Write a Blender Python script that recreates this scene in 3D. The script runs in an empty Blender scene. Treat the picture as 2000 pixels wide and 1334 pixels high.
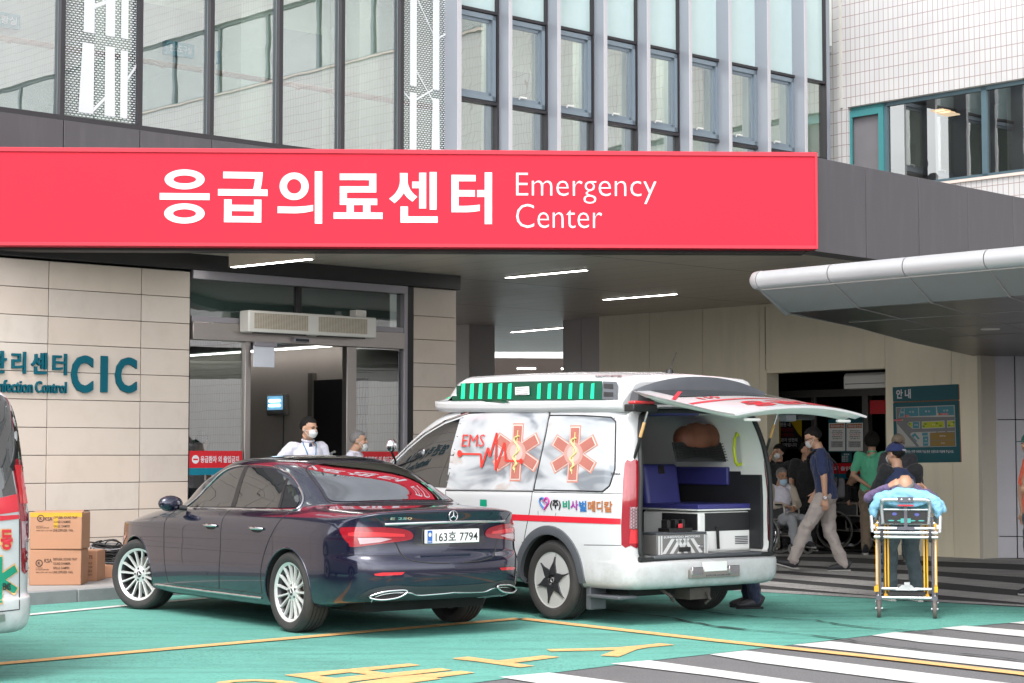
import bpy, bmesh, math, random
from mathutils import Vector, Matrix
from mathutils.bvhtree import BVHTree
from mathutils.geometry import tessellate_polygon
random.seed(7)
S = bpy.context.scene
COL = S.collection
R = math.radians
# ------------------------------------------------------------------ camera, sky, sun
F, HZ, CH = 3700.0, 885.0, 1.5
TH = math.atan((HZ - 667.0) / F)
CAM = Vector((0, 0, CH))
cam = bpy.data.cameras.new("camera"); camo = bpy.data.objects.new("camera", cam); COL.objects.link(camo)
cam.sensor_width = 36.0; cam.lens = F / 2000 * 36.0; cam.clip_start = 0.1; cam.clip_end = 1000
camo.location = CAM; camo.rotation_euler = (math.pi / 2 + TH, 0, 0)
S.camera = camo
SUN_EL, SUN_AZ = 58.0, 205.0        # azimuth clockwise from +Y (the view direction): behind, a little to the left
w = bpy.data.worlds.new("World"); S.world = w; w.use_nodes = True
nt = w.node_tree; nt.nodes.clear()
sky = nt.nodes.new('ShaderNodeTexSky'); sky.sky_type = 'NISHITA'; sky.sun_disc = False
sky.sun_elevation = R(SUN_EL); sky.sun_rotation = R(SUN_AZ)
sky.air_density = 1.0; sky.dust_density = 4.0; sky.ozone_density = 1.0
hsv = nt.nodes.new('ShaderNodeHueSaturation'); hsv.inputs['Saturation'].default_value = 0.16
hsv.inputs['Value'].default_value = 1.0
wtc = nt.nodes.new('ShaderNodeTexCoord'); wn = nt.nodes.new('ShaderNodeTexNoise')
wn.inputs['Scale'].default_value = 3.0; wn.inputs['Detail'].default_value = 6
wmap = nt.nodes.new('ShaderNodeMapping'); wmap.inputs['Scale'].default_value = (1, 1, 2.5)
wr = nt.nodes.new('ShaderNodeMapRange'); wr.inputs[1].default_value = .35; wr.inputs[2].default_value = .65
wr.inputs[3].default_value = 0.95; wr.inputs[4].default_value = 1.5
wmul = nt.nodes.new('ShaderNodeMixRGB'); wmul.blend_type = 'MULTIPLY'; wmul.inputs[0].default_value = 1
bg = nt.nodes.new('ShaderNodeBackground'); bg.inputs[1].default_value = 0.15
wo = nt.nodes.new('ShaderNodeOutputWorld')
L = nt.links.new
L(wtc.outputs['Generated'], wmap.inputs[0]); L(wmap.outputs[0], wn.inputs['Vector']); L(wn.outputs['Fac'], wr.inputs[0])
L(sky.outputs[0], hsv.inputs['Color']); L(hsv.outputs[0], wmul.inputs[1]); L(wr.outputs[0], wmul.inputs[2])
# hazy overcast: brighter towards the horizon
wsep = nt.nodes.new('ShaderNodeSeparateXYZ'); wel = nt.nodes.new('ShaderNodeMapRange'); wel.inputs[1].default_value = 0; wel.inputs[2].default_value = .8
wel.inputs[3].default_value = 1.95; wel.inputs[4].default_value = .68; wm2 = nt.nodes.new('ShaderNodeMixRGB'); wm2.blend_type = 'MULTIPLY'; wm2.inputs[0].default_value = 1
L(wtc.outputs['Generated'], wsep.inputs[0]); L(wsep.outputs['Z'], wel.inputs[0]); L(wmul.outputs[0], wm2.inputs[1]); L(wel.outputs[0], wm2.inputs[2])
L(wm2.outputs[0], bg.inputs[0]); L(bg.outputs[0], wo.inputs[0])
sl = bpy.data.lights.new("sun", 'SUN'); sl.energy = 0.7; sl.angle = R(25); sl.color = (1, .965, .92)
so = bpy.data.objects.new("sun", sl); COL.objects.link(so)
_az, _el = R(SUN_AZ), R(SUN_EL)
sd = Vector((math.sin(_az) * math.cos(_el), math.cos(_az) * math.cos(_el), math.sin(_el)))
so.rotation_euler = (-sd).to_track_quat('-Z', 'Y').to_euler(); so.location = sd * 60
S.view_settings.view_transform = 'Standard'; S.view_settings.look = 'None'
S.view_settings.exposure = 1.27; S.view_settings.gamma = 1; S.view_settings.use_curve_mapping = False
S.cycles.max_bounces = 8; S.cycles.glossy_bounces = 5; S.cycles.transparent_max_bounces = 12
S.cycles.transmission_bounces = 8; S.cycles.diffuse_bounces = 4
S.cycles.sample_clamp_indirect = 6.0; S.cycles.use_denoising = True

# ------------------------------------------------------------------ picture -> place
def ray(px, py):
    x = (px - 1000.0) / F; v = -(py - 667.0) / F
    return Vector((x, math.cos(TH) - v * math.sin(TH), math.sin(TH) + v * math.cos(TH)))
def G(px, py, z=0.0):
    d = ray(px, py); return CAM + d * ((z - CH) / d.z)
def onp(px, py, P, n):
    d = ray(px, py); return CAM + d * ((P - CAM).dot(n) / d.dot(n))
def atD(px, py, D):
    d = ray(px, py); return CAM + d * (D / d.y)

# ------------------------------------------------------------------ materials
MATS = {}
def _col(c):
    if isinstance(c, str):
        c = c.lstrip('#'); c = [int(c[i:i + 2], 16) / 255 for i in (0, 2, 4)]
        c = [(x / 12.92 if x <= .04045 else ((x + .055) / 1.055) ** 2.4) for x in c]
    return (c[0], c[1], c[2], 1)
def mat(name, color, rough=.5, metal=0., var=.06, scale=8., bump=0., bscale=60., coat=0., spec=.5, emit=0., alpha=None,
        trans=0., ior=1.5, dirt=0., dcol=(.05, .045, .04), dscale=1.5, aniso=None, sheen=0.):
    if name in MATS: return MATS[name]
    m = bpy.data.materials.new(name); m.use_nodes = True; MATS[name] = m
    t = m.node_tree; n = t.nodes; b = n['Principled BSDF']; l = t.links.new
    c = _col(color)
    b.inputs['Roughness'].default_value = rough; b.inputs['Metallic'].default_value = metal
    b.inputs['Specular IOR Level'].default_value = spec; b.inputs['IOR'].default_value = ior
    b.inputs['Coat Weight'].default_value = coat; b.inputs['Coat Roughness'].default_value = .02
    b.inputs['Transmission Weight'].default_value = trans
    b.inputs['Sheen Weight'].default_value = sheen
    tc = n.new('ShaderNodeTexCoord'); mp = n.new('ShaderNodeMapping'); l(tc.outputs['Object'], mp.inputs[0])
    if aniso: mp.inputs['Scale'].default_value = aniso
    no = n.new('ShaderNodeTexNoise'); no.inputs['Scale'].default_value = scale; no.inputs['Detail'].default_value = 5
    l(mp.outputs[0], no.inputs['Vector'])
    mx = n.new('ShaderNodeMixRGB'); mx.inputs[1].default_value = tuple(max(0, x * (1 - var)) for x in c[:3]) + (1,)
    mx.inputs[2].default_value = tuple(min(1, x * (1 + var)) for x in c[:3]) + (1,)
    l(no.outputs['Fac'], mx.inputs[0]); out = mx.outputs[0]
    if dirt:
        n2 = n.new('ShaderNodeTexNoise'); n2.inputs['Scale'].default_value = dscale; n2.inputs['Detail'].default_value = 8
        n2.inputs['Roughness'].default_value = .65
        l(mp.outputs[0], n2.inputs['Vector'])
        r = n.new('ShaderNodeMapRange'); r.inputs[1].default_value = .5; r.inputs[2].default_value = .75
        r.inputs[3].default_value = 0; r.inputs[4].default_value = dirt; l(n2.outputs['Fac'], r.inputs[0])
        m2 = n.new('ShaderNodeMixRGB'); l(r.outputs[0], m2.inputs[0]); l(out, m2.inputs[1]); m2.inputs[2].default_value = _col(dcol)
        out = m2.outputs[0]
    l(out, b.inputs['Base Color'])
    if rough > .05:
        rr = n.new('ShaderNodeMapRange'); rr.inputs[3].default_value = max(.02, rough * .85); rr.inputs[4].default_value = min(1, rough * 1.15)
        l(no.outputs['Fac'], rr.inputs[0]); l(rr.outputs[0], b.inputs['Roughness'])
    if bump:
        nb = n.new('ShaderNodeTexNoise'); nb.inputs['Scale'].default_value = bscale; nb.inputs['Detail'].default_value = 3
        l(mp.outputs[0], nb.inputs['Vector'])
        bp = n.new('ShaderNodeBump'); bp.inputs['Strength'].default_value = bump; bp.inputs['Distance'].default_value = .01
        l(nb.outputs['Fac'], bp.inputs['Height']); l(bp.outputs[0], b.inputs['Normal'])
    if emit:
        b.inputs['Emission Color'].default_value = c; b.inputs['Emission Strength'].default_value = emit
    return m
def glass(name, tint=(.75, .85, .82), refl=.3, rough=.0, dark=1.0, grey=0., ripple=0.):
    """thin pane: clear tinted transmission mixed with a mirror reflection that grows at grazing angles"""
    if name in MATS: return MATS[name]
    m = bpy.data.materials.new(name); m.use_nodes = True; MATS[name] = m
    t = m.node_tree; n = t.nodes; l = t.links.new; n.clear()
    o = n.new('ShaderNodeOutputMaterial'); mx = n.new('ShaderNodeMixShader')
    tr = n.new('ShaderNodeBsdfTransparent'); tr.inputs[0].default_value = tuple(x * dark for x in tint) + (1,)
    gl = n.new('ShaderNodeBsdfGlossy'); gl.inputs['Roughness'].default_value = rough; gl.inputs[0].default_value = (.95, .97, .96, 1)
    lw = n.new('ShaderNodeLayerWeight'); lw.inputs[0].default_value = .25
    r = n.new('ShaderNodeMapRange'); r.inputs[3].default_value = refl; r.inputs[4].default_value = 1.0
    l(lw.outputs['Fresnel'], r.inputs[0]); l(r.outputs[0], mx.inputs[0])
    if ripple:
        tc = n.new('ShaderNodeTexCoord'); no = n.new('ShaderNodeTexNoise'); no.inputs['Scale'].default_value = 1.6
        bp = n.new('ShaderNodeBump'); bp.inputs['Strength'].default_value = ripple; bp.inputs['Distance'].default_value = .02
        l(tc.outputs['Object'], no.inputs['Vector']); l(no.outputs['Fac'], bp.inputs['Height']); l(bp.outputs[0], gl.inputs['Normal'])
    if grey:
        df = n.new('ShaderNodeBsdfDiffuse'); df.inputs[0].default_value = tuple(x * .8 for x in tint) + (1,)
        m2 = n.new('ShaderNodeMixShader'); m2.inputs[0].default_value = grey
        l(tr.outputs[0], m2.inputs[1]); l(df.outputs[0], m2.inputs[2]); l(m2.outputs[0], mx.inputs[1])
    else: l(tr.outputs[0], mx.inputs[1])
    l(gl.outputs[0], mx.inputs[2]); l(mx.outputs[0], o.inputs[0])
    return m
def brickmat(name, c1, c2, mortar, bw, bh, ms, rough=.25, axes='xz', bump=.3):
    m = bpy.data.materials.new(name); m.use_nodes = True; MATS[name] = m
    t = m.node_tree; n = t.nodes; l = t.links.new; b = n['Principled BSDF']
    tc = n.new('ShaderNodeTexCoord'); sp = n.new('ShaderNodeSeparateXYZ'); cb = n.new('ShaderNodeCombineXYZ')
    l(tc.outputs['Object'], sp.inputs[0]); l(sp.outputs['X' if axes[0] == 'x' else 'Y'], cb.inputs[0]); l(sp.outputs['Z' if axes[1] == 'z' else 'Y'], cb.inputs[1])
    br = n.new('ShaderNodeTexBrick'); br.offset = 0; br.squash = 1
    br.inputs['Scale'].default_value = 1; br.inputs['Brick Width'].default_value = bw; br.inputs['Row Height'].default_value = bh
    br.inputs['Mortar Size'].default_value = ms; br.inputs['Mortar Smooth'].default_value = .1
    br.inputs['Color1'].default_value = _col(c1); br.inputs['Color2'].default_value = _col(c2); br.inputs['Mortar'].default_value = _col(mortar)
    l(cb.outputs[0], br.inputs['Vector'])
    no = n.new('ShaderNodeTexNoise'); no.inputs['Scale'].default_value = .8; no.inputs['Detail'].default_value = 6; l(tc.outputs['Object'], no.inputs['Vector'])
    r = n.new('ShaderNodeMapRange'); r.inputs[3].default_value = .86; r.inputs[4].default_value = 1.08; l(no.outputs['Fac'], r.inputs[0])
    mx = n.new('ShaderNodeMixRGB'); mx.blend_type = 'MULTIPLY'; mx.inputs[0].default_value = 1; l(br.outputs['Color'], mx.inputs[1]); l(r.outputs[0], mx.inputs[2])
    l(mx.outputs[0], b.inputs['Base Color']); b.inputs['Roughness'].default_value = rough
    bp = n.new('ShaderNodeBump'); bp.inputs['Strength'].default_value = bump; bp.inputs['Distance'].default_value = .004; bp.invert = True
    l(br.outputs['Fac'], bp.inputs['Height']); l(bp.outputs[0], b.inputs['Normal'])
    return m

# ------------------------------------------------------------------ geometry collector
class MB:
    def __init__(s): s.v = []; s.f = []; s.m = []
    def add(s, vs, fs, m=0, X=None):
        o = len(s.v)
        s.v += [tuple(X @ Vector(p)) if X is not None else tuple(p) for p in vs]
        for i, f in enumerate(fs):
            s.f.append(tuple(k + o for k in f)); s.m.append(m[i] if isinstance(m, (list, tuple)) else m)
        return s
    def box(s, x0, x1, y0, y1, z0, z1, m=0, X=None):
        vs = [(x, y, z) for z in (z0, z1) for y in (y0, y1) for x in (x0, x1)]
        return s.add(vs, [(0, 2, 3, 1), (4, 5, 7, 6), (0, 1, 5, 4), (2, 6, 7, 3), (0, 4, 6, 2), (1, 3, 7, 5)], m, X)
    def quad(s, a, b, c, d, m=0): return s.add([a, b, c, d], [(0, 1, 2, 3)], m)
    def loft(s, rings, m=0, cap=True, closed=True):
        n = len(rings[0]); vs = [p for r in rings for p in r]; fs = []
        for i in range(len(rings) - 1):
            for k in range(n if closed else n - 1):
                a = i * n + k; b = i * n + (k + 1) % n
                fs.append((a, b, b + n, a + n))
        if cap and closed:
            fs.append(tuple(range(n - 1, -1, -1))); fs.append(tuple((len(rings) - 1) * n + k for k in range(n)))
        return s.add(vs, fs, m)
    def tube(s, pts, r, seg=8, m=0, cap=True, closed=False):
        pts = [Vector(p) for p in pts]; n = len(pts); rs = r if isinstance(r, (list, tuple)) else [r] * n
        rings = []; prev = None
        for i, p in enumerate(pts):
            if closed: d = pts[(i + 1) % n] - pts[i - 1]
            else: d = pts[min(i + 1, n - 1)] - pts[max(i - 1, 0)]
            d = d.normalized() if d.length > 1e-9 else Vector((0, 0, 1))
            if prev is None:
                a = Vector((0, 0, 1)) if abs(d.z) < .9 else Vector((1, 0, 0)); u = d.cross(a).normalized()
            else: u = (prev - d * prev.dot(d)); u = u.normalized() if u.length > 1e-6 else d.orthogonal().normalized()
            prev = u; v = d.cross(u)
            rings.append([p + (u * math.cos(t) + v * math.sin(t)) * rs[i] for t in (2 * math.pi * k / seg for k in range(seg))])
        if closed: rings.append(rings[0]); cap = False
        return s.loft(rings, m, cap)
    def cyl(s, a, b, r, seg=16, m=0, r2=None): return s.tube([a, b], [r, r if r2 is None else r2], seg, m)
    def lathe(s, prof, X, seg=32, m=0):
        """prof: (radius, height) list turned about local z; X places it. m may be a list per profile span"""
        rings = [[(r * math.cos(t), r * math.sin(t), h) for t in (2 * math.pi * k / seg for k in range(seg))] for r, h in prof]
        n = seg
        for i in range(len(rings) - 1):
            s.add(rings[i] + rings[i + 1], [(k, (k + 1) % n, n + (k + 1) % n, n + k) for k in range(n)], m[i] if isinstance(m, (list, tuple)) else m, X)
        return s
    def ell(s, c, r, seg=16, m=0, X=None):
        c = Vector(c); r = (r, r, r) if not isinstance(r, (list, tuple)) else r
        vs = []; fs = []; nr = max(6, seg // 2)
        for i in range(nr + 1):
            a = math.pi * i / nr
            for k in range(seg):
                t = 2 * math.pi * k / seg
                vs.append((c.x + r[0] * math.sin(a) * math.cos(t), c.y + r[1] * math.sin(a) * math.sin(t), c.z + r[2] * math.cos(a)))
        for i in range(nr):
            for k in range(seg):
                a = i * seg + k; b = i * seg + (k + 1) % seg
                if i == 0: fs.append((a, a + seg, b + seg))
                elif i == nr - 1: fs.append((a, a + seg, b))
                else: fs.append((a, a + seg, b + seg, b))
        return s.add(vs, fs, m, X)
    def poly(s, loops, fm, m=0, depth=None):
        """2D outline (first loop) with holes -> faces through fm(u,v,w)"""
        if not isinstance(loops[0][0], (list, tuple, Vector)): loops = [loops]
        L3 = [[Vector((p[0], p[1], 0)) for p in lp] for lp in loops]
        tri = tessellate_polygon(L3); flat = [p for lp in loops for p in lp]
        if depth is None: return s.add([fm(p[0], p[1], 0) for p in flat], [tuple(t) for t in tri], m)
        n = len(flat); vs = [fm(p[0], p[1], depth) for p in flat] + [fm(p[0], p[1], 0) for p in flat]
        fs = [tuple(t) for t in tri] + [tuple(n + k for k in reversed(t)) for t in tri]; o = 0
        for lp in loops:
            k = len(lp)
            for i in range(k): fs.append((o + i, o + (i + 1) % k, n + o + (i + 1) % k, n + o + i))
            o += k
        return s.add(vs, fs, m)
    def build(s, name, mats, parent=None, smooth=None, bevel=0, loc=None, fix=True, bseg=2):
        me = bpy.data.meshes.new(name); me.from_pydata(s.v, [], s.f)
        ms = mats if isinstance(mats, (list, tuple)) else [mats]
        for x in ms: me.materials.append(x)
        me.polygons.foreach_set('material_index', [min(k, len(ms) - 1) for k in s.m])
        bm = bmesh.new(); bm.from_mesh(me)
        if fix:
            bmesh.ops.remove_doubles(bm, verts=bm.verts, dist=1e-5); bmesh.ops.recalc_face_normals(bm, faces=bm.faces)
        bm.to_mesh(me); bm.free()
        if smooth:
            me.polygons.foreach_set('use_smooth', [True] * len(me.polygons)); me.set_sharp_from_angle(angle=R(smooth))
        o = bpy.data.objects.new(name, me); COL.objects.link(o)
        if parent is not None: o.parent = parent
        if loc is not None: o.location = loc
        if bevel:
            bv = o.modifiers.new('bevel', 'BEVEL'); bv.width = bevel; bv.segments = bseg; bv.limit_method = 'ANGLE'; bv.angle_limit = R(40)
            bv.harden_normals = False
            if not smooth:
                me.polygons.foreach_set('use_smooth', [True] * len(me.polygons)); me.set_sharp_from_angle(angle=R(30))
        return o
def tag(o, label=None, cat=None, group=None, kind=None):
    if label: o['label'] = label
    if cat: o['category'] = cat
    if group: o['group'] = group
    if kind: o['kind'] = kind
    return o
def thing(name, label, cat, loc=(0, 0, 0), yaw=0., group=None, scale=None):
    o = bpy.data.objects.new(name, None); COL.objects.link(o); o.empty_display_size = .2
    o.location = loc; o.rotation_euler = (0, 0, yaw)
    return tag(o, label, cat, group)
def copytree(o, parent=None):
    c = o.copy(); COL.objects.link(c)
    if parent is not None: c.parent = parent
    for ch in list(o.children): copytree(ch, c)
    return c
_TX = {}
def textgeo(s, bold=0., ext=0., res=3):
    k = (s, bold, ext, res)
    if k in _TX: return _TX[k]
    c = bpy.data.curves.new('t', 'FONT'); c.body = s; c.size = 1; c.resolution_u = res; c.offset = bold; c.extrude = ext; c.fill_mode = 'FRONT' if not ext else 'BOTH'
    o = bpy.data.objects.new('t', c); COL.objects.link(o)
    me = bpy.data.meshes.new_from_object(o.evaluated_get(bpy.context.evaluated_depsgraph_get()))
    vs = [tuple(v.co) for v in me.vertices]; fs = [tuple(p.vertices) for p in me.polygons]
    bpy.data.objects.remove(o); bpy.data.curves.remove(c); bpy.data.meshes.remove(me)
    xs = [p[0] for p in vs]; ys = [p[1] for p in vs]; x0, x1, y0, y1 = min(xs), max(xs), min(ys), max(ys)
    _TX[k] = ([((p[0] - x0) / (x1 - x0), (p[1] - y0) / (y1 - y0), p[2]) for p in vs], fs, (x1 - x0) / (y1 - y0))
    return _TX[k]
def text(mb, s, fm, m=0, bold=0., ext=0., res=3):
    """letters stretched over the unit square, placed by fm(u,v,w)"""
    vs, fs, _ = textgeo(s, bold, ext, res); return mb.add([fm(*p) for p in vs], fs, m)
def rectmap(x0, x1, z0, z1, y=0., d=1.):
    return lambda u, v, w=0: (x0 + (x1 - x0) * u, y - w * d, z0 + (z1 - z0) * v)
def ring(cx, cy, rx, ry, n=40, a0=0): return [(cx + rx * math.cos(a0 + 2 * math.pi * k / n), cy + ry * math.sin(a0 + 2 * math.pi * k / n)) for k in range(n)]
def lerp(a, b, t): return a + (b - a) * t
# ================================================================== SETTING
WY = R(42.5); W0 = Vector((-4.7, 21.5, 0))
u1 = Vector((math.cos(WY), math.sin(WY), 0)); nin = Vector((-math.sin(WY), math.cos(WY), 0))
def WL(px, py, off=0.):
    p = onp(px, py, W0 + nin * off, nin); return ((p - W0).dot(u1), p.z)
def WT(px, off=0.): return WL(px, 885, off)[0]
u2 = Vector((math.cos(R(-47.5)), math.sin(R(-47.5)), 0)); n2 = Vector((-u2.y, u2.x, 0))

# ---- materials
M_asph = mat('asphalt', (.125, .122, .126), .9, var=.8, scale=60, bump=.5, bscale=300, dirt=.35, dcol=(.05, .05, .052), dscale=.6)
M_asphd = mat('asphalt_dark', (.04, .038, .04), .85, var=.3, scale=220, bump=.4, bscale=300, dirt=.3, dcol=(.09, .085, .085), dscale=.8)
def roadpaint(name, c, wear=.5, wcol=(.09, .09, .095), var=.07, speck=.5):
    m = mat(name, c, .75, var=var, scale=1.2, bump=.35, bscale=260, dirt=wear * .6, dcol=tuple(x * .5 for x in _col(c)[:3]), dscale=.9)
    t = m.node_tree; n = t.nodes; l = t.links.new; b = n['Principled BSDF']; src = b.inputs['Base Color'].links[0].from_socket
    tc = n.new('ShaderNodeTexCoord'); no = n.new('ShaderNodeTexNoise'); no.inputs['Scale'].default_value = 42; no.inputs['Detail'].default_value = 5
    no2 = n.new('ShaderNodeTexNoise'); no2.inputs['Scale'].default_value = .7; no2.inputs['Detail'].default_value = 6
    l(tc.outputs['Object'], no.inputs['Vector']); l(tc.outputs['Object'], no2.inputs['Vector'])
    ad = n.new('ShaderNodeMath'); ad.operation = 'MULTIPLY_ADD'; l(no2.outputs['Fac'], ad.inputs[0]); ad.inputs[1].default_value = .35; l(no.outputs['Fac'], ad.inputs[2])
    r = n.new('ShaderNodeMapRange'); r.inputs[1].default_value = .745; r.inputs[2].default_value = .84; r.inputs[4].default_value = speck; l(ad.outputs[0], r.inputs[0])
    mx = n.new('ShaderNodeMixRGB'); l(r.outputs[0], mx.inputs[0]); l(src, mx.inputs[1]); mx.inputs[2].default_value = _col(wcol)
    m3 = n.new('ShaderNodeMapping'); m3.inputs['Rotation'].default_value = (0, 0, .6); m3.inputs['Scale'].default_value = (.5, 4.5, 1); l(tc.outputs['Object'], m3.inputs[0])
    n3 = n.new('ShaderNodeTexNoise'); n3.inputs['Scale'].default_value = 1.3; n3.inputs['Detail'].default_value = 7; n3.inputs['Roughness'].default_value = .7; l(m3.outputs[0], n3.inputs['Vector'])
    r3 = n.new('ShaderNodeMapRange'); r3.inputs[1].default_value = .50; r3.inputs[2].default_value = .74; r3.inputs[4].default_value = .8 * wear; l(n3.outputs['Fac'], r3.inputs[0])
    m4 = n.new('ShaderNodeMixRGB'); l(r3.outputs[0], m4.inputs[0]); l(mx.outputs[0], m4.inputs[1]); m4.inputs[2].default_value = _col(wcol)
    n5 = n.new('ShaderNodeTexNoise'); n5.inputs['Scale'].default_value = 16; n5.inputs['Detail'].default_value = 6; l(tc.outputs['Object'], n5.inputs['Vector'])
    r5 = n.new('ShaderNodeMapRange'); r5.inputs[3].default_value = .8; r5.inputs[4].default_value = 1.2; l(n5.outputs['Fac'], r5.inputs[0])
    m5 = n.new('ShaderNodeMixRGB'); m5.blend_type = 'MULTIPLY'; m5.inputs[0].default_value = 1; l(m4.outputs[0], m5.inputs[1]); l(r5.outputs[0], m5.inputs[2]); l(m5.outputs[0], b.inputs['Base Color'])
    return m
M_green = roadpaint('green_paint', (.098, .315, .262), .8, (.02, .09, .075))
M_white = roadpaint('white_paint', (.56, .56, .545), .5, (.2, .2, .2), .04)
M_whited = roadpaint('worn_white_paint', (.36, .35, .34), 1.0, (.12, .12, .12), .12, .7)
M_yel = roadpaint('yellow_paint', (.66, .38, .15), .5, (.3, .2, .1), .06)
M_crack = mat('crack', (.012, .02, .018), .9)
M_pave = mat('paving', (.30, .29, .285), .8, var=.12, scale=20, bump=.3, bscale=150, dirt=.4, dcol=(.14, .13, .125), dscale=1.2)
M_kerb = mat('granite', (.26, .26, .265), .75, var=.35, scale=160, bump=.3, bscale=220, dirt=.4, dcol=(.1, .1, .1), dscale=2)
M_cream = mat('cream_cladding', (.545, .466, .402), .45, var=.06, scale=1.4, dirt=.18, dcol=(.33, .27, .2), dscale=3.0)
M_gap = mat('joint_dark', (.02, .018, .018), .8)
M_black = mat('black_trim', (.012, .011, .012), .45, var=.2)
M_fascia = mat('fascia_panel', (.074, .069, .076), .42, metal=.15, var=.07, scale=2.0, dirt=.12, dcol=(.2, .19, .2), dscale=2, aniso=(4, 4, .5))
M_soffit = mat('soffit_panel', (.60, .53, .46), .4, metal=.15, var=.05, scale=1.0)
M_steel = mat('brushed_steel', (.36, .33, .31), .32, metal=.9, var=.15, scale=30, aniso=(.3, 1, 14))
M_alu = mat('grey_aluminium', (.30, .285, .31), .38, metal=.5, var=.05)
M_finm = mat('fin_metal', (.275, .295, .335), .4, metal=.35, var=.04, scale=3)
M_finl = mat('fin_edge', (.44, .435, .46), .4, metal=.1, var=.03)
M_mull = mat('mullion', (.035, .032, .036), .4, metal=.3)
M_wframe = mat('window_frame', (.19, .235, .275), .4, metal=.2)
M_glass = glass('facade_glass', (.84, .93, .89), .42, ripple=.02)
M_glassf = glass('film_glass', (.5, .56, .54), .16, ripple=.02)
M_glassb = glass('facade_glass_wavy', (.80, .90, .85), .36, ripple=.09)
M_glassd = glass('door_glass', (.5, .58, .54), .26, ripple=.025)
M_frost = mat('frosted_spandrel', (.44, .56, .56), .06, var=.04, spec=.9, coat=.3)
M_inw = mat('interior_wall', (.55, .62, .55), .7, var=.05); M_inc = mat('interior_ceiling', (.7, .74, .7), .8)
M_inf = mat('interior_floor', (.35, .36, .34), .4); M_wood = mat('handrail_wood', (.33, .2, .13), .4)
M_lamp = mat('lamp', (1, .98, .94), .5, emit=9.0); M_lamps = mat('lamp_soft', (1, .97, .92), .5, emit=5.0)
M_plainw = mat('white_panel', (.72, .72, .7), .5, var=.03)
M_sign = mat('red_sign', (.55, .016, .037), .55, spec=.2, var=.05, scale=.6, dirt=.05, dcol=(.5, .04, .07))
M_signe = mat('red_sign_edge', (.48, .03, .05), .5, spec=.3)
M_letter = mat('sign_letter', (.62, .61, .64), .5, var=.015)
M_teal = mat('teal_letter', (.0, .085, .12), .6, spec=.2); M_tealp = mat('teal_plate', (.008, .085, .105), .45, var=.05)
M_beige = mat('beige_panel', (.80, .725, .56), .55, var=.04, scale=1.5, dirt=.12, dcol=(.2, .18, .12), dscale=1.2, aniso=(3, 3, .4))
M_gwall = mat('grey_wall_panel', (.48, .465, .50), .5, var=.05, scale=1.5, dirt=.1, dcol=(.12, .12, .13), dscale=2)
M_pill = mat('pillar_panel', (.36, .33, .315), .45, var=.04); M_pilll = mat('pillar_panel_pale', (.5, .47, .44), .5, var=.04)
M_silver = mat('silver_cladding', (.40, .40, .41), .4, metal=.4, var=.08, scale=3, dirt=.15, dcol=(.3, .3, .3))
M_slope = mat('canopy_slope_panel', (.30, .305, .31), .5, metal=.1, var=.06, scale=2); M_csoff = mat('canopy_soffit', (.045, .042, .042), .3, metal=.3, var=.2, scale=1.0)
M_jnt = mat('pale_joint', (.35, .33, .32), .6)
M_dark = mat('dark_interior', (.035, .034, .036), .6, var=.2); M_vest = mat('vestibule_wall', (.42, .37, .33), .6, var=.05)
M_tile = brickmat('white_tile', (.45, .445, .445), (.42, .415, .42), (.26, .205, .195), .0945, .192, .0062, bump=.12)
M_tframe = mat('teal_frame', (.035, .17, .18), .45, var=.1); M_winglass = glass('dark_window_glass', (.32, .32, .31), .2, ripple=.05)
M_screen = mat('insect_screen', (.12, .115, .125), .7, var=.12, scale=4)
M_conc = mat('concrete', (.42, .41, .38), .8, var=.1)

# ---- ground
def sheet(name, loops, z, m, kind='structure', parent=None):
    mb = MB()
    for lp in loops: mb.poly([(p.x, p.y) for p in lp], lambda u, v, w: (u, v, z))
    o = mb.build(name, m, parent, fix=True)
    for p in o.data.polygons:
        if p.normal.z < 0: p.flip()
    return tag(o, kind=kind)
mb = MB(); mb.quad((-300, -200, 0), (300, -200, 0), (300, 400, 0), (-300, 400, 0)); tag(mb.build('ground', M_asph), kind='structure')
def pxz(lst, z=0): return [G(x, y, z) for x, y in lst]
kd = Vector((.67, .743, 0)).normalized(); k0 = G(51.6, 1183.6); kn = Vector((-kd.y, kd.x, 0))
gl0 = k0 - kd * 9; gl1 = k0 + kd * 5.6
greenB = [gl0 - kn * 9, Vector((-1.5, 10.9, 0))] + pxz([(930, 1334), (1000, 1325), (1270, 1291.5), (1550, 1260), (1750, 1236), (2000, 1215), (2300, 1196)])
greenT = pxz([(2300, 1203), (2000, 1187), (1700, 1169.5), (1480, 1157)])
lastd = (greenT[3] - greenT[1]).normalized()
greenL = [greenT[3] + lastd * 4.5, gl1, gl0]
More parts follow.
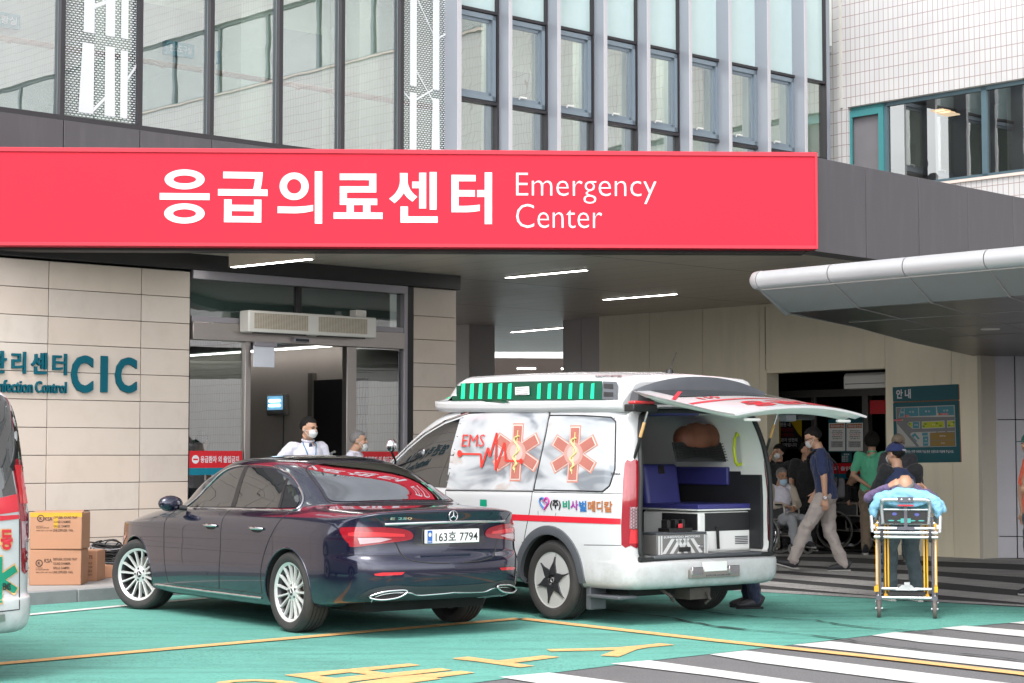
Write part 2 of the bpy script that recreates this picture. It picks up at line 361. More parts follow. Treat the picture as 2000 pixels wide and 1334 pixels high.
# the lower edge runs out to the left, away from the photograph
sheet('green_pavement', [greenB + greenT[1:] + greenL], .004, M_green)
under = [p for p in pxz([(1300, 1149), (1480, 1157), (1700, 1169.5), (2000, 1187), (2600, 1222)])]
far = [Vector((20, 30, 0)), Vector((8.5, 30.2, 0)), Vector((2.0, 33, 0)), Vector((-1.0, 30, 0))]
sheet('dark_asphalt_strip', [under + far], .003, M_asphd)
def zp(o, s, l): return [(o[0] + x / s, o[1] + y / s) for x, y in l]
Z1 = ((1480, 980), 3.769); Z2 = ((880, 1130), 1 / .31); Z3 = ((400, 1180), 1 / .3)
hatch = [[(75, 386), (600, 390), (1300, 404), (1960, 424), (2600, 450), (2600, 505), (1960, 466), (1300, 442), (600, 412), (75, 404)],
         [(60, 425), (640, 453), (1310, 480), (1960, 510), (2600, 545), (2600, 605), (1960, 562), (1310, 516), (640, 489), (60, 460)],
         [(60, 470), (870, 525), (1310, 550), (1960, 610), (2600, 668), (2600, 722), (1960, 660), (1310, 595), (870, 562), (60, 506)],
         [(60, 526), (870, 590), (1310, 645), (1960, 702), (2600, 758), (2600, 812), (1960, 750), (1310, 690), (870, 630), (60, 562)],
         [(-100, 575), (75, 588), (860, 660), (1000, 700), (840, 695), (75, 624), (-100, 608)],
         [(-300, 630), (0, 646), (840, 698), (1310, 724), (1960, 764), (2600, 803), (2600, 815), (1960, 775), (1310, 742), (840, 714), (0, 668), (-300, 652)]]
sheet('crossing_marking', [pxz(zp(*Z1, h)) for h in hatch], .008, M_whited)
front = [zp(*Z1, [(1850, 897), (1960, 886), (2300, 880), (2300, 918), (1960, 907)]),
         zp(*Z1, [(1345, 936), (1520, 918), (1960, 954), (2500, 1010), (2500, 1068), (1960, 1000), (1700, 974)]),
         zp(*Z1, [(840, 990), (1010, 965), (1960, 1065), (2500, 1128), (2500, 1182), (1960, 1112), (1200, 1040)]),
         zp(*Z1, [(260, 1060), (530, 1033), (1960, 1195), (2500, 1262), (2500, 1322), (1960, 1246), (900, 1130)]),
         [(1386, 1280), (1456, 1272.4), (1700, 1303), (2000, 1340), (2100, 1352), (2100, 1385), (1860, 1345), (1480, 1295.7)],
         [(1192, 1298), (1268, 1291.6), (1480, 1321), (1600, 1338), (1800, 1366), (1700, 1374), (1480, 1335), (1390, 1322)],
         [(975, 1324.5), (1072, 1315.6), (1188, 1331), (1400, 1362), (1300, 1372), (1060, 1338)]]
sheet('crosswalk_marking', [pxz(h) for h in front], .008, M_white)
def strip(pts, wd):
    out = []; n = len(pts); Lf = []; Rt = []
    for i, p in enumerate(pts):
        d = (pts[min(i + 1, n - 1)] - pts[max(i - 1, 0)]).normalized(); q = Vector((-d.y, d.x, 0)) * wd / 2
        Lf.append(p + q); Rt.append(p - q)
    return Lf + Rt[::-1]
sheet('yellow_line', [strip(pxz([(-250, 1322), (0, 1299), (400, 1263.5)]) + [G(1016, 1210)] , .15), strip([G(1016, 1210)] + pxz([(1400, 1253.5), (1700, 1285), (2000, 1319), (2500, 1380)]), .15)], .012, M_yel)
sheet('white_line', [strip(pxz([(-200, 1222), (51.6, 1203), (327, 1177), (520, 1160)]), .13)], .012, M_white)
yl = [zp(*Z2, [(605, 452), (830, 448), (1060, 440), (1200, 428), (1320, 415), (1415, 425), (1250, 440), (1170, 455), (1060, 500), (945, 493), (1040, 458), (630, 466)]),
      zp(*Z2, [(12, 510), (110, 500), (300, 524), (590, 492), (690, 502), (395, 540), (530, 558), (435, 568), (150, 528), (30, 516)]),
      zp(*Z3, [(515, 470), (700, 452), (1330, 395), (1405, 406), (1065, 441), (1190, 458), (1530, 425), (1610, 437), (1150, 490), (960, 513), (900, 530), (760, 520), (660, 492)]),
      zp(*Z3, [(960, 525), (1250, 480), (1670, 443), (1760, 455), (1500, 488), (1545, 494), (1350, 520), (1100, 545), (950, 545)]),
      zp(*Z3, [(90, 514), (200, 502), (320, 499), (450, 502), (570, 513), (640, 530), (560, 534), (440, 516), (320, 511), (200, 515), (110, 530), (60, 528)])]
hole = zp(*Z3, [(740, 476), (945, 453), (1060, 466), (850, 490)])
mbx = MB()
for i, h in enumerate(yl):
    lp = [[(p.x, p.y) for p in pxz(h)]]
    if i == 2: lp.append([(p.x, p.y) for p in pxz(hole)])
    mbx.poly(lp, lambda u, v, w: (u, v, .010))
o = mbx.build('yellow_marking', M_yel)
for p in o.data.polygons:
    if p.normal.z < 0: p.flip()
tag(o, kind='structure')
mbx = MB()
cr = [zp(*Z1, [(-500, 800), (-250, 835), (0, 856), (200, 870), (420, 880), (600, 912), (800, 936), (1000, 950), (1180, 964), (1380, 988)]),
      zp(*Z1, [(-600, 880), (-300, 930), (0, 958), (300, 985), (600, 1018), (800, 1050), (1000, 1075), (1220, 1106), (1500, 1130), (1800, 1162), (2000, 1186), (2400, 1215)]),
      [(1100, 1186), (1200, 1196), (1290, 1206), (1400, 1226), (1480, 1234)]]
for c in cr:
    pts = pxz(c); fine = []
    for a, b in zip(pts, pts[1:]):
        n = max(2, int((b - a).length / .12))
        for k in range(n): fine.append(a.lerp(b, k / n) + Vector((random.uniform(-.012, .012), random.uniform(-.03, .03), 0)))
    for a, b in zip(fine, fine[1:]):
        d = (b - a).normalized(); q = Vector((-d.y, d.x, 0)) * random.uniform(.006, .022)
        mbx.add([(p.x, p.y, .015) for p in (a + q, a - q, b - q, b + q)], [(0, 1, 2, 3)])
o = mbx.build('pavement_crack', M_crack, fix=False)
for p in o.data.polygons:
    if p.normal.z < 0: p.flip()
tag(o, kind='structure')
# ---- raised sidewalk with granite kerb
mb = MB(); q0 = k0 - kd * 9; q1 = k0 + kd * 5.4
wl = W0 + u1 * -9; wr_ = W0 + u1 * 5.6
pl = [q0 + kn * .16, q1 + kn * .16, wr_ + nin * .3, wl + nin * .3]
mb.poly([(p.x, p.y) for p in pl], lambda u, v, w: (u, v, -.05 + w), depth=.18)
tag(mb.build('sidewalk', M_pave, smooth=30), kind='structure')
mb = MB(); ln = 14.4; n = 12
for k in range(n):
    a = q0 + kd * (ln * k / n + .004); b = q0 + kd * (ln * (k + 1) / n - .004)
    X = Matrix.Translation(a) @ Matrix.Rotation(math.atan2(kd.y, kd.x), 4, 'Z')
    mb.box(0, (b - a).length, 0, .158, -.05, .134, 0, X)
tag(mb.build('kerb', M_kerb, bevel=.012), kind='structure')

# ---- hospital block (local x along the wall, y into the building)
HB = thing('hospital_building', 'hospital block with cream panelled ground floor and glass upper storey with silver fins', 'building', W0, WY)
T = {k: WT(k) for k in (88, 270, 365.5, 368.5, 473.9, 485, 625, 673, 691.8, 778.6, 790, 804, 888)}
zt = 3.64; rows = [3.33 - .309 * k for k in range(12)]
def panels(name, t0s, zs, y0=-.03, gap=.0045):
    mb = MB(); mb.box(t0s[0], t0s[-1], .0, .25, zs[-1], zs[0], 1)
    for a, b in zip(t0s, t0s[1:]):
        for z1, z0 in zip(zs, zs[1:]):
            mb.box(a + gap, b - gap, y0 + random.uniform(-.0015, .0015), .001, z0 + gap * .8, z1 - gap * .8, random.choice((0, 0, 2, 3, 4)))
    vr = [mat('cream_cladding_%s' % n_, c_, .45, var=.07, scale=1.7, dirt=.25, dcol=(.30, .24, .18), dscale=2.2 + i_, aniso=(1, 1, .6)) for i_, (n_, c_) in enumerate((('warm', (.565, .476, .405)), ('cool', (.53, .46, .405)), ('pale', (.565, .495, .435))))]
    return mb.build(name, [M_cream, mat('joint_brown', (.07, .055, .045), .8)] + vr, HB, bevel=.002, bseg=1)
pw = T[270] - T[88]
panels('cream_wall', [T[88] - pw * k for k in range(6, 0, -1)] + [T[88], T[270], T[365.5]], [zt] + rows)
panels('cream_column', [T[804], T[888]], [3.66, 3.33 - .04] + [z - .04 for z in rows[1:]])
mb = MB(); mb.box(T[888] - .02, T[888], .0, 9, 0, 3.7); mb.build('side_wall', M_pilll, HB)
mb = MB(); mb.box(-12, T[888] + .02, -.10, .12, 3.66, 3.86); mb.build('wall_trim', M_black, HB, bevel=.01)
# fascia band above the canopy
zf0, zf1 = 3.9, 5.25
mb = MB(); fx = [WT(p) for p in (-900, -600, -380, -160, 112, 263, 405, 541, 663, 790, 905)] + [7 + 1.35 * k for k in range(6)]
for a, b in zip(fx, fx[1:]): mb.box(a + .006, b - .006, -.04, .10, zf0, zf1 - .01)
mb.build('fascia', M_fascia, HB, bevel=.004)
# glass storey
mb = MB(); mb.box(-14, 13.6, -.03, .14, zf1 - .008, zf1 + .05); mb.build('window_sill', M_mull, HB)
ztop = 9.2
mpx = [-420, -215, 0 - 40, 110.5, 264.5, 406, 542, 664.5, 781.5, 889]
mt = [WT(p) for p in mpx]
mb = MB()
for t in mt[:-1]: mb.box(t - .028, t + .028, -.02, .045, zf1 + .05, ztop)
mb.build('mullion', M_mull, HB)
for k, (a, b) in enumerate(zip(mt, mt[1:])):
    if k in (3, 8):
        pass
    wn_ = MB(); wn_.box(a - .02, a + .03, .046, .14, zf1 + .05, ztop); wn_.box(b - .03, b + .02, .046, .14, zf1 + .05, ztop)
    wo_ = wn_.build('window', M_wframe, HB)
    g = MB(); g.quad((a + .03, .05, zf1 + .05), (b - .03, .05, zf1 + .05), (b - .03, .05, ztop), (a + .03, .05, ztop)); g.build('pane', M_glassf if k in (3, 8) else M_glass, wo_, fix=False)
# perforated film with white birch trunks on two panes
def film(a, b, trunks, cross, slants):
    m = bpy.data.materials.get('dot_film')
    if not m:
        m = bpy.data.materials.new('dot_film'); m.use_nodes = True; n = m.node_tree.nodes; l = m.node_tree.links.new
        bb = n['Principled BSDF']; bb.inputs['Base Color'].default_value = (.74, .76, .78, 1); bb.inputs['Roughness'].default_value = .5
        tc = n.new('ShaderNodeTexCoord'); sp = n.new('ShaderNodeSeparateXYZ'); cb = n.new('ShaderNodeCombineXYZ')
        l(tc.outputs['Object'], sp.inputs[0]); l(sp.outputs['X'], cb.inputs[0]); l(sp.outputs['Z'], cb.inputs[1])
        br = n.new('ShaderNodeTexBrick'); br.offset = .5; br.inputs['Scale'].default_value = 1; br.inputs['Brick Width'].default_value = .05; br.inputs['Row Height'].default_value = .028
        br.inputs['Mortar Size'].default_value = .0092; br.inputs['Mortar Smooth'].default_value = 0
        br.inputs['Color1'].default_value = (1, 1, 1, 1); br.inputs['Color2'].default_value = (1, 1, 1, 1); br.inputs['Mortar'].default_value = (0, 0, 0, 1)
        l(cb.outputs[0], br.inputs['Vector']); l(br.outputs['Color'], bb.inputs['Alpha'])
    g = MB(); wd = b - a
    g.quad((a, .042, zf1 + .06), (b, .042, zf1 + .06), (b, .042, ztop), (a, .042, ztop), 0)
    def bar(x0, x1, x0b, x1b, z0, z1): g.quad((a + wd * x0b, .036, z0), (a + wd * x1b, .036, z0), (a + wd * x1, .036, z1), (a + wd * x0, .036, z1), 1)
    for t in trunks: bar(*t)
    for (xa, za, xb, zb, h) in slants:
        d = Vector((xb - xa, 0, (zb - za) / wd)); g.quad((a + wd * xa, .034, za - h), (a + wd * xb, .034, zb - h), (a + wd * xb, .034, zb + h), (a + wd * xa, .034, za + h), 1)
    return g.build('decorative_film', [m, mat('film_white', (.58, .60, .62), .5, var=.02)], HB, fix=False)
a, b = mt[3] + .03, mt[4] - .03
film(a, b, [(.26, .42, .215, .42, zf1 + .12, 6.18), (.57, .70, .57, .715, zf1 + .12, 6.18), (.785, .885, .785, .885, zf1 + .12, 6.16),
            (.29, .42, .27, .42, 6.30, ztop), (.57, .70, .57, .70, 6.30, ztop), (.785, .885, .785, .885, 6.30, ztop)], 0,
     [(.42, 5.42, .57, 5.57, .025), (.885, 5.84, 1, 6.0, .025), (.42, 6.62, .57, 6.69, .025)])
a, b = mt[8] + .03, mt[9] - .02
film(a, b, [(.16, .29, .16, .29, zf1 + .05, 6.23), (.60, .73, .58, .745, zf1 + .05, 6.2), (.85, .95, .85, .95, zf1 + .05, 6.2),
            (.16, .29, .16, .29, 6.32, ztop), (.60, .73, .60, .73, 6.32, ztop), (.86, .95, .85, .95, 6.32, ztop)], 0,
     [(.29, 7.5, .60, 7.07, .014), (.29, 6.52, .60, 6.17, .014), (0, 6.24, .16, 6.14, .014), (.29, 6.15, .60, 6.31, .014), (.73, 7.03, .87, 7.1, .014)])
# finned bays: fin front edges (pale) at these picture columns
fpx = [(893, 900), (994.5, 1000.5), (1090.5, 1096.5), (1182.5, 1188.5), (1268, 1273.5), (1351, 1356), (1429.5, 1434.5), (1506, 1511), (1579, 1583.5)]
FD = .22
ft = [(WT(x0, -FD), WT(x1, -FD)) for x0, x1 in fpx]
for (a, b) in ft:
    f = MB(); f.box(a, b, -FD + .012, .1, zf1 + .05, ztop, 0); f.box(a - .002, b + .002, -FD, -FD + .012, zf1 + .05, ztop, 1)
    f.build('fin', [M_finm, M_finl], HB, fix=False)
ends = [WT(p) for p in (972, 1069, 1160, 1247, 1330, 1411, 1487, 1560, 1617)]
zt1, zt2 = 7.5, 6.25
for k, e in enumerate(ends):
    a = ft[k][1] - .02; b = e if k < 8 else 13.28
    wn_ = MB()
    for z in (zt1, zt2): wn_.box(a, b, -.015, .1, z - .02, z + .02, 1)
    wn_.box(b - .025, b, -.02, .12, zf1 + .05, ztop, 1)
    if k < 8:      # opening light with a stepped frame
        for (i0, y0, mm) in ((.0, .0, 0), (.045, .03, 0)):
            wn_.box(a, b - .035 - i0, y0, .09, zt1 - .10 - i0, zt1 - .035 - i0, mm); wn_.box(a, b - .035 - i0, y0, .09, zt2 + .035 + i0, zt2 + .10 + i0, mm)
            wn_.box(b - .095 - i0, b - .035 - i0, y0, .09, zt2 + .035, zt1 - .035, mm)
    wn_.box(b - .16, b - .035, .06, .1, zf1 + .05, zt2, 0)
    wo_ = wn_.build('window', [M_wframe, M_mull], HB)
    g = MB(); g.quad((a, .045, zf1 + .05), (b, .045, zf1 + .05), (b, .045, zt1), (a, .045, zt1)); g.build('pane', M_glassb, wo_, fix=False)
    g = MB(); g.quad((a, .04, zt1), (b, .04, zt1), (b, .04, ztop), (a, .04, ztop)); g.build('spandrel_panel', M_frost, wo_, fix=False)
    if k in (1, 2, 3, 4, 5, 6, 7):
        h = MB(); x = lerp(a, b, .4); h.tube([(x, .0, zt2 + .12), (x, -.02, zt2 + .15), (x + .12, -.02, zt2 + .15)], .012, 6); h.build('handle', M_plainw, wo_)
mb = MB(); mb.box(13.28, 13.36, -.03, .3, zf1, ztop); mb.build('corner_post', M_finm, HB)
# inside the glass storey
mb = MB(); mb.quad((-14, 2.6, zf1), (14, 2.6, zf1), (14, 2.6, 9), (-14, 2.6, 9), 0); mb.quad((-14, .2, zf1 + .03), (14, .2, zf1 + .03), (14, 2.6, zf1 + .03), (-14, 2.6, zf1 + .03), 1)
mb.quad((-14, .2, 8.1), (14, .2, 8.1), (14, 2.6, 8.1), (-14, 2.6, 8.1), 2)
mb.quad((13.27, .1, zf1), (13.27, 2.62, zf1), (13.27, 2.62, 9.1), (13.27, .1, 9.1), 0); mb.quad((-14, .2, 8.2), (14, .2, 8.2), (14, .2, 9.15), (-14, .2, 9.15), 2)
for t in (-3.4, -1.2, 1.0, 3.2, 5.2, 7.5, 9.4, 11.3): mb.box(t, t + .35, 1.9, 2.58, zf1 + .03, 8.08, 0)
mb.build('interior_room', [M_inw, M_inf, M_inc], HB, fix=False)
for t, wdt in ((-4.6, .9), (-2.2, .9), (-.1, 1.0), (2.0, 1.1), (4.2, .8), (8.4, .7), (10.3, .7)): mb = MB(); mb.box(t, t + wdt, 2.5, 2.59, zf1 + .04, zf1 + 2.2); mb.build('interior_door', mat('inner_door', (.4, .43, .42), .5), HB)
mb = MB(); mb.tube([(-14, .55, 6.2), (5.9, .55, 6.2)], .035, 10)
for t in range(-13, 6, 2): mb.tube([(t, .5, 6.18), (t, .3, 6.1)], .015, 6)
mb.build('handrail', M_wood, HB, smooth=40)
for t in (-2, 1, 4, 7.2, 9.2, 11.1): mb = MB(); mb.box(t, t + 1.2, 1.0, 1.3, 8.06, 8.09); mb.build('interior_light', M_lamps, HB)
dn = mat('door_sign', (.03, .2, .27), .5)
for px_, py_, s in ((352, 96, '청소도구실'), (8, 38, '상황실'), (455, 116, '계단')):
    t, z = WL(px_, py_, 2.4); mb = MB(); mb.box(t - .22, t + .22, 2.40, 2.49, z - .09, z + .09, 0); text(mb, s, rectmap(t - .17, t + .17, z - .05, z + .05, 2.39), 1); mb.build('room_sign', [dn, M_letter], HB)
t, z = WL(735, 275, .9)
mb = MB(); X = Matrix.Translation((t, .9, zf1 + .05)); mb.lathe([(0, 0), (.075, 0), (.08, .05), (.08, .36), (.04, .43), (.02, .46), (.02, .5), (0, .5)], X, 14)
fe = mb.build('fire_extinguisher', mat('extinguisher', (.55, .55, .5), .3), None, smooth=40); fe.matrix_world = HB.matrix_world
fe.location = W0; fe.rotation_euler = (0, 0, WY)
tag(fe, 'pale fire extinguisher standing behind the upper glass above the red sign', 'fire extinguisher')

# ---- entrance in the cream wall
hz = 2.84
mb = MB(); z0, z1 = 3.56, 3.672
mb.box(T[368.5], T[790], -.06, .1, z0, z1, 0); mb.box(T[790] - .06, T[790], -.06, .1, .13, z0, 0); mb.box(T[368.5], T[790] - .06, -.05, .1, 3.05, 3.12, 0)
mb.box(T[790], T[804], -.03, .15, .1, 3.66, 1)
mb.box(T[365.5], T[368.5], -.01, .1, .1, 3.66, 1)
tm = WT(582); mb.box(tm - .03, tm + .03, -.02, .08, 3.12, z0, 1)
mb.build('door_frame', [M_alu, M_black], HB, bevel=.004)
mb = MB(); mb.box(T[368.5], T[790] - .06, -.07, .1, hz, 3.05); mb.build('door_header', M_steel, HB, bevel=.006)
tw = MB(); tw.quad((T[368.5], .02, 3.12), (T[790] - .06, .02, 3.12), (T[790] - .06, .02, z0), (T[368.5], .02, z0)); tw.build('transom_window', glass('transom_glass', (.45, .53, .51), .16, ripple=.03), HB, fix=False)
def doorleaf(a, b, fr):
    m_ = MB()
    for (x0, x1) in fr: m_.box(x0, x1, -.04, .06, .14, hz)
    m_.box(a, b, -.02, .04, .14, .24)
    o_ = m_.build('door_panel', M_steel, HB, bevel=.004)
    g_ = MB(); g_.quad((a, .0, .2), (b, .0, .2), (b, .0, hz), (a, .0, hz)); g_.build('pane', M_glassd, o_, fix=False)
    return o_
doorleaf(T[368.5], T[473.9], [(T[473.9], T[485])])
doorleaf(T[691.8], T[778.6], [(T[673], T[673] + .07), (T[691.8] - .09, T[691.8])])
# vestibule behind the door
mb = MB(); mb.box(-2, 4.6, .45, .5, 2.9, 3.72); mb.box(-2, 4.6, .13, .5, 3.68, 3.72); mb.build('transom_backing', mat('transom_backing', (.42, .50, .47), .6), HB)  # backing added behind the transom so the bright interior doesn't show through
tr_ = 4.6; zc = 2.96
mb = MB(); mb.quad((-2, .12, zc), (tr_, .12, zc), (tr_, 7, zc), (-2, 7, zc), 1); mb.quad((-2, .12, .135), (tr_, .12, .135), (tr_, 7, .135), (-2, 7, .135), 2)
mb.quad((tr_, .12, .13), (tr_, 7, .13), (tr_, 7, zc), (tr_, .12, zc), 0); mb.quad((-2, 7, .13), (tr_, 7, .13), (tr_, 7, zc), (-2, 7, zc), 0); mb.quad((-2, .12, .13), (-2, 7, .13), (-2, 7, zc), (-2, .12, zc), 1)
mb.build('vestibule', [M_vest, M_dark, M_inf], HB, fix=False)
mb = MB(); mb.box(tr_ - .05, tr_ - .005, .9, 2.05, .14, 2.5, 0); mb.box(tr_ - .08, tr_ - .005, 2.05, 2.15, .14, 2.6, 1); mb.build('inner_doorway', [M_black, mat('brown_jamb', (.12, .11, .095), .5)], HB)
hm = MB(); hm.tube([(tr_ - .06, 1.55, 1.1), (tr_ - .12, 1.55, 1.12), (tr_ - .12, 1.55, 1.5), (tr_ - .06, 1.55, 1.52)], .02, 8); hm.build('door_handle', M_plainw, HB)
mb = MB(); mb.box(tr_ - .22, tr_ - .18, 1.2, 5.5, zc - .025, zc - .004); mb.build('ceiling_strip_light', mat('strip_lamp', (1, .98, .95), .5, emit=4.0), HB)

# ---- canopy: soffit, right fascia
sA = onp(-260, 480, W0 + nin * -.05, nin); sA.z = 0
P0 = G(0, 480, 3.74); P1 = G(1592, 487, 3.74); P0.z = P1.z = 0
sd_ = (P1 - P0).normalized(); sn = Vector((sd_.y, -sd_.x, 0))   # sn points to the camera
rE = P1 + Vector((.69, .724, 0)).normalized() * 9
back = [Vector((9, 44, 0)), Vector((-9, 44, 0))]
CN = thing('entrance_canopy', 'broad flat grey canopy over the emergency entrance carrying the red sign', 'canopy')
colend = W0 + u1 * (T[888] + .0)
po = [P0 - sn * .1, P1 - sn * .1, rE - sn * .1] + back + [colend + nin * 9, colend + nin * -.1 , W0 + u1 * -2 + nin * -.1]
mb = MB(); mb.poly([(p.x, p.y) for p in po], lambda u, v, w: (u, v, 3.85 + w), depth=.04); mb.build('soffit', M_soffit, CN, fix=True)
# panel joints: fine dark/pale lines along u2 every 0.6 m
mb = MB()
def clipseg(p, d, poly):
    ts = []
    n = len(poly)
    for i in range(n):
        a = poly[i]; b = poly[(i + 1) % n]; e = b - a; den = d.x * e.y - d.y * e.x
        if abs(den) < 1e-9: continue
        t = ((a.x - p.x) * e.y - (a.y - p.y) * e.x) / den; s_ = ((a.x - p.x) * d.y - (a.y - p.y) * d.x) / den
        if 0 <= s_ <= 1: ts.append(t)
    ts.sort(); return list(zip(ts[::2], ts[1::2]))
for k in range(-20, 40):
    p = W0 + u1 * (k * .6 + .13)
    for a, b in clipseg(p, -nin, po):
        A = p - nin * (a + .05); B = p - nin * (b - .05); q = u1 * .006
        mb.add([(v.x, v.y, 3.848) for v in (A - q, A + q, B + q, B - q)], [(0, 1, 2, 3)], 0)
for k in range(-6, 20, 3):
    p = W0 - nin * (k * 1.1 - .2)
    for a, b in clipseg(p, u1, po):
        A = p + u1 * (a + .05); B = p + u1 * (b - .05); q = nin * .008
        mb.add([(v.x, v.y, 3.847) for v in (A - q, A + q, B + q, B - q)], [(0, 1, 2, 3)], 1)
mb.build('soffit_joint', [mat('soffit_joint', (.2, .185, .17), .4, metal=.3), M_gap], CN, fix=False)
mb = MB(); d2 = (rE - P1).normalized(); ang = math.atan2(d2.y, d2.x); X = Matrix.Translation(P1) @ Matrix.Rotation(ang, 4, 'Z'); x = .05
pan = [.0, 1.02, 2.15, 3.28, 4.4, 5.5, 6.6, 7.7, 8.8]
for a, b in zip(pan, pan[1:]): mb.box(a + .006, b - .006, 0.0, .3, 3.72, 4.765, 0, X)
mb.build('fascia', M_fascia, CN, bevel=.004)
mb = MB(); pt = [P0, P1, rE, colend + nin * 9, W0 + u1 * 5.4, W0]; mb.poly([(p.x, p.y) for p in [P0 - sn * .3, P1 - sn * .3, rE - sn * .3, colend + nin * 9, W0 + u1 * 6 + nin * .0, W0 + u1 * -1]], lambda u, v, w: (u, v, 4.70)); mb.build('roof_deck', M_conc, CN, fix=False)
mb = MB(); X = Matrix.Translation(P0 - sd_ * 3) @ Matrix.Rotation(math.atan2(sd_.y, sd_.x), 4, 'Z'); mb.box(0, (P1 - P0).length + 2.9, .06, .3, 3.70, 4.75, 0, X); mb.build('front_beam', M_black, CN)
# linear ceiling lights
for x0, y0, x1, y1, tl in ((455, 520, 607, 504, 'leftmost of the linear lights set in the canopy soffit'), (990, 541, 1145, 526, 'middle linear light in the canopy soffit beneath the word Emergency'), (1180, 584, 1320, 573, 'linear light in the canopy soffit above the ambulance roof'), (1000, 648, 1102, 639, 'far linear light deep in the passage above the grey pillar')):
    zl = 3.70 if x0 == 455 else 3.85
    a = G(x0, y0, zl); b = G(x1, y1, zl); d = (b - a); ln = d.length; X = Matrix.Translation((a.x, a.y, zl)) @ Matrix.Rotation(math.atan2(d.y, d.x), 4, 'Z')
    lt = thing('ceiling_light', tl + ', glowing white', 'light', group='linear lights in the canopy soffit')
    mb = MB(); mb.box(-.01, ln + .01, -.055, .055, -.012, -.002 if zl > 3.8 else .148, 0, X); mb.build('housing', M_soffit, lt)
    mb = MB(); mb.box(0.005, ln - .005, -.034, .034, -.016, -.011, 0, X); mb.build('diffuser', M_lamp, lt)

# ---- the red sign
SG = thing('emergency_sign', 'long red sign board with white Korean lettering and Emergency Center', 'sign')
sa = math.atan2(sd_.y, sd_.x); SX = Matrix.Translation(P0) @ Matrix.Rotation(sa, 4, 'Z'); SL = (P1 - P0).length
SG.matrix_world = SX
mb = MB(); mb.box(-2.5, SL, -.14, .06, 3.73, 4.79); mb.build('board', M_sign, SG, bevel=.008)
mb = MB()
mb.box(-2.5, SL - .02, -.155, -.139, 4.745, 4.793); mb.box(-2.5, SL - .02, -.155, -.139, 3.727, 3.765); mb.box(SL - .022, SL + .004, -.155, -.13, 3.727, 4.793)
mb.build('sign_frame', M_signe, SG, bevel=.004)
def SP(px, py): p = onp(px, py, P0 + sn * .146, sn); return ((p - P0).dot(sd_), p.z)
mb = MB(); fm = lambda u, v, w: (u, -.146, v)
def zA(x, y): return SP(300 + x * .19, 320 + y * .19)
def zB(x, y): return SP(640 + x * .19, 320 + y * .19)
def arc(p0, p1, p2, n=10): return [((1 - t) ** 2 * p0[0] + 2 * t * (1 - t) * p1[0] + t * t * p2[0], (1 - t) ** 2 * p0[1] + 2 * t * (1 - t) * p1[1] + t * t * p2[1]) for t in [k / n for k in range(n + 1)]]
def lp(z, l): return [z(*p) for p in l]
glyphs = [(zA, [ring(319, 160, 206, 103), ring(320, 160, 117, 41)]), (zA, [[(62, 299), (576, 304), (576, 373), (62, 368)]]), (zA, [ring(317, 510, 209, 104), ring(318, 510, 118, 43)]),
          (zA, [[(715, 80), (1123, 86)] + arc((1123, 86), (1118, 180), (1100, 262)) + [(1172, 264), (1172, 331), (662, 326), (662, 258), (1022, 262)] + arc((1022, 262), (1036, 220), (1042, 153)) + [(715, 148)]]),
          (zA, [[(725, 365), (803, 366), (803, 420), (1032, 423), (1032, 367), (1109, 368), (1107, 604), (723, 600)], [(803, 485), (1032, 488), (1032, 540), (802, 537)]]),
          (zA, [ring(1445, 231, 150, 142), ring(1445, 231, 74, 75)]), (zA, [[(1274, 437)] + arc((1440, 440), (1560, 438), (1640, 422)) + [(1640, 485)] + arc((1640, 485), (1540, 508), (1440, 509)) + [(1274, 506)]]),
          (zA, [[(1657, 77), (1734, 77), (1733, 615), (1657, 614)]]),
          (zB, [[(124, 100), (500, 100), (500, 295), (198, 295), (198, 356), (509, 357), (509, 424), (440, 424), (440, 499), (565, 500), (565, 567), (60, 565), (60, 499), (195, 499), (195, 422), (124, 422), (124, 230), (426, 230), (426, 168), (124, 167)], [(269, 424), (364, 424), (364, 499), (269, 499)]]),
          (zB, [[(742, 94), (822, 95), (822, 185)] + arc((822, 185), (835, 280), (921, 338)) + [(872, 390)] + arc((872, 390), (800, 340), (783, 298)) + arc((783, 298), (755, 350), (687, 405)) + [(631, 358)] + arc((631, 358), (735, 290), (743, 180))]),
          (zB, [[(940, 91), (1013, 91), (1012, 459), (940, 459), (940, 251), (868, 251), (868, 182), (940, 183)]]), (zB, [[(1048, 84), (1121, 84), (1120, 472), (1048, 471)]]),
          (zB, [[(748, 438), (826, 438), (826, 540), (1131, 540), (1131, 606), (748, 605)]]),
          (zB, [[(1272, 112), (1521, 115), (1521, 180), (1346, 179), (1346, 269), (1514, 270), (1514, 337), (1346, 336), (1346, 432)] + arc((1400, 432), (1500, 430), (1564, 419)) + [(1564, 484)] + arc((1564, 484), (1480, 499), (1400, 498)) + [(1272, 498)]]),
          (zB, [[(1614, 88), (1690, 88), (1689, 620), (1614, 620), (1614, 341), (1536, 341), (1536, 269), (1614, 269)]])]
for z, loops in glyphs: mb.poly([lp(z, l) for l in loops], fm)
o = mb.build('korean_lettering', M_letter, SG, fix=False)
mb = MB()
for s, (x0, y0, x1, y1) in (('Emergency', (1008, 339, 1282, 397)), ('Center', (1008, 399, 1176, 445))):
    a = SP(x0, y1); b = SP(x1, y0); text(mb, s, lambda u, v, w: (a[0] + (b[0] - a[0]) * u, -.146, a[1] + (b[1] - a[1]) * v + (.0)), 0, -.012)
mb.build('english_lettering', M_letter, SG, fix=False)

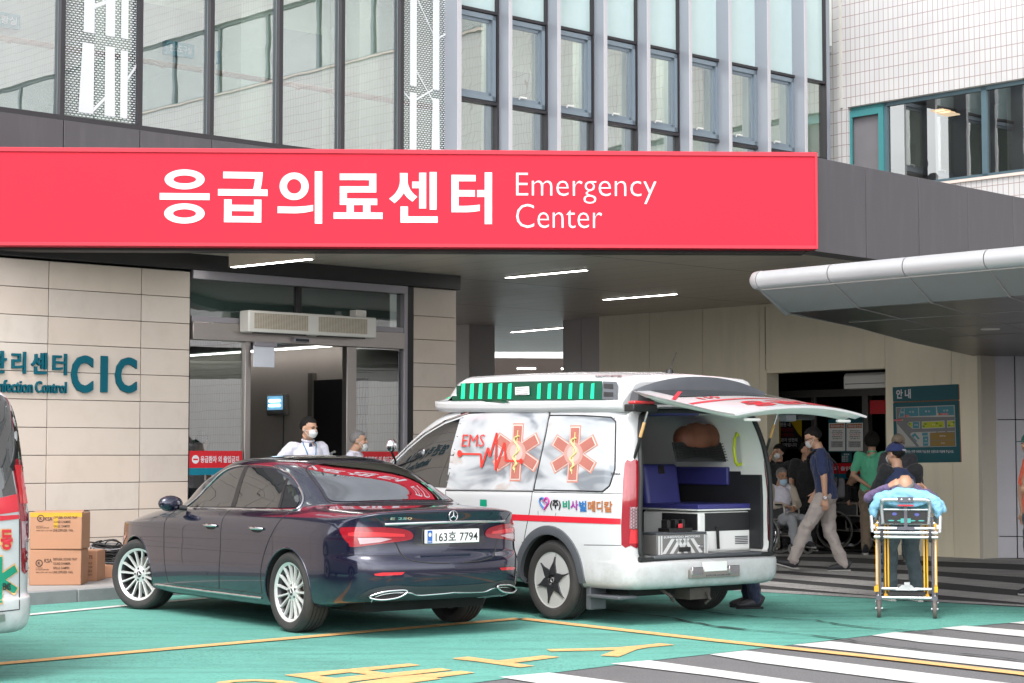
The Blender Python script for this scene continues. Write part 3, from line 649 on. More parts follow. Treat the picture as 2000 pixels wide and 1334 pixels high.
# ---- CIC lettering on the cream wall
CL = thing('wall_lettering', 'teal raised letters reading CIC and Infection Control on the cream wall', 'lettering', W0, WY)
def wtext(mb, s, x0, y0, x1, y1, bold=0., ext=.5):
    a = WL(x0, y1, -.05); b = WL(x1, y0, -.05); zb0 = WL(x0, y1, -.05)[1]; zt0 = WL(x0, y0, -.05)[1]
    text(mb, s, lambda u, v, w: (lerp(a[0], b[0], u), -.046 - w * .02 / .5, lerp(zb0, zt0, v)), 0, bold, ext)
mb = MB(); wtext(mb, 'C', 139, 693, 182, 767, .03); wtext(mb, 'I', 197, 695, 210, 766, .02); wtext(mb, 'C', 225, 697, 267, 767, .03); mb.build('acronym_letter', M_teal, CL)
mb = MB()
for s, x0, y0, x1, y1 in (('관', -27, 684, 13, 728), ('리', 23, 686, 50.5, 729), ('센', 61, 688, 92, 730), ('터', 103, 690, 130.5, 732), ('염', -68, 682, -35, 726)): wtext(mb, s, x0, y0, x1, y1, .018)
mb.build('korean_letter', M_teal, CL)
mb = MB(); wtext(mb, 'Infection', -8, 741, 64, 766, .012); wtext(mb, 'Control', 69, 744, 130, 767, .012); mb.build('english_letter', M_teal, CL)

# ---- white tiled building
tc0 = WL(1627, 885)[0]
C0 = W0 + u1 * 13.45
TB = thing('tiled_building', 'white tiled building with teal framed ribbon windows at upper right', 'building', C0 + u1 * .25, R(-47.5))
def TP(px, py, off=0.):
    n_ = n2; P = C0 + u1 * .25 + n_ * off; p = onp(px, py, P, n_); return ((p - (C0 + u1 * .25)).dot(u2), p.z)
bands = [(5.72, 7.14), (9.95, 11.6)]
mb = MB(); zs = [3.95] + [z for bnd in bands for z in bnd] + [16]
for i in range(0, len(zs), 2): mb.box(0, 34, 0, .3, zs[i], zs[i + 1])
mb.box(6, 34, 0, .3, 0, 3.95); mb.box(-.08, .04, -.01, .3, 5.72, 16)
mb.box(0, .12, 0, .3, 5.72, 7.14)
mb.build('wall', M_tile, TB, fix=False)
mb = MB(); mb.box(-.35, -.075, .02, .3, 3.95, 16); mb.build('return_wall', M_tile, TB, fix=False)
mb = MB(); mb.box(-.02, .03, -.03, .02, 7.14, 16); mb.build('corner_strip', M_conc, TB)
tm_ = [TP(1652, 300)[0], TP(1722, 300)[0], TP(1916, 300)[0]]; tm_ += [tm_[2] + 1.95 * k for k in range(1, 16)]
for bi, (z0, z1) in enumerate(bands):
    for k, (a, b) in enumerate(zip(tm_, tm_[1:])):
        if b > 33: break
        f = MB(); d = .06 if not (bi == 0 and k == 0) else .05
        f.box(a, a + d, .08, .16, z0, z1); f.box(b - d * .6, b, .08, .16, z0, z1); f.box(a, b, .08, .16, z0, z0 + .06); f.box(a, b, .08, .16, z1 - .07, z1)
        if bi == 0 and k == 0:
            f.box(a + .0, a + .09, .05, .08, z0, z1 - .07); f.box(b - .1, b, .05, .08, z0, z1 - .07); f.box(a + .09, b - .1, .05, .08, z1 - .17, z1 - .07)
        wo_ = f.build('window', mat('slate_frame', (.06, .1, .12), .4) if not (bi == 0 and k == 0) else M_tframe, TB)
        g = MB(); g.quad((a, .12, z0), (b, .12, z0), (b, .12, z1), (a, .12, z1)); g.build('pane', M_screen if (bi == 0 and k == 0) else M_winglass, wo_, fix=False)
mb = MB()
for z0, z1 in bands: mb.box(.1, 34, -.035, .12, z0 - .045, z0, 0); mb.box(.12, 34, .04, .3, z1 - .004, z1 + .03, 1)
mb.build('window_ledge', [mat('pale_ledge', (.5, .42, .38), .6), M_conc], TB, fix=False)
mb = MB()
for z0, z1 in bands: mb.quad((0, 3, z0 - .5), (34, 3, z0 - .5), (34, 3, z1 + .6), (0, 3, z1 + .6), 0); mb.quad((0, .3, z0 - .02), (34, .3, z0 - .02), (34, 3, z0 - .02), (0, 3, z0 - .02), 1); mb.quad((0, .3, z1 + .3), (34, .3, z1 + .3), (34, 3, z1 + .3), (0, 3, z1 + .3), 1)
for k in range(16): mb.box(1.0 + k * 1.9, 1.35 + k * 1.9, .32, .45, 5.73, 7.3, 2)
mb.build('interior_room', [M_dark, mat('dim_floor', (.1, .095, .09), .6), mat('pale_blind', (.32, .32, .31), .7)], TB, fix=False)
mb = MB()
for k in range(3):
    t, z = TP(1835 + 9 * k, 216 + 3.5 * k, 1.6); mb.box(t - .12, t + .12, 1.5, 1.75, z - .01, z + .01)
mb.build('interior_light', mat('warm_lamp', (1, .75, .5), .5, emit=1.2), TB)

# ---- beige wing with the automatic door
B0 = Vector((6.66, 27.0, 0)); BG = thing('beige_wing', 'beige metal clad entrance wing with an open dark doorway', 'building', B0, R(-47.5))
def BL(px, py, off=0.): p = onp(px, py, B0 + n2 * off, n2); return ((p - B0).dot(u2), p.z)
def BT(px, off=0.): return BL(px, 885, off)[0]
ztb = 3.86; dl, dr = BT(1497), BT(1732); zd = BL(1600, 725)[1]
lft = BT(1172); mb = MB(); bx = [lft, BT(1271), BT(1375), BT(1486), dl]
for a, b in zip(bx, bx[1:]): mb.box(a + .004, b - .004, -.02, .2, .0, ztb)
mb.box(dl + .02, dr - .004, -.02, .2, zd + .02, ztb)
for a, b in ((dr + .004, BT(1862)), (BT(1862) + .004, 0)): mb.box(a, b - .003, -.02, .2, .0, ztb)
mb.box(lft, 0, 0.001, .05, zd + .3, ztb - .01, 1)
mb.build('wall', [M_beige, M_gap], BG, bevel=.004)
mb = MB(); mb.box(-.01, .05, -.025, .9, .0, ztb); mb.build('end_wall', mat('beige_edge', (.5, .46, .38), .6), BG)
mb = MB(); mb.box(dl - .005, dl + .05, -.04, .25, 0, zd + .05); mb.box(dl + .05, dr, -.035, .25, zd, zd + .03); mb.box(dl, dr, -.06, .0, ztb - .05, ztb - .01); mb.build('door_frame', M_beige, BG)
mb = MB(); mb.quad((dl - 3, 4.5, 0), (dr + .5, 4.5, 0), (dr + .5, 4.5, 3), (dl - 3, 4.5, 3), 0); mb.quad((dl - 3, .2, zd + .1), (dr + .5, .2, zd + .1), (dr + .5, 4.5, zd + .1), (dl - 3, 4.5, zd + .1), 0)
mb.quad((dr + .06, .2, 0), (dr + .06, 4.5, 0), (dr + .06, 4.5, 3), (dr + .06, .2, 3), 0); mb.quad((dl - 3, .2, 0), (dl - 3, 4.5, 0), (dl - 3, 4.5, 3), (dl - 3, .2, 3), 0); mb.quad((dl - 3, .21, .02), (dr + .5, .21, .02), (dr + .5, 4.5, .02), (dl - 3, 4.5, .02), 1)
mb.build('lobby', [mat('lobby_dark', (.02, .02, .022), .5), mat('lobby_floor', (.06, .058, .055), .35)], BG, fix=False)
# glass screen inside the doorway: posts and panes
SY = 1.5
scr = [BT(p, SY) for p in (1440, 1497, 1590, 1690, 1735)]
mb = MB(); zh = BL(1650, 772, SY)[1]
for t in scr: mb.box(t - .035, t + .035, SY - .03, SY + .05, .02, zh)
mb.box(BT(1692, SY), BT(1700, SY), SY - .05, SY + .06, .02, zh); mb.box(scr[0], scr[-1], SY - .04, SY + .05, zh - .02, zh + .1)
mb.build('inner_door_frame', mat('dim_steel', (.2, .19, .18), .4, metal=.6), BG)
g = MB(); g.quad((scr[0], SY, .05), (scr[3], SY, .05), (scr[3], SY, zh), (scr[0], SY, zh)); g.build('inner_pane', glass('lobby_glass', (.25, .26, .26), .06), BG, fix=False)
# ---- grey wall at the right edge, pillar and passage
g0 = atD(1913, 885, 27.2); g0.z = 0
GW = thing('grey_wall', 'smooth grey panelled wall under the silver canopy at the right edge', 'wall', g0, R(-2))
mb = MB(); gx = [0, .52, 1.6, 2.7, 3.8]; gz = [.0, .31, 1.98, 3.4]
for a, b in zip(gx, gx[1:]):
    for z0, z1 in zip(gz, gz[1:]): mb.box(a + .008, b - .008, 0, .1, z0 + .006, z1 - .006, 0)
mb.box(0.0, 3.8, .03, .3, 0, 3.4, 1); mb.build('cladding', [M_gwall, M_gap], GW, bevel=.003)
pc = atD(917, 885, 34.6); pc.z = 0
PL = thing('passage_pillar', 'square grey clad pillar in the passage behind the ambulance roof', 'pillar', pc, WY)
mb = MB(); mb.box(0, .62, 0, .5, 0, 3.86, 0); mb.build('shaft', M_pill, PL, bevel=.006); mb = MB(); mb.box(-.015, -.002, .0, .5, 0, 3.85); mb.build('lit_face', M_pilll, PL)  # left face coloured paler for the light it catches
w0 = atD(1100, 885, 33.6); w0.z = 0; w1 = B0 + u2 * lft
RW = thing('passage_wall', 'grey panelled wall between the pillar opening and the beige wing', 'wall', w0, math.atan2((w1 - w0).y, (w1 - w0).x))
lw_ = (w1 - w0).length; mb = MB(); mb.box(0, lw_ * .5 - .006, 0, .3, 0, 3.86, 0); mb.box(lw_ * .5 + .006, lw_ - .01, 0, .3, 0, 3.86, 0); mb.box(0, lw_ - .02, .02, .28, 0, 3.86, 1); mb.build('cladding', [M_pill, M_gap], RW)
FB = thing('far_block', 'pale banded building glimpsed through the passage beside the pillar', 'building')
X = Matrix.Translation((-6, 50, 0)) @ Matrix.Rotation(R(8), 4, 'Z'); mb = MB()
for z0, z1, m_ in ((0, 2.9, 2), (2.9, 3.25, 1), (3.25, 3.55, 0), (3.55, 4.05, 1), (4.05, 4.8, 0), (4.8, 9, 0)): mb.box(0, 14, 0, .5, z0, z1, m_, X)
mb.build('banded_wall', [M_plainw, mat('brown_soffit', (.07, .055, .048), .35, metal=.3), mat('pale_blue_glass', (.35, .45, .46), .1)], FB)
for k in range(4): mb = MB(); mb.box(6.2 + k * 1.2, 6.7 + k * 1.2, -.02, -.005, 3.75, 3.79, 0, X); mb.build('downlight', M_lamps, FB)

# ---- silver rounded canopy at right
SC = thing('silver_canopy', 'low silver canopy with rounded nose and dark soffit at the right edge', 'canopy')
zc_ = 2.89
E0 = G(1541, 611, zc_); E1 = G(2000, 577.5, zc_); E1 = E0 + (E1 - E0) * 2.2
sdv = Vector((.44, .9, 0)).normalized()
edge = [G(1538, 612, zc_), G(1669, 638, zc_), G(1780, 668, zc_), G(1903, 695, zc_), G(1960, 705, zc_)]
O0 = E0 - sdv * .84; O1 = E1 - sdv * .84; zo = 3.06
mb = MB(); poly_ = [E0, E1, E1 + sdv * 12] + edge[::-1][:-1]
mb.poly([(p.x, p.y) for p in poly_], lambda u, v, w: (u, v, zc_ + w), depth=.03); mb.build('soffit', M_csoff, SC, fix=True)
mb = MB(); n = 6; jn = [0, .155, .31, .50, .70, .87, 1.0]
jn = [0] + [(G(px_, 640 if 0 else 0 + y_, zc_) - E0).dot((E1 - E0).normalized()) / (E1 - E0).length for px_, y_ in ((1676, 601), (1817, 590.5), (1965, 578.8))]; st = jn[3] - jn[2]
jn += [jn[3] + st * k for k in range(1, 5)]; jn = [j for j in jn if j < 1] + [1]
for a, b in zip(jn, jn[1:]):
    p = [O0.lerp(O1, a), O0.lerp(O1, b), E0.lerp(E1, b), E0.lerp(E1, a)]
    mb.quad((p[0].x, p[0].y, zo), (p[1].x, p[1].y, zo), (p[2].x, p[2].y, zc_ + .002), (p[3].x, p[3].y, zc_ + .002))
mb.build('slope_panel', M_slope, SC, fix=False)
mb = MB(); ed = (O1 - O0).normalized()
for a, b in zip(jn, jn[1:]):
    A = O0.lerp(O1, a) + ed * .006; B = O0.lerp(O1, b) - ed * .006
    mb.cyl((A.x, A.y, zo + .085), (B.x, B.y, zo + .085), .088, 24)
A = O0; B = O0 - ed * .11; mb.tube([(A.x, A.y, zo + .085), (A.x - ed.x * .07, A.y - ed.y * .07, zo + .085), (A.x - ed.x * .11, A.y - ed.y * .11, zo + .085)], [.092, .085, .05], 24)
mb.build('nose', M_silver, SC, smooth=40)
mb = MB()
for j in jn[1:-1]:
    A = O0.lerp(O1, j); B = E0.lerp(E1, j); mb.tube([(A.x, A.y, zo - .002), (B.x, B.y, zc_ - .004)], .008, 6)
    C = B + sdv * 6; mb.tube([(B.x, B.y, zc_ - .003), (C.x, C.y, zc_ - .003)], .006, 4)
for k in (1.6, 3.2, 4.8): A = E0 + sdv * k + ed * (.12 * k); B = E1 + sdv * k; mb.tube([(A.x, A.y, zc_ - .003), (B.x, B.y, zc_ - .003)], .006, 4)
mb.tube([(O0.x, O0.y, zo), (O1.x, O1.y, zo)], .012, 6)
mb.build('panel_joint', M_jnt, SC)
mb = MB(); mb.tube([(O0.x - ed.x * .03, O0.y - ed.y * .03, zo + .03), (E0.x - ed.x * .03, E0.y - ed.y * .03, zc_)] , .03, 8); mb.tube([(p.x, p.y, zc_ + .03) for p in edge], .035, 8); mb.build('side_trim', M_slope, SC, smooth=40)
mb = MB(); mb.poly([(p.x, p.y) for p in [O0, O1, E1 + sdv * 12] + edge[::-1][:-1]], lambda u, v, w: (u, v, zo + .12)); mb.build('roof', M_slope, SC, fix=False)
mb = MB(); c = G(1934, 642, zc_); mb.cyl((c.x, c.y, zc_ - .012), (c.x, c.y, zc_ + .005), .105, 24); dlt = mb.build('downlight', mat('downlight', (.75, .72, .7), .4), None, smooth=40); tag(dlt, 'round unlit downlight set in the dark silver canopy soffit', 'light')
# ================================================================== VEHICLE HELPERS
def bsp(P, n, lo=None, hi=None):
    """uniform cubic B-spline through control list P (phantom ends lo/hi), n samples per span"""
    lo = lo if lo is not None else P[0] * 2 - P[1]; hi = hi if hi is not None else P[-1] * 2 - P[-2]
    Q = [lo] + list(P) + [hi]; out = []
    for i in range(len(P) - 1):
        a, b, c, d = Q[i:i + 4]
        for k in range(n + (1 if i == len(P) - 2 else 0)):
            t = k / n; t2 = t * t; t3 = t2 * t
            out.append((a * (1 - 3 * t + 3 * t2 - t3) + b * (4 - 6 * t2 + 3 * t3) + c * (1 + 3 * t + 3 * t2 - 3 * t3) + d * t3) / 6)
    return out
def shell(net, nu, nv):
    """net[ring][col] half-body control points (left side, y>=0; col 0 and last on y=0, last ring the centre line) -> closed mirrored mesh"""
    rows = []
    for r in net:
        r = [Vector(p) for p in r]; m = lambda p: Vector((p.x, -p.y, p.z))
        rows.append(bsp(r, nu, m(r[1]), m(r[-2])))
    cols = list(zip(*rows)); surf = []
    for c in cols:
        c = list(c); hi = Vector((c[-2].x, -c[-2].y, c[-2].z)); surf.append(bsp(c, nv, None, hi))
    mb = MB(); nC = len(surf); nR = len(surf[0])
    for sgn in (1, -1):
        vs = [(p.x, 0 if abs(p.y) < 1e-4 else p.y * sgn, p.z) for c in surf for p in c]
        mb.add(vs, [(i * nR + j, (i + 1) * nR + j, (i + 1) * nR + j + 1, i * nR + j + 1) for i in range(nC - 1) for j in range(nR - 1)])
    bot = [c[0] for c in surf]; vs = [(p.x, p.y, p.z) for p in bot] + [(p.x, -p.y, p.z) for p in bot]; n = nC
    mb.add(vs, [(i, i + 1, n + i + 1, n + i) for i in range(n - 1)])
    return mb
def boolean(o, cutters, transfer=True):
    for c in cutters:
        md = o.modifiers.new('cut', 'BOOLEAN'); md.operation = 'DIFFERENCE'; md.object = c; md.solver = 'EXACT'
        if transfer: md.material_mode = 'TRANSFER'
    me = bpy.data.meshes.new_from_object(o.evaluated_get(bpy.context.evaluated_depsgraph_get()))
    o.modifiers.clear(); old = o.data; o.data = me; me.name = old.name; bpy.data.meshes.remove(old)
    for c in cutters: bpy.data.objects.remove(c)
    return o
def bvh_of(o):
    bm = bmesh.new(); bm.from_mesh(o.data); b = BVHTree.FromBMesh(bm); bm.free(); return b
def gridpoly(loop, step):
    """fill a 2D outline with a mesh cut along a grid, so that it can be laid on a curved body"""
    bm = bmesh.new(); vs = [bm.verts.new((p[0], p[1], 0)) for p in loop]
    tri = tessellate_polygon([[Vector((p[0], p[1], 0)) for p in loop]])
    for t in tri:
        try: bm.faces.new([vs[k] for k in t])
        except ValueError: pass
    xs = [p[0] for p in loop]; ys = [p[1] for p in loop]
    for ax, lo, hi in ((0, min(xs), max(xs)), (1, min(ys), max(ys))):
        n = max(1, int((hi - lo) / step))
        for k in range(1, n):
            c = Vector((0, 0, 0)); c[ax] = lo + (hi - lo) * k / n; nn = Vector((0, 0, 0)); nn[ax] = 1
            bmesh.ops.bisect_plane(bm, geom=bm.verts[:] + bm.edges[:] + bm.faces[:], plane_co=c, plane_no=nn)
    bm.verts.index_update()
    r = [(v.co.x, v.co.y) for v in bm.verts], [tuple(v.index for v in f.verts) for f in bm.faces]; bm.free(); return r
class Body:
    """lays outlines on a body shell. modes: 'L' side view (x,z) seen from the left, 'R' from the right, 'B' (y,z) from behind, 'T' (x,y) from above, 'P' picture columns through the camera"""
    def __init__(s, o, M): s.bvh = bvh_of(o); s.M = M; s.Mi = M.inverted(); s.R3 = s.Mi.to_3x3()
    def hit(s, a, b, mode):
        if mode == 'L': o_, d = Vector((a, 3, b)), Vector((0, -1, 0))
        elif mode == 'R': o_, d = Vector((a, -3, b)), Vector((0, 1, 0))
        elif mode == 'B': o_, d = Vector((-6, a, b)), Vector((1, 0, 0))
        elif mode == 'F': o_, d = Vector((9, a, b)), Vector((-1, 0, 0))
        elif mode == 'T': o_, d = Vector((a, b, 6)), Vector((0, 0, -1))
        else: o_, d = s.Mi @ CAM, (s.R3 @ ray(a, b)).normalized()
        h = s.bvh.ray_cast(o_, d)
        if h[0] is None:
            h = s.bvh.find_nearest(o_ + d * (-o_).dot(d)) if mode != 'P' else s.bvh.find_nearest(o_ + d * ((s.M.translation - CAM).length - .5))
        n = h[1]
        if n.dot(d) > 0: n = -n
        return h[0], n
    def patch(s, mb, loop, mode, off=.003, step=.05, m=0, thick=0.):
        pts, fs = gridpoly(loop, step); hs = [s.hit(*p, mode) for p in pts]
        return mb.add([h + n * off for h, n in hs], fs, m)
    def line(s, mb, pts, mode, r=.003, off=0., m=0, step=.04, closed=False, seg=6):
        if closed: pts = list(pts) + [pts[0]]
        out = []
        for a, b in zip(pts, pts[1:]):
            k = max(1, int(math.dist(a, b) / step)); out += [(lerp(a[0], b[0], t / k), lerp(a[1], b[1], t / k)) for t in range(k)]
        if not closed: out.append(pts[-1])
        P = [(lambda h: h[0] + h[1] * off)(s.hit(*p, mode)) for p in out]
        return mb.tube(P, r, seg, m, closed=closed)
def smoothloop(pts, n=6, closed=True):
    P = [Vector((p[0], p[1], 0)) for p in pts]; out = []; k = len(P)
    for i in range(k if closed else k - 1):
        p0, p1, p2, p3 = (P[(i + j) % k] if closed else P[min(max(i + j, 0), k - 1)] for j in (-1, 0, 1, 2))
        for t in range(n):
            t /= n; q = .5 * (2 * p1 + (p2 - p0) * t + (2 * p0 - 5 * p1 + 4 * p2 - p3) * t * t + (3 * p1 - p0 - 3 * p2 + p3) * t ** 3); out.append((q.x, q.y))
    if not closed: out.append((P[-1].x, P[-1].y))
    return out
M_tyre = mat('tyre', (.028, .026, .026), .75, var=.25, scale=15, bump=.15, bscale=80, dirt=.4, dcol=(.07, .065, .06), dscale=4)
M_rim = mat('alloy', (.66, .66, .65), .32, metal=.45, var=.04); M_rimd = mat('dark_alloy', (.05, .05, .055), .35, metal=.5); M_well = mat('wheel_well', (.008, .008, .008), .9)
M_disc = mat('brake_disc', (.25, .22, .2), .4, metal=.8, var=.15)
M_chrome = mat('chrome', (.62, .62, .64), .1, metal=1, var=.02); M_plast = mat('black_plastic', (.018, .018, .02), .5, var=.15)
M_tint = mat('tinted_glass', (.012, .013, .014), .015, var=.02, ior=1.75, spec=.8); M_tail = mat('tail_lens', (.24, .007, .015), .06, var=.1, coat=1, scale=14)
M_tailb = mat('tail_lens_bright', (.52, .025, .032), .08, coat=1, var=.1); M_tailw = mat('tail_lens_clear', (.42, .27, .30), .06, coat=1, var=.15, scale=20)
M_plate = mat('number_plate', (.75, .76, .74), .4, var=.02); M_ink = mat('plate_ink', (.012, .012, .014), .5); M_blue = mat('plate_blue', (.02, .1, .35), .4)
def tyre_mesh(rad, wd, rimr):
    mb = MB(); h = wd / 2; X = Matrix.Rotation(R(-90), 4, 'X')
    prof = [(rimr - .012, -h * .7), (rimr, -h * .82), (rimr + (rad - rimr) * .45, -h), (rad - .022, -h * .93), (rad - .006, -h * .78), (rad, -h * .66)]
    for k in (-.44, -.15, .15, .44): prof += [(rad, h * (k - .045)), (rad - .008, h * (k - .04)), (rad - .008, h * (k + .04)), (rad, h * (k + .045))]
    prof += [(rad, h * .66), (rad - .006, h * .78), (rad - .022, h * .93), (rad - .03, h * .945), (rad - .034, h * .985), (rimr + (rad - rimr) * .45, h), (rimr + .012, h * .9), (rimr, h * .82), (rimr - .012, h * .7)]
    mb.lathe(prof, X, 56); return mb
def rim_multispoke(rimr, wd, ns=15):
    mb = MB(); h = wd / 2; X = Matrix.Rotation(R(-90), 4, 'X')      # outer face towards +y
    mb.lathe([(rimr - .004, -h * .7), (rimr - .03, -h * .6), (rimr - .035, h * .5), (rimr - .018, h * .72), (rimr - .002, h * .84), (rimr + .006, h * .86), (rimr + .006, h * .8), (rimr - .012, h * .68)], X, 56, [1, 1, 1, 0, 0, 0, 0])
    for k in range(ns):
        a = 2 * math.pi * k / ns; c, s_ = math.cos(a), math.sin(a)
        P = lambda r, t, y: (r * c - t * s_, y, r * s_ + t * c)
        rs = []
        for r, w_, y in ((.055, .011, h * .62), (.12, .010, h * .66), (rimr - .05, .0115, h * .70), (rimr - .012, .017, h * .78)):
            rs.append([P(r, -w_, y - .02), P(r, -w_ * .6, y), P(r, w_ * .6, y), P(r, w_, y - .02), P(r, 0, y - .04)])
        mb.loft(rs, 0)
    mb.lathe([(0, h * .70), (.034, h * .70), (.04, h * .66), (.075, h * .62), (.082, h * .5), (.082, h * .2), (0, h * .2)], X, 32, [0, 0, 0, 0, 0, 0])
    for k in range(5):
        a = 2 * math.pi * (k + .3) / 5; mb.cyl((.056 * math.cos(a), h * .58, .056 * math.sin(a)), (.056 * math.cos(a), h * .66, .056 * math.sin(a)), .011, 10, 1)
    mb.lathe([(0, h * .71), (.03, h * .71), (.032, h * .69)], X, 24, 1)
    for k in range(3):
        a = R(90 + 120 * k); mb.tube([(0, h * .715, 0), (.027 * math.cos(a), h * .715, .027 * math.sin(a))], [.005, .0015], 4, 0)
    return mb
def rim_fivestar(rimr, wd, ns=6):
    """dark star shaped spokes on a bright machined dish"""
    mb = MB(); h = wd / 2; X = Matrix.Rotation(R(-90), 4, 'X')
    mb.lathe([(rimr - .004, -h * .7), (rimr - .03, -h * .6), (rimr - .04, h * .35), (rimr - .02, h * .7), (rimr - .002, h * .84), (rimr + .006, h * .86), (rimr + .006, h * .8), (rimr - .012, h * .68)], X, 56, [1, 1, 1, 0, 0, 0, 0])
    for k in range(ns):      # bright wedges between dark blades
        a0 = 2 * math.pi * (k + .5) / ns; pts = [(.06, 0), (rimr - .07, -.095), (rimr - .02, -.12), (rimr - .008, -.06), (rimr - .006, 0), (rimr - .008, .06), (rimr - .02, .12), (rimr - .07, .095)]
        q = [(r * math.cos(a0) - t * math.sin(a0), r * math.sin(a0) + t * math.cos(a0)) for r, t in pts]
        mb.poly(q, lambda u, v, w: (u, h * .66 + w, v), 0, depth=.02)
        a0 = 2 * math.pi * k / ns; pts = [(.05, -.045), (.095, -.04), (rimr - .09, -.012), (rimr - .03, 0), (rimr - .09, .012), (.095, .04), (.05, .045)]
        q = [(r * math.cos(a0) - t * math.sin(a0), r * math.sin(a0) + t * math.cos(a0)) for r, t in pts]
        mb.poly(q, lambda u, v, w: (u, h * .70 + w, v), 1, depth=.03)
        pts = [(.15, -.012), (.19, -.008), (.19, .008), (.15, .012)]; q = [(r * math.cos(a0) - t * math.sin(a0), r * math.sin(a0) + t * math.cos(a0)) for r, t in pts]
        mb.poly(q, lambda u, v, w: (u, h * .735 + w, v), 2, depth=.004)
        mb.cyl((.058 * math.cos(a0 + .5), h * .7, .058 * math.sin(a0 + .5)), (.058 * math.cos(a0 + .5), h * .82, .058 * math.sin(a0 + .5)), .012, 8, 3)
    mb.lathe([(0, h * .84), (.028, h * .84), (.036, h * .78), (.08, h * .76), (.09, h * .6), (.09, 0), (0, 0)], X, 32, 1)
    mb.lathe([(.018, h * .845), (.02, h * .86), (.022, h * .845)], X, 20, 0)
    return mb
def make_wheel(parent, rad, wd, rimr, style, loc, yaw=0., right=False):
    mb = MB(); X = Matrix.Rotation(R(-90), 4, 'X'); mb.lathe([(0, -wd * .2), (rimr * .68, -wd * .2), (rimr * .68, -wd * .1), (.1, -wd * .1), (.1, wd * .2), (0, wd * .2)], X, 32)
    wl_ = mb.build('wheel', M_disc, parent, smooth=40)
    wl_.location = loc; wl_.rotation_euler = (0, R(random.uniform(0, 60)), (math.pi if right else 0) + yaw); wl_.rotation_mode = 'ZYX' if False else 'XYZ'
    t = tyre_mesh(rad, wd, rimr).build('tyre', M_tyre, wl_, smooth=35)
    r = (rim_multispoke(rimr, wd) if style == 0 else rim_fivestar(rimr, wd)).build('rim', [M_rim, M_rimd, M_gap, M_chrome], wl_, smooth=35)
    return wl_
def cylcut(c, r, y0, y1, m, parent):
    mb = MB(); mb.cyl((c[0], y0, c[1]), (c[0], y1, c[1]), r, 64); return mb.build('cutter', m, parent)

# ================================================================== THE SEDAN
M_paint = mat('navy_paint', (.009, .010, .031), .2, metal=.5, var=.03, coat=1, spec=.5)
SDN_YAW = R(126.7); SDN_LOC = Vector((-1.141, 16.494, 0))
SD = thing('sedan', 'glossy dark navy sedan parked at an angle before the entrance', 'car', SDN_LOC, SDN_YAW)
SDM = Matrix.Translation(SDN_LOC) @ Matrix.Rotation(SDN_YAW, 4, 'Z')
XB = [-1.0, -.99, -.93, -.82, -.62, -.38, 0, .55, 1.3, 2.1, 2.94, 3.3, 3.52, 3.62, 3.65]
YS = [0, .40, .68, .83, .90, .92, .928, .928, .928, .926, .92, .86, .70, .40, 0]
def rg(dx, dz, ys=1., yo=0., front=0., zs=None, side=None):
    """ring at height dz: rear pushed to x = dx at the middle, y inset yo"""
    out = []
    for k in range(15):
        x = XB[k]
        if k <= 4: x = x + (dx + 1.0) * (1 - k / 5.5)
        if k >= 11: x = x + front * (k - 10) / 4
        y = max(0, (YS[k] - (yo if k not in (0, 14) else 0)) * ys); z = dz if zs is None else zs[k]
        out.append((x, y, z))
    return out
z8 = [1.045, 1.04, 1.025, .99, .965, .965, .965, .955, .945, .935, .89, .83, .76, .73, .72]
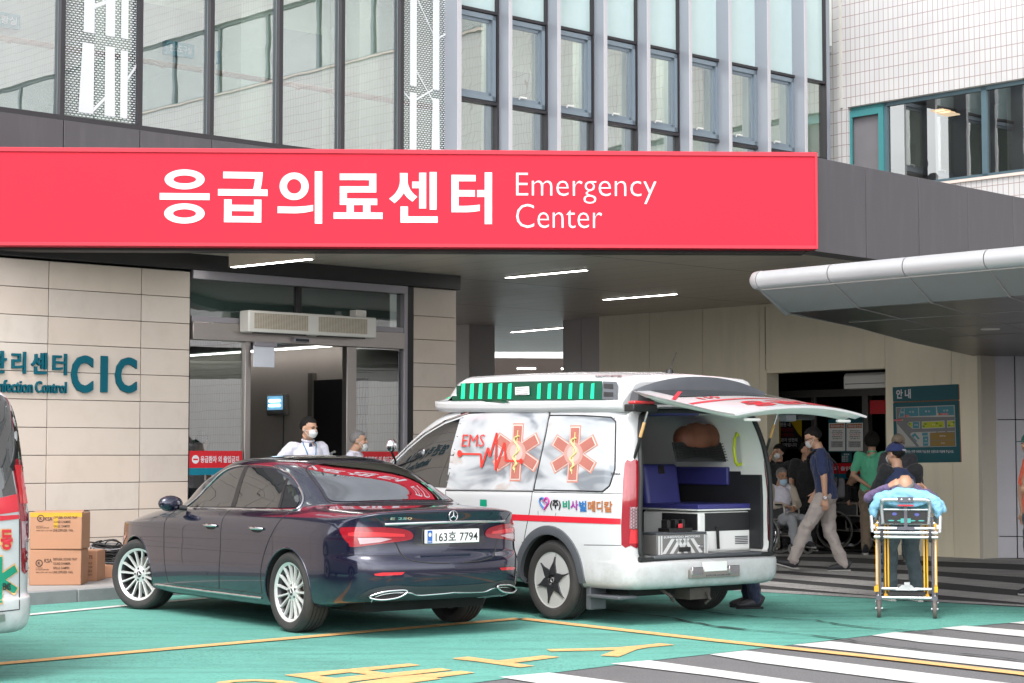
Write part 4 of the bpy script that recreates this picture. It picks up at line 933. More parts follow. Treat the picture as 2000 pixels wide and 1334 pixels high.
net = [rg(-.98, .22, yo=.10, zs=[.30, .30, .30, .29, .27, .22, .2, .19, .19, .19, .2, .2, .2, .2, .2]),
       rg(-1.06, .25, yo=.03, zs=[.31, .31, .31, .30, .28, .25, .22, .21, .21, .21, .22, .22, .22, .22, .22]),
       rg(-1.14, .37, yo=-.002, front=.1), rg(-1.165, .50, yo=-.008, front=.15), rg(-1.165, .60, yo=-.006, front=.17),
       rg(-1.13, .655, yo=-.004, front=.17), rg(-1.085, .675, yo=-.003, front=.17), rg(-1.075, .77, yo=-.004, front=.15), rg(-1.075, .86, yo=.002, front=.13),
       rg(-1.085, .93, yo=.018, front=.1, zs=[.95, .95, .945, .93, .92, .92, .92, .915, .905, .895, .84, .77, .70, .67, .66]),
       rg(-1.12, .93, yo=.03, front=.08, zs=[1.025, 1.02, 1.005, .975, .955, .95, .948, .94, .93, .92, .87, .81, .74, .71, .70]),
       [(-1.105, 0, 1.05), (-1.09, .38, 1.045), (-1.03, .63, 1.03), (-.93, .76, 1.0), (-.72, .835, .975), (-.4, .872, .973), (0, .885, .972), (.6, .88, .962), (1.35, .876, .952), (2.1, .866, .942), (2.94, .84, .90), (3.3, .78, .845), (3.58, .62, .78), (3.68, .35, .75), (3.7, 0, .74)],
       [(-.75, 0, 1.064), (-.75, .36, 1.06), (-.71, .57, 1.05), (-.63, .69, 1.035), (-.48, .775, 1.02), (-.2, .825, 1.008), (.12, .838, 1.0), (.67, .845, .99), (1.35, .845, .98), (2.05, .835, .97), (2.7, .77, .96), (3.0, .68, .945), (3.2, .5, .925), (3.28, .27, .92), (3.3, 0, .92)],
       [(-.38, 0, 1.07), (-.37, .35, 1.068), (-.33, .58, 1.062), (-.24, .68, 1.055), (-.1, .755, 1.045), (.08, .79, 1.033), (.3, .80, 1.02), (.75, .805, 1.01), (1.35, .805, 1.0), (2.0, .79, .985), (2.4, .735, .985), (2.52, .63, .995), (2.6, .48, 1.01), (2.66, .25, 1.02), (2.68, 0, 1.02)],
       [(-.31, 0, 1.092), (-.30, .35, 1.09), (-.26, .58, 1.08), (-.17, .672, 1.075), (-.02, .742, 1.065), (.15, .777, 1.055), (.36, .788, 1.04), (.79, .793, 1.03), (1.35, .793, 1.02), (1.97, .778, 1.01), (2.36, .722, 1.01), (2.47, .622, 1.02), (2.55, .475, 1.03), (2.6, .25, 1.04), (2.62, 0, 1.04)],
       [(-.13, 0, 1.185), (-.12, .345, 1.18), (-.08, .555, 1.165), (0, .64, 1.15), (.13, .71, 1.125), (.28, .745, 1.11), (.48, .758, 1.10), (.83, .762, 1.09), (1.35, .762, 1.08), (1.91, .747, 1.07), (2.25, .69, 1.075), (2.35, .605, 1.09), (2.42, .465, 1.10), (2.47, .25, 1.11), (2.49, 0, 1.115)],
       [(.13, 0, 1.325), (.14, .33, 1.32), (.17, .51, 1.30), (.24, .59, 1.285), (.34, .65, 1.265), (.47, .69, 1.255), (.62, .705, 1.25), (.9, .71, 1.24), (1.35, .71, 1.235), (1.83, .695, 1.225), (2.1, .655, 1.22), (2.17, .58, 1.23), (2.22, .45, 1.24), (2.25, .24, 1.25), (2.26, 0, 1.255)],
       [(.50, 0, 1.43), (.50, .31, 1.42), (.52, .48, 1.405), (.57, .55, 1.395), (.65, .59, 1.39), (.76, .61, 1.395), (.9, .62, 1.398), (1.1, .625, 1.40), (1.35, .625, 1.40), (1.6, .615, 1.392), (1.74, .58, 1.38), (1.80, .52, 1.385), (1.84, .41, 1.40), (1.86, .22, 1.415), (1.87, 0, 1.42)],
       [(.68, 0, 1.462), (.68, .28, 1.455), (.69, .43, 1.445), (.72, .49, 1.44), (.78, .53, 1.44), (.86, .55, 1.443), (.97, .56, 1.446), (1.13, .562, 1.448), (1.35, .562, 1.447), (1.55, .55, 1.44), (1.66, .52, 1.43), (1.71, .46, 1.432), (1.74, .37, 1.442), (1.76, .2, 1.452), (1.77, 0, 1.455)],
       [(.85, 0, 1.475), (.85, .14, 1.474), (.85, .22, 1.473), (.87, .26, 1.472), (.9, .28, 1.472), (.95, .29, 1.473), (1.02, .3, 1.474), (1.15, .3, 1.475), (1.32, .3, 1.475), (1.47, .29, 1.47), (1.55, .27, 1.466), (1.58, .24, 1.466), (1.6, .2, 1.468), (1.61, .1, 1.47), (1.62, 0, 1.47)],
       [(x, 0, 1.48) for x in (.85, .85, .86, .87, .9, .95, 1.02, 1.15, 1.32, 1.46, 1.54, 1.57, 1.59, 1.6, 1.6)]]
sh = shell(net, 8, 6)
body = sh.build('body', [M_paint, M_well], SD, smooth=60)
SB = Body(body, SDM)
boolean(body, [cylcut((0, .335), .365, .62, 1.2, M_well, SD), cylcut((0, .335), .365, -1.2, -.62, M_well, SD), cylcut((2.94, .335), .37, .55, 1.2, M_well, SD), cylcut((2.94, .335), .37, -1.2, -.55, M_well, SD)])
body.data.polygons.foreach_set('use_smooth', [True] * len(body.data.polygons)); body.data.set_sharp_from_angle(angle=R(40))
# wheel arch lips
mb = MB()
for cx in (0, 2.94):
    for sg in ('L', 'R'):
        P = [SB.hit(cx + .372 * math.cos(R(a)), .335 + .372 * math.sin(R(a)), sg) for a in range(-8, 189, 7)]
        mb.tube([h - n * .006 for h, n in P], .010, 6)
mb.build('arch_lip', M_paint, SD, smooth=60)
# side glass: front door, rear door, quarter light; both sides
g_front = smoothloop([(2.08, .995), (1.98, 1.07), (1.80, 1.20), (1.62, 1.315), (1.42, 1.352), (1.25, 1.362), (1.22, 1.2), (1.20, 1.015), (1.6, 1.005)], 5)
GL = [[(2.10, 1.0), (1.96, 1.09), (1.78, 1.215), (1.62, 1.31), (1.45, 1.353), (1.27, 1.368), (1.22, 1.02)],
      [(1.17, 1.02), (1.21, 1.37), (1.0, 1.37), (.78, 1.355), (.60, 1.32), (.48, 1.28), (.385, 1.03)],
      [(.34, 1.03), (.44, 1.265), (.32, 1.215), (.20, 1.15), (.12, 1.09), (.10, 1.04)]]
for mode in 'LR':
    for lp_ in GL:
        mb = MB(); SB.patch(mb, lp_, mode, .004, .05); mb.build('window', M_tint, SD, smooth=60, fix=True)
    mb = MB()
    out = [(2.22, .985), (2.02, 1.075), (1.83, 1.215), (1.66, 1.325), (1.48, 1.372), (1.24, 1.388), (1.0, 1.388), (.77, 1.374), (.58, 1.338), (.42, 1.29), (.28, 1.225), (.15, 1.15), (.07, 1.08), (.055, 1.03), (.1, 1.018)]
    SB.line(mb, smoothloop(out, 4, False), mode, .011, .004, step=.05); SB.line(mb, [(2.24, .985), (1.2, 1.0), (.09, 1.018)], mode, .009, .003, step=.06)
    mb.build('window_trim', M_chrome, SD, smooth=60)
    for lp_ in ([(1.235, 1.02), (1.275, 1.372), (1.205, 1.375), (1.15, 1.02)], [(.385, 1.03), (.475, 1.285), (.445, 1.275), (.345, 1.03)]): mb = MB(); SB.patch(mb, lp_, mode, .006, .06); mb.build('door_pillar', M_black, SD, smooth=60)
    mb = MB()
    SB.line(mb, smoothloop([(1.19, 1.0), (1.17, .85), (1.17, .6), (1.20, .36), (1.22, .30)], 5, False), mode, .0045, -.0005)
    SB.line(mb, smoothloop([(2.27, .98), (2.29, .85), (2.28, .6), (2.24, .36), (2.22, .30)], 5, False), mode, .0045, -.0005)
    SB.line(mb, smoothloop([(.1, 1.01), (.16, .93), (.27, .80), (.37, .66), (.43, .5), (.44, .36), (.44, .3)], 5, False), mode, .0045, -.0005)
    SB.line(mb, [(2.22, .30), (.44, .30)], mode, .003, -.001)
    mb.build('door_seam', M_gap, SD)
    mb = MB(); SB.line(mb, [(2.5, .268), (1.5, .262), (.46, .262)], mode, .011, .004); mb.build('sill_trim', M_chrome, SD, smooth=60)
    for hx in (1.36, .52):
        hd = MB(); sg = 1 if mode == 'L' else -1
        SB.patch(hd, ring(hx, .845, .1, .028, 16), mode, .002, .05, 1)
        P = [SB.hit(hx + d_, .852, mode) for d_ in (-.11, -.08, 0, .08, .11)]; offs = (.004, .028, .034, .028, .004)
        hd.tube([h + n * o_ for (h, n), o_ in zip(P, offs)], [.011, .014, .015, .014, .011], 8, 0); hd.build('door_handle', [M_chrome, M_gap], SD, smooth=60)
# mirrors
for sg in (1, -1):
    mb2 = MB(); X = Matrix.Translation((2.06, sg * .97, 1.035)); mb2.ell((.02, 0, 0), (.07, .12, .075), 20, 0, X); mb2.tube([(2.02, sg * .83, .99), (2.04, sg * .9, 1.0)], .025, 8, 1)
    mr = mb2.build('mirror', [M_paint, M_plast], SD, smooth=60)
    g = MB(); g.poly(ring(sg * .97, 1.035, .113, .07, 24), lambda u, v, w: (2.048, u, v)); g.build('mirror_glass', M_tint, mr, fix=False)
# rear window, windscreen, roof glass
mb = MB(); SB.patch(mb, smoothloop([(-.295, 0), (-.29, .3), (-.255, .5), (-.17, .605), (0, .575), (.25, .53), (.42, .47), (.455, .3), (.46, 0), (.455, -.3), (.42, -.47), (.25, -.53), (0, -.575), (-.17, -.605), (-.255, -.5), (-.29, -.3)], 3), 'T', .004, .05)
mb.build('rear_window', mat('rear_glass', (.34, .35, .37), .012, metal=1, var=.02), SD, smooth=60)
mb = MB(); SB.line(mb, smoothloop([(-.32, 0), (-.315, .3), (-.28, .52), (-.185, .628), (0, .597), (.26, .55), (.44, .485), (.478, .3), (.485, 0), (.478, -.3), (.44, -.485), (.26, -.55), (0, -.597), (-.185, -.628), (-.28, -.52), (-.315, -.3)], 3), 'T', .007, -.001, closed=True); mb.build('window_seal', M_black, SD, smooth=60)
mb = MB(); SB.patch(mb, [(1.95, -.5), (2.5, -.56), (2.6, -.3), (2.62, 0), (2.6, .3), (2.5, .56), (1.95, .5), (1.9, 0)], 'T', .004, .06); mb.build('windscreen', M_tint, SD, smooth=60)
mb = MB(); SB.patch(mb, [(.66, -.42), (1.72, -.42), (1.76, 0), (1.72, .42), (.66, .42), (.63, 0)], 'T', .004, .07); mb.build('roof_glass', mat('roof_glass', (.006, .006, .007), .06, coat=1), SD, smooth=60)
# rear details laid on the left half as the photograph shows them and mirrored to the right half
ZC = ((176, 840), 2.2753)
def both(name, mats, fn, sm=60):
    mb = MB(); fn(mb)
    for sg in (1, -1):
        m2 = MB(); m2.v = [(x, y * sg, z) for x, y, z in mb.v]; m2.f = list(mb.f); m2.m = list(mb.m); m2.build(name, mats, SD, smooth=sm)
def lampf(mb):
    SB.patch(mb, zp(*ZC, smoothloop([(1110, 440), (1140, 432), (1300, 432), (1390, 440), (1428, 455), (1433, 478), (1408, 490), (1300, 504), (1168, 520), (1150, 505), (1125, 478)], 3)), 'P', .006, 6, 0)
    SB.patch(mb, zp(*ZC, [(1148, 458), (1185, 452), (1300, 455), (1395, 462), (1398, 474), (1300, 474), (1200, 474), (1150, 470)]), 'P', .009, 6, 1)
    SB.patch(mb, zp(*ZC, [(1190, 480), (1290, 478), (1340, 484), (1290, 498), (1200, 508), (1196, 495)]), 'P', .009, 6, 2)
both('tail_light', [M_tail, M_tailb, M_tailw], lampf)
mb = MB(); SB.line(mb, [(y, .935 - .03 * (y / .6) ** 2 * .3) for y in [-.60 + .06 * k for k in range(21)]], 'B', .011, .004); mb.build('chrome_bar', M_chrome, SD, smooth=60)
mb = MB(); HS = [SB.hit(*p, 'P') for p in zp(*ZC, smoothloop([(1262, 385), (1290, 408), (1312, 432), (1345, 480), (1362, 510), (1380, 548), (1410, 572), (1450, 584), (1520, 591), (1597, 592)], 4, False))]
for sg in (1, -1): mb.tube([Vector((q.x, q.y * sg, q.z)) - Vector((n.x, n.y * sg, n.z)) * .001 for q, n in HS], .0055, 6)
SB.line(mb, [(-1.02, y) for y in (-.66, 0, .66)], 'T', .003, -.001) if 0 else None
SB.line(mb, [(.86, .69), (.7, .675), (.46, .68)], 'B', .003, -.001); SB.line(mb, [(-.86, .69), (-.7, .675), (-.46, .68)], 'B', .003, -.001)
mb.build('boot_seam', M_gap, SD)
# plate recess, plate and lettering
mb = MB(); SB.patch(mb, [(-.33, .90), (.33, .90), (.36, .76), (.28, .745), (-.28, .745), (-.36, .76)], 'B', .001, .05); mb.build('plate_recess', mat('recess', (.006, .007, .012), .2, coat=1), SD, smooth=60)
h, n_ = SB.hit(0, .82, 'B'); px0 = h.x - .03
pl_ = MB(); pl_.box(px0 - .006, px0 + .03, -.262, .262, .765, .875, 0); pp = pl_.build('number_plate', [M_plate], SD, bevel=.003)
mb = MB(); bmap = lambda y0, y1, z0, z1, d=.0075: (lambda u, v, w=0: (px0 - d, lerp(y0, y1, u), lerp(z0, z1, v)))
mb.poly([(0, 0), (1, 0), (1, 1), (0, 1)], bmap(.258, .208, .768, .872), 1); text(mb, 'KOR', bmap(.25, .216, .775, .788, .0085), 2, .02); mb.poly(ring(.5, .5, .5, .5, 20), bmap(.248, .218, .82, .855, .0085), 2)
text(mb, '163호 7794', bmap(.178, -.245, .781, .860, .0085), 0, .008); mb.build('plate_lettering', [M_ink, M_blue, M_letter], pp, fix=False)
# emblem and model badge
h, n_ = SB.hit(0, .985, 'B'); mb = MB(); ex = h.x - .012
mb.tube([(ex, .042 * math.cos(t), .985 + .042 * math.sin(t)) for t in [2 * math.pi * k / 28 for k in range(28)]], .005, 6, closed=True)
for k in range(3): a = R(90 + 120 * k); mb.tube([(ex, 0, .985), (ex, .04 * math.cos(a), .985 + .04 * math.sin(a))], [.008, .002], 6)
mb.build('emblem', M_chrome, SD, smooth=50)
mb = MB(); vs, fs, _ = textgeo('E 250', .03); mb.add([(lambda hh: hh[0] + hh[1] * .006)(SB.hit(lerp(.56, .38, u), lerp(.962, .984, v), 'B')) for u, v, _w in vs], fs); mb.build('model_badge', M_chrome, SD, fix=False)
# bumper: reflectors, diffuser, tail pipes
both('reflector', M_tailb, lambda mb: SB.patch(mb, zp(*ZC, [(1262, 639), (1300, 633), (1398, 631), (1385, 643), (1290, 648), (1266, 646)]), 'P', .005, 5))
mb = MB(); SB.patch(mb, smoothloop([(-.78, .33), (-.72, .41), (-.55, .44), (-.35, .425), (0, .42), (.35, .425), (.55, .44), (.72, .41), (.78, .33), (.6, .315), (0, .31), (-.6, .315)], 4), 'B', .004, .04); mb.build('diffuser', mat('diffuser', (.03, .032, .036), .4), SD, smooth=60)
TL = [SB.hit(*p, 'P') for p in zp(*ZC, smoothloop([(1247, 768), (1258, 748), (1290, 732), (1350, 722), (1420, 722), (1455, 732), (1520, 729), (1590, 723)], 4, False))]
both('bumper_trim', M_chrome, lambda mb: mb.tube([q + n * .006 for q, n in TL] + [Vector((TL[-1][0].x - .006, 0, TL[-1][0].z))], .007, 8))
def tipf(tp):
    lo = smoothloop([(.735, .362), (.63, .402), (.50, .412), (.455, .405), (.46, .385), (.53, .352), (.66, .338)], 4)
    Q = [Vector((SB.hit(y, .43, 'B')[0].x - .014, y, z - .012)) for y, z in lo]; k = len(Q); c = sum(Q, Vector()) / k
    tp.tube(Q, .008, 8, 0, closed=True); tp.add(Q + [q + Vector((.10, 0, 0)) for q in Q], [(i, (i + 1) % k, k + (i + 1) % k, k + i) for i in range(k)], 1); tp.add([q + Vector((.03, 0, 0)) for q in Q] + [c + Vector((.03, 0, 0))], [(i, (i + 1) % k, k) for i in range(k)], 1)
both('exhaust_tip', [M_chrome, M_gap], tipf)
for (x, y, rt, st_) in ((0, .80, False, 0), (0, -.80, True, 0), (2.94, .80, False, R(23)), (2.94, -.80, True, R(20))):
    make_wheel(SD, .338, .245, .243, 0, (x, y, .338), st_, rt)
mb = MB(); mb.box(-.7, 3.3, -.6, .6, .20, .34); mb.build('underbody', M_well, SD)
mb = MB(); SB.patch(mb, smoothloop([(3.62, .62), (3.45, .68), (3.2, .70), (3.3, .64), (3.5, .58)], 3), 'L', .004, .04); mb.build('headlight', M_tailw, SD, smooth=60)
# ================================================================== AMBULANCES
M_vw = mat('van_white', (.48, .485, .495), .25, var=.02, coat=.4, dirt=.06, dcol=(.4, .38, .35), dscale=2)
def _roaddirt(m, z0, z1, amt, c):
    t = m.node_tree; n = t.nodes; l = t.links.new; b = n['Principled BSDF']; src = b.inputs['Base Color'].links[0].from_socket
    tc = n.new('ShaderNodeTexCoord'); sp = n.new('ShaderNodeSeparateXYZ'); l(tc.outputs['Object'], sp.inputs[0]); r = n.new('ShaderNodeMapRange'); r.inputs[1].default_value = z0; r.inputs[2].default_value = z1; r.inputs[3].default_value = 1; r.inputs[4].default_value = 0; l(sp.outputs['Z'], r.inputs[0])
    no = n.new('ShaderNodeTexNoise'); no.inputs['Scale'].default_value = 7; no.inputs['Detail'].default_value = 8; no.inputs['Roughness'].default_value = .75; l(tc.outputs['Object'], no.inputs['Vector'])
    r2 = n.new('ShaderNodeMapRange'); r2.inputs[1].default_value = .38; r2.inputs[2].default_value = .7; r2.inputs[4].default_value = amt; l(no.outputs['Fac'], r2.inputs[0])
    mu = n.new('ShaderNodeMath'); mu.operation = 'MULTIPLY'; l(r.outputs[0], mu.inputs[0]); l(r2.outputs[0], mu.inputs[1]); mx = n.new('ShaderNodeMixRGB'); l(mu.outputs[0], mx.inputs[0]); l(src, mx.inputs[1]); mx.inputs[2].default_value = _col(c); l(mx.outputs[0], b.inputs['Base Color'])
_roaddirt(M_vw, .3, .75, .55, (.2, .18, .15)); _roaddirt(M_paint, .2, .55, .35, (.12, .11, .10))
M_vin = mat('van_inner_dark', (.018, .018, .02), .55, var=.2); M_vinw = mat('van_inner_white', (.82, .82, .80), .45, var=.03)
M_redd = mat('red_decal', (.55, .015, .03), .35, coat=.4); M_grnd = mat('green_decal', (.0, .22, .13), .4); M_film = None
M_blueseat = mat('blue_vinyl', (.045, .045, .21), .42, var=.12, scale=6, bump=.1, bscale=40)
M_seal = mat('rubber_seal', (.012, .012, .013), .6); M_grey = mat('grey_trim', (.075, .08, .09), .35, var=.1)
def printed(name, seed):
    m = bpy.data.materials.new(name); m.use_nodes = True; n = m.node_tree.nodes; l = m.node_tree.links.new; b = n['Principled BSDF']
    tc = n.new('ShaderNodeTexCoord'); mp = n.new('ShaderNodeMapping'); mp.inputs['Location'].default_value = (seed, seed * 2, 0); mp.inputs['Rotation'].default_value = (0, .6, 0); mp.inputs['Scale'].default_value = (1.0, 1, 2.2)
    l(tc.outputs['Object'], mp.inputs[0]); no = n.new('ShaderNodeTexNoise'); no.inputs['Scale'].default_value = 1.7; no.inputs['Detail'].default_value = 2.5; no.inputs['Distortion'].default_value = .8
    l(mp.outputs[0], no.inputs['Vector']); r = n.new('ShaderNodeValToRGB'); e = r.color_ramp.elements
    e[0].position = .36; e[0].color = (.16, .175, .2, 1); e[1].position = .47; e[1].color = (.37, .39, .41, 1); x = e.new(.62); x.color = (.45, .46, .48, 1); x = e.new(.72); x.color = (.38, .34, .32, 1)
    l(no.outputs['Fac'], r.inputs[0]); l(r.outputs[0], b.inputs['Base Color']); b.inputs['Roughness'].default_value = .12; b.inputs['Coat Weight'].default_value = .5
    return m
M_film1 = printed('printed_film', 2.3); M_film2 = printed('printed_film_rear', 7.1)
XV = [-1.03, -1.025, -1.01, -.94, -.74, -.45, 0, .6, 1.3, 2.0, 2.7, 3.27, 3.9, 4.15, 4.2]
YV = [0, .5, .80, .93, .975, .99, .998, .998, .998, .998, .985, .94, .78, .45, 0]
def vring(z, yk, xr, xf, ztop=0., rnd=1.):
    """ring of the van at height z: side inset factor yk, rear end shifted xr, front pulled back to xf"""
    out = []
    for k in range(15):
        x = XV[k] + (xr if k <= 4 else 0) * (1 if k <= 3 else .5)
        if k >= 7: x = .6 + (x - .6) * (xf - .6) / (4.2 - .6)
        y = YV[k] * yk
        out.append((x, y, z + ztop * (1 - (y / max(.01, yk)) ** 2)))
    return out
def van_net():
    return [vring(.315, .93, .02, 4.05), vring(.335, .97, -.03, 4.1), vring(.385, .995, -.055, 4.18), vring(.46, 1.0, -.062, 4.2), vring(.535, 1.0, -.06, 4.2), vring(.553, 1.0, -.05, 4.2), vring(.562, 1.0, .0, 4.2), vring(.60, 1.0, .0, 4.2), vring(.8, 1.0, .0, 4.16),
            vring(1.06, 1.0, .0, 3.95), vring(1.12, .998, .0, 3.82), vring(1.16, .985, .0, 3.72), vring(1.4, .962, .02, 3.2), vring(1.65, .93, .05, 2.75), vring(1.82, .90, .09, 2.4), vring(1.90, .865, .13, 2.15), vring(1.955, .76, .2, 1.95, .01), vring(1.985, .45, .3, 1.7, .01),
            [(lerp(x, .6, .35), 0, 2.0) for x in [p[0] for p in vring(1.98, .5, .3, 1.7)]]]
def make_van(label, loc, yaw, cut):
    V = thing('ambulance', label, 'ambulance', loc, yaw)
    sh_ = shell(van_net(), 7, 6); o = sh_.build('body', [M_vw, M_well, M_vin, M_vinw], V, smooth=50)
    M_ = Matrix.Translation(loc) @ Matrix.Rotation(yaw, 4, 'Z'); B_ = Body(o, M_)
    cs = [cylcut((cx, .36), .415, sg * .62, sg * 1.3, M_well, V) for cx in (0, 3.273) for sg in (1, -1)]
    if cut:
        c = MB(); prof = smoothloop([(.79, .61), (.81, .75), (.805, 1.1), (.775, 1.5), (.72, 1.75), (.64, 1.85), (.3, 1.875), (-.3, 1.875), (-.64, 1.85), (-.72, 1.75), (-.775, 1.5), (-.805, 1.1), (-.81, .75), (-.79, .61), (-.68, .575), (.68, .575)], 4)
        ins = [(y * .985, z) for y, z in prof]
        c.loft([[(-1.6, y, z) for y, z in prof], [(-.6, y * .99, lerp(1.2, z, .99)) for y, z in prof], [(1.5, y * .97, lerp(1.2, z, .96)) for y, z in prof]], 0)
        cs.append(c.build('cutter', [M_vinw], V))
    boolean(o, cs)
    o.data.polygons.foreach_set('use_smooth', [True] * len(o.data.polygons)); o.data.set_sharp_from_angle(angle=R(38))
    for cx in (0, 3.273):
        for sg in (1, -1): make_wheel(V, .358, .235, .245, 1, (cx, sg * .855, .358), 0, sg < 0)
        for md in 'LR':
            mb = MB(); pr = []
            for a in range(-6, 187, 6):
                r0 = [B_.hit(cx + q * math.cos(R(a)), .36 + q * math.sin(R(a)), md) for q in (.408, .44, .485, .492)]
                pr.append([r0[0][0] - r0[0][1] * .03, r0[0][0] + r0[0][1] * .012, r0[1][0] + r0[1][1] * .018, r0[2][0] + r0[2][1] * .012, r0[3][0] - r0[3][1] * .004])
            mb.loft(pr, 0, cap=False, closed=False); mb.build('wheel_arch', M_grey, V, smooth=50)
    mb = MB(); mb.box(-.75, 3.9, -.7, .7, .24, .45); mb.build('underbody', M_well, V)
    return V, B_
VY = R(128); _h = Vector((math.cos(VY), math.sin(VY), 0)); _l = Vector((-math.sin(VY), math.cos(VY), 0)); VL = Vector((.381, 17.2, 0)) - _l * .93
VN, VB = make_van('white ambulance with its tailgate raised and a green light strip on a raised roof', VL, VY, True)
ZV = ((740, 690), 2.471); ZR = ((1180, 690), 2.471)
def vp(name, mats, loops, z=ZV, off=.004, step=5, parent=None, smooth=60):
    mb = MB()
    for i, lp_ in enumerate(loops):
        m_ = 0
        if isinstance(lp_, tuple): lp_, m_, of = lp_; VB.patch(mb, zp(*z, lp_), 'P', of, step, m_)
        else: VB.patch(mb, zp(*z, lp_), 'P', off, step, m_)
    return mb.build(name, mats, parent or VN, smooth=smooth)
# side glass
for md in 'LR':
    mb = MB(); VB.patch(mb, [(1.445, 1.845), (1.75, 1.785), (2.1, 1.675), (2.4, 1.54), (2.75, 1.34), (2.95, 1.19), (1.575, 1.165), (1.50, 1.5)], md, .004, .06); mb.build('front_window', M_tint, VN, smooth=60)
    mb = MB(); VB.line(mb, [(1.38, 1.885), (1.75, 1.815), (2.12, 1.70), (2.43, 1.565), (2.8, 1.355), (3.0, 1.19)], md, .010, .005, step=.05); mb.build('window_trim', M_chrome, VN, smooth=60)
ws = vp('side_window', [M_film1], [[(398, 300), (500, 293), (660, 286), (815, 282), (818, 290), (800, 400), (742, 660), (325, 655), (350, 470)]])
wr = vp('rear_quarter_window', [M_film2], [smoothloop([(832, 303), (980, 304), (1120, 312), (1141, 332), (1137, 560), (1112, 636), (1078, 663), (950, 660), (756, 656), (795, 450)], 3)])
mb = MB()
def vl(pts, r=.0045, off=.003, z=ZV, sm=None, closed=False, m=0): VB.line(mb, zp(*z, smoothloop(pts, sm, closed) if sm else pts), 'P', r, off, m, step=8, closed=closed)
vl([(398, 292), (660, 279), (818, 275), (826, 290), (808, 390), (748, 662)], .008)
vl([(826, 300), (985, 301), (1122, 309), (1144, 330), (1140, 560), (1114, 640), (1080, 668), (950, 664), (750, 660)], .007)
vl([(325, 661), (748, 666)], .005)
mb.build('window_seal', M_seal, VN, smooth=60)
mb = MB(); vl([(398, 284), (520, 276), (700, 270), (815, 270)], .010, .006); mb.build('window_trim', M_chrome, VN, smooth=60)
mb = MB(); vl([(742, 664), (728, 760), (708, 860), (692, 950), (688, 1000)], .004, 0); vl([(322, 660), (330, 800), (335, 1050)], .004, 0); vl([(690, 912), (735, 912)], .003, 0); vl([(990, 925), (1170, 927)], .003, 0); vl([(855, 770), (848, 800), (835, 812), (790, 812), (770, 800), (768, 760)], .0025, 0)
vl([(750, 670), (1175, 678)], .003, 0)
mb.build('panel_seam', M_gap, VN)
# printed emblem and lettering on the glass
def star(cx, cy, r, w, sk=0.):
    pts = []
    for k in range(6):
        a = R(-90 + 60 * k); d = Vector((math.cos(a), math.sin(a), 0)); q = Vector((-d.y, d.x, 0))
        pts += [d * (w / .577 * .5 * 1.0) - q * (w * .5) if 0 else d * (w * .866) - q * (w * .5), d * r - q * (w * .5), d * r + q * (w * .5)]
    return [(cx + p.x * .84 + sk * p.y, cy + p.y) for p in pts]
M_star = mat('star_print', (.36, .125, .10), .3, var=.2, scale=6); M_starl = mat('star_outline', (.52, .2, .15), .3); M_yelp = mat('yellow_print', (.55, .5, .2), .4); M_redp = mat('red_print', (.55, .03, .02), .35)
def emblem(cx, cy, r, w, par):
    mb = MB()
    VB.patch(mb, zp(*ZV, star(cx, cy, r, w, -.06)), 'P', .006, 6, 1); VB.patch(mb, zp(*ZV, star(cx, cy, r * .95, w * .88, -.06)), 'P', .0085, 6, 2); VB.patch(mb, zp(*ZV, star(cx, cy, r * .91, w * .76, -.06)), 'P', .011, 6, 0)
    VB.patch(mb, zp(*ZV, ring(cx, cy, r * .33, r * .4, 24)), 'P', .0125, 8, 3); VB.patch(mb, zp(*ZV, ring(cx, cy, r * .22, r * .28, 24)), 'P', .0135, 8, 4)
    VB.line(mb, zp(*ZV, [(cx + 9, cy - r * .75), (cx - 8, cy + r * .7)]), 'P', .004, .015, 5, step=6)
    sn_ = [(cx + 14, cy - r * .55), (cx - 4, cy - r * .5), (cx - 8, cy - r * .38), (cx + 10, cy - r * .2), (cx + 14, cy - r * .05), (cx - 6, cy + r * .1), (cx - 14, cy + r * .2), (cx - 2, cy + r * .32), (cx + 2, cy + r * .42), (cx - 12, cy + r * .52), (cx - 8, cy + r * .62)]
    VB.line(mb, zp(*ZV, smoothloop(sn_, 4, False)), 'P', .009, .016, 5, step=6)
    mb.build('emblem_print', [M_star, M_starl, mat('pale_print', (.6, .5, .46), .3), mat('pink_glow', (.44, .24, .21), .3), mat('white_glow', (.5, .34, .31), .3), M_yelp], par, fix=False)
emblem(668, 478, 140, 62, ws); emblem(944, 486, 138, 62, wr)
mb = MB()
def vtext(s, x0, y0, x1, y1, bold=.02, m=0, off=.006, z=ZV, sk=0., dy=0.):
    vs, fs, _ = textgeo(s, bold, 0, 2)
    P = [(lambda h: h[0] + h[1] * off)(VB.hit(*zp(*z, [(lerp(x0, x1, u) + sk * v, lerp(y1, y0, v) + dy * u)])[0], 'P')) for u, v, w in vs]; mb.add(P, fs, m)
vtext('EMS', 404, 393, 512, 452, -.004, off=.017, sk=8)
def pstrip(pts, hw, m=0, off=.016):
    for a, b in zip(pts, pts[1:]):
        d = Vector((b[0] - a[0], b[1] - a[1], 0)).normalized(); q = Vector((-d.y, d.x, 0)) * hw
        VB.patch(mb, zp(*ZV, [(a[0] + q.x, a[1] + q.y), (a[0] - q.x, a[1] - q.y), (b[0] - q.x, b[1] - q.y), (b[0] + q.x, b[1] + q.y)]), 'P', off, 8, m)
pstrip([(396, 486), (498, 488), (500, 552), (533, 456), (541, 500), (575, 385), (568, 565), (612, 432), (618, 520), (692, 522)], 4.5)
VB.patch(mb, zp(*ZV, ring(396, 485, 12, 17, 16)), 'P', .0165, 8); VB.patch(mb, zp(*ZV, ring(693, 522, 9, 13, 16)), 'P', .0165, 8)
mb.build('heartbeat_print', M_redp, ws, fix=False)
mb = MB()
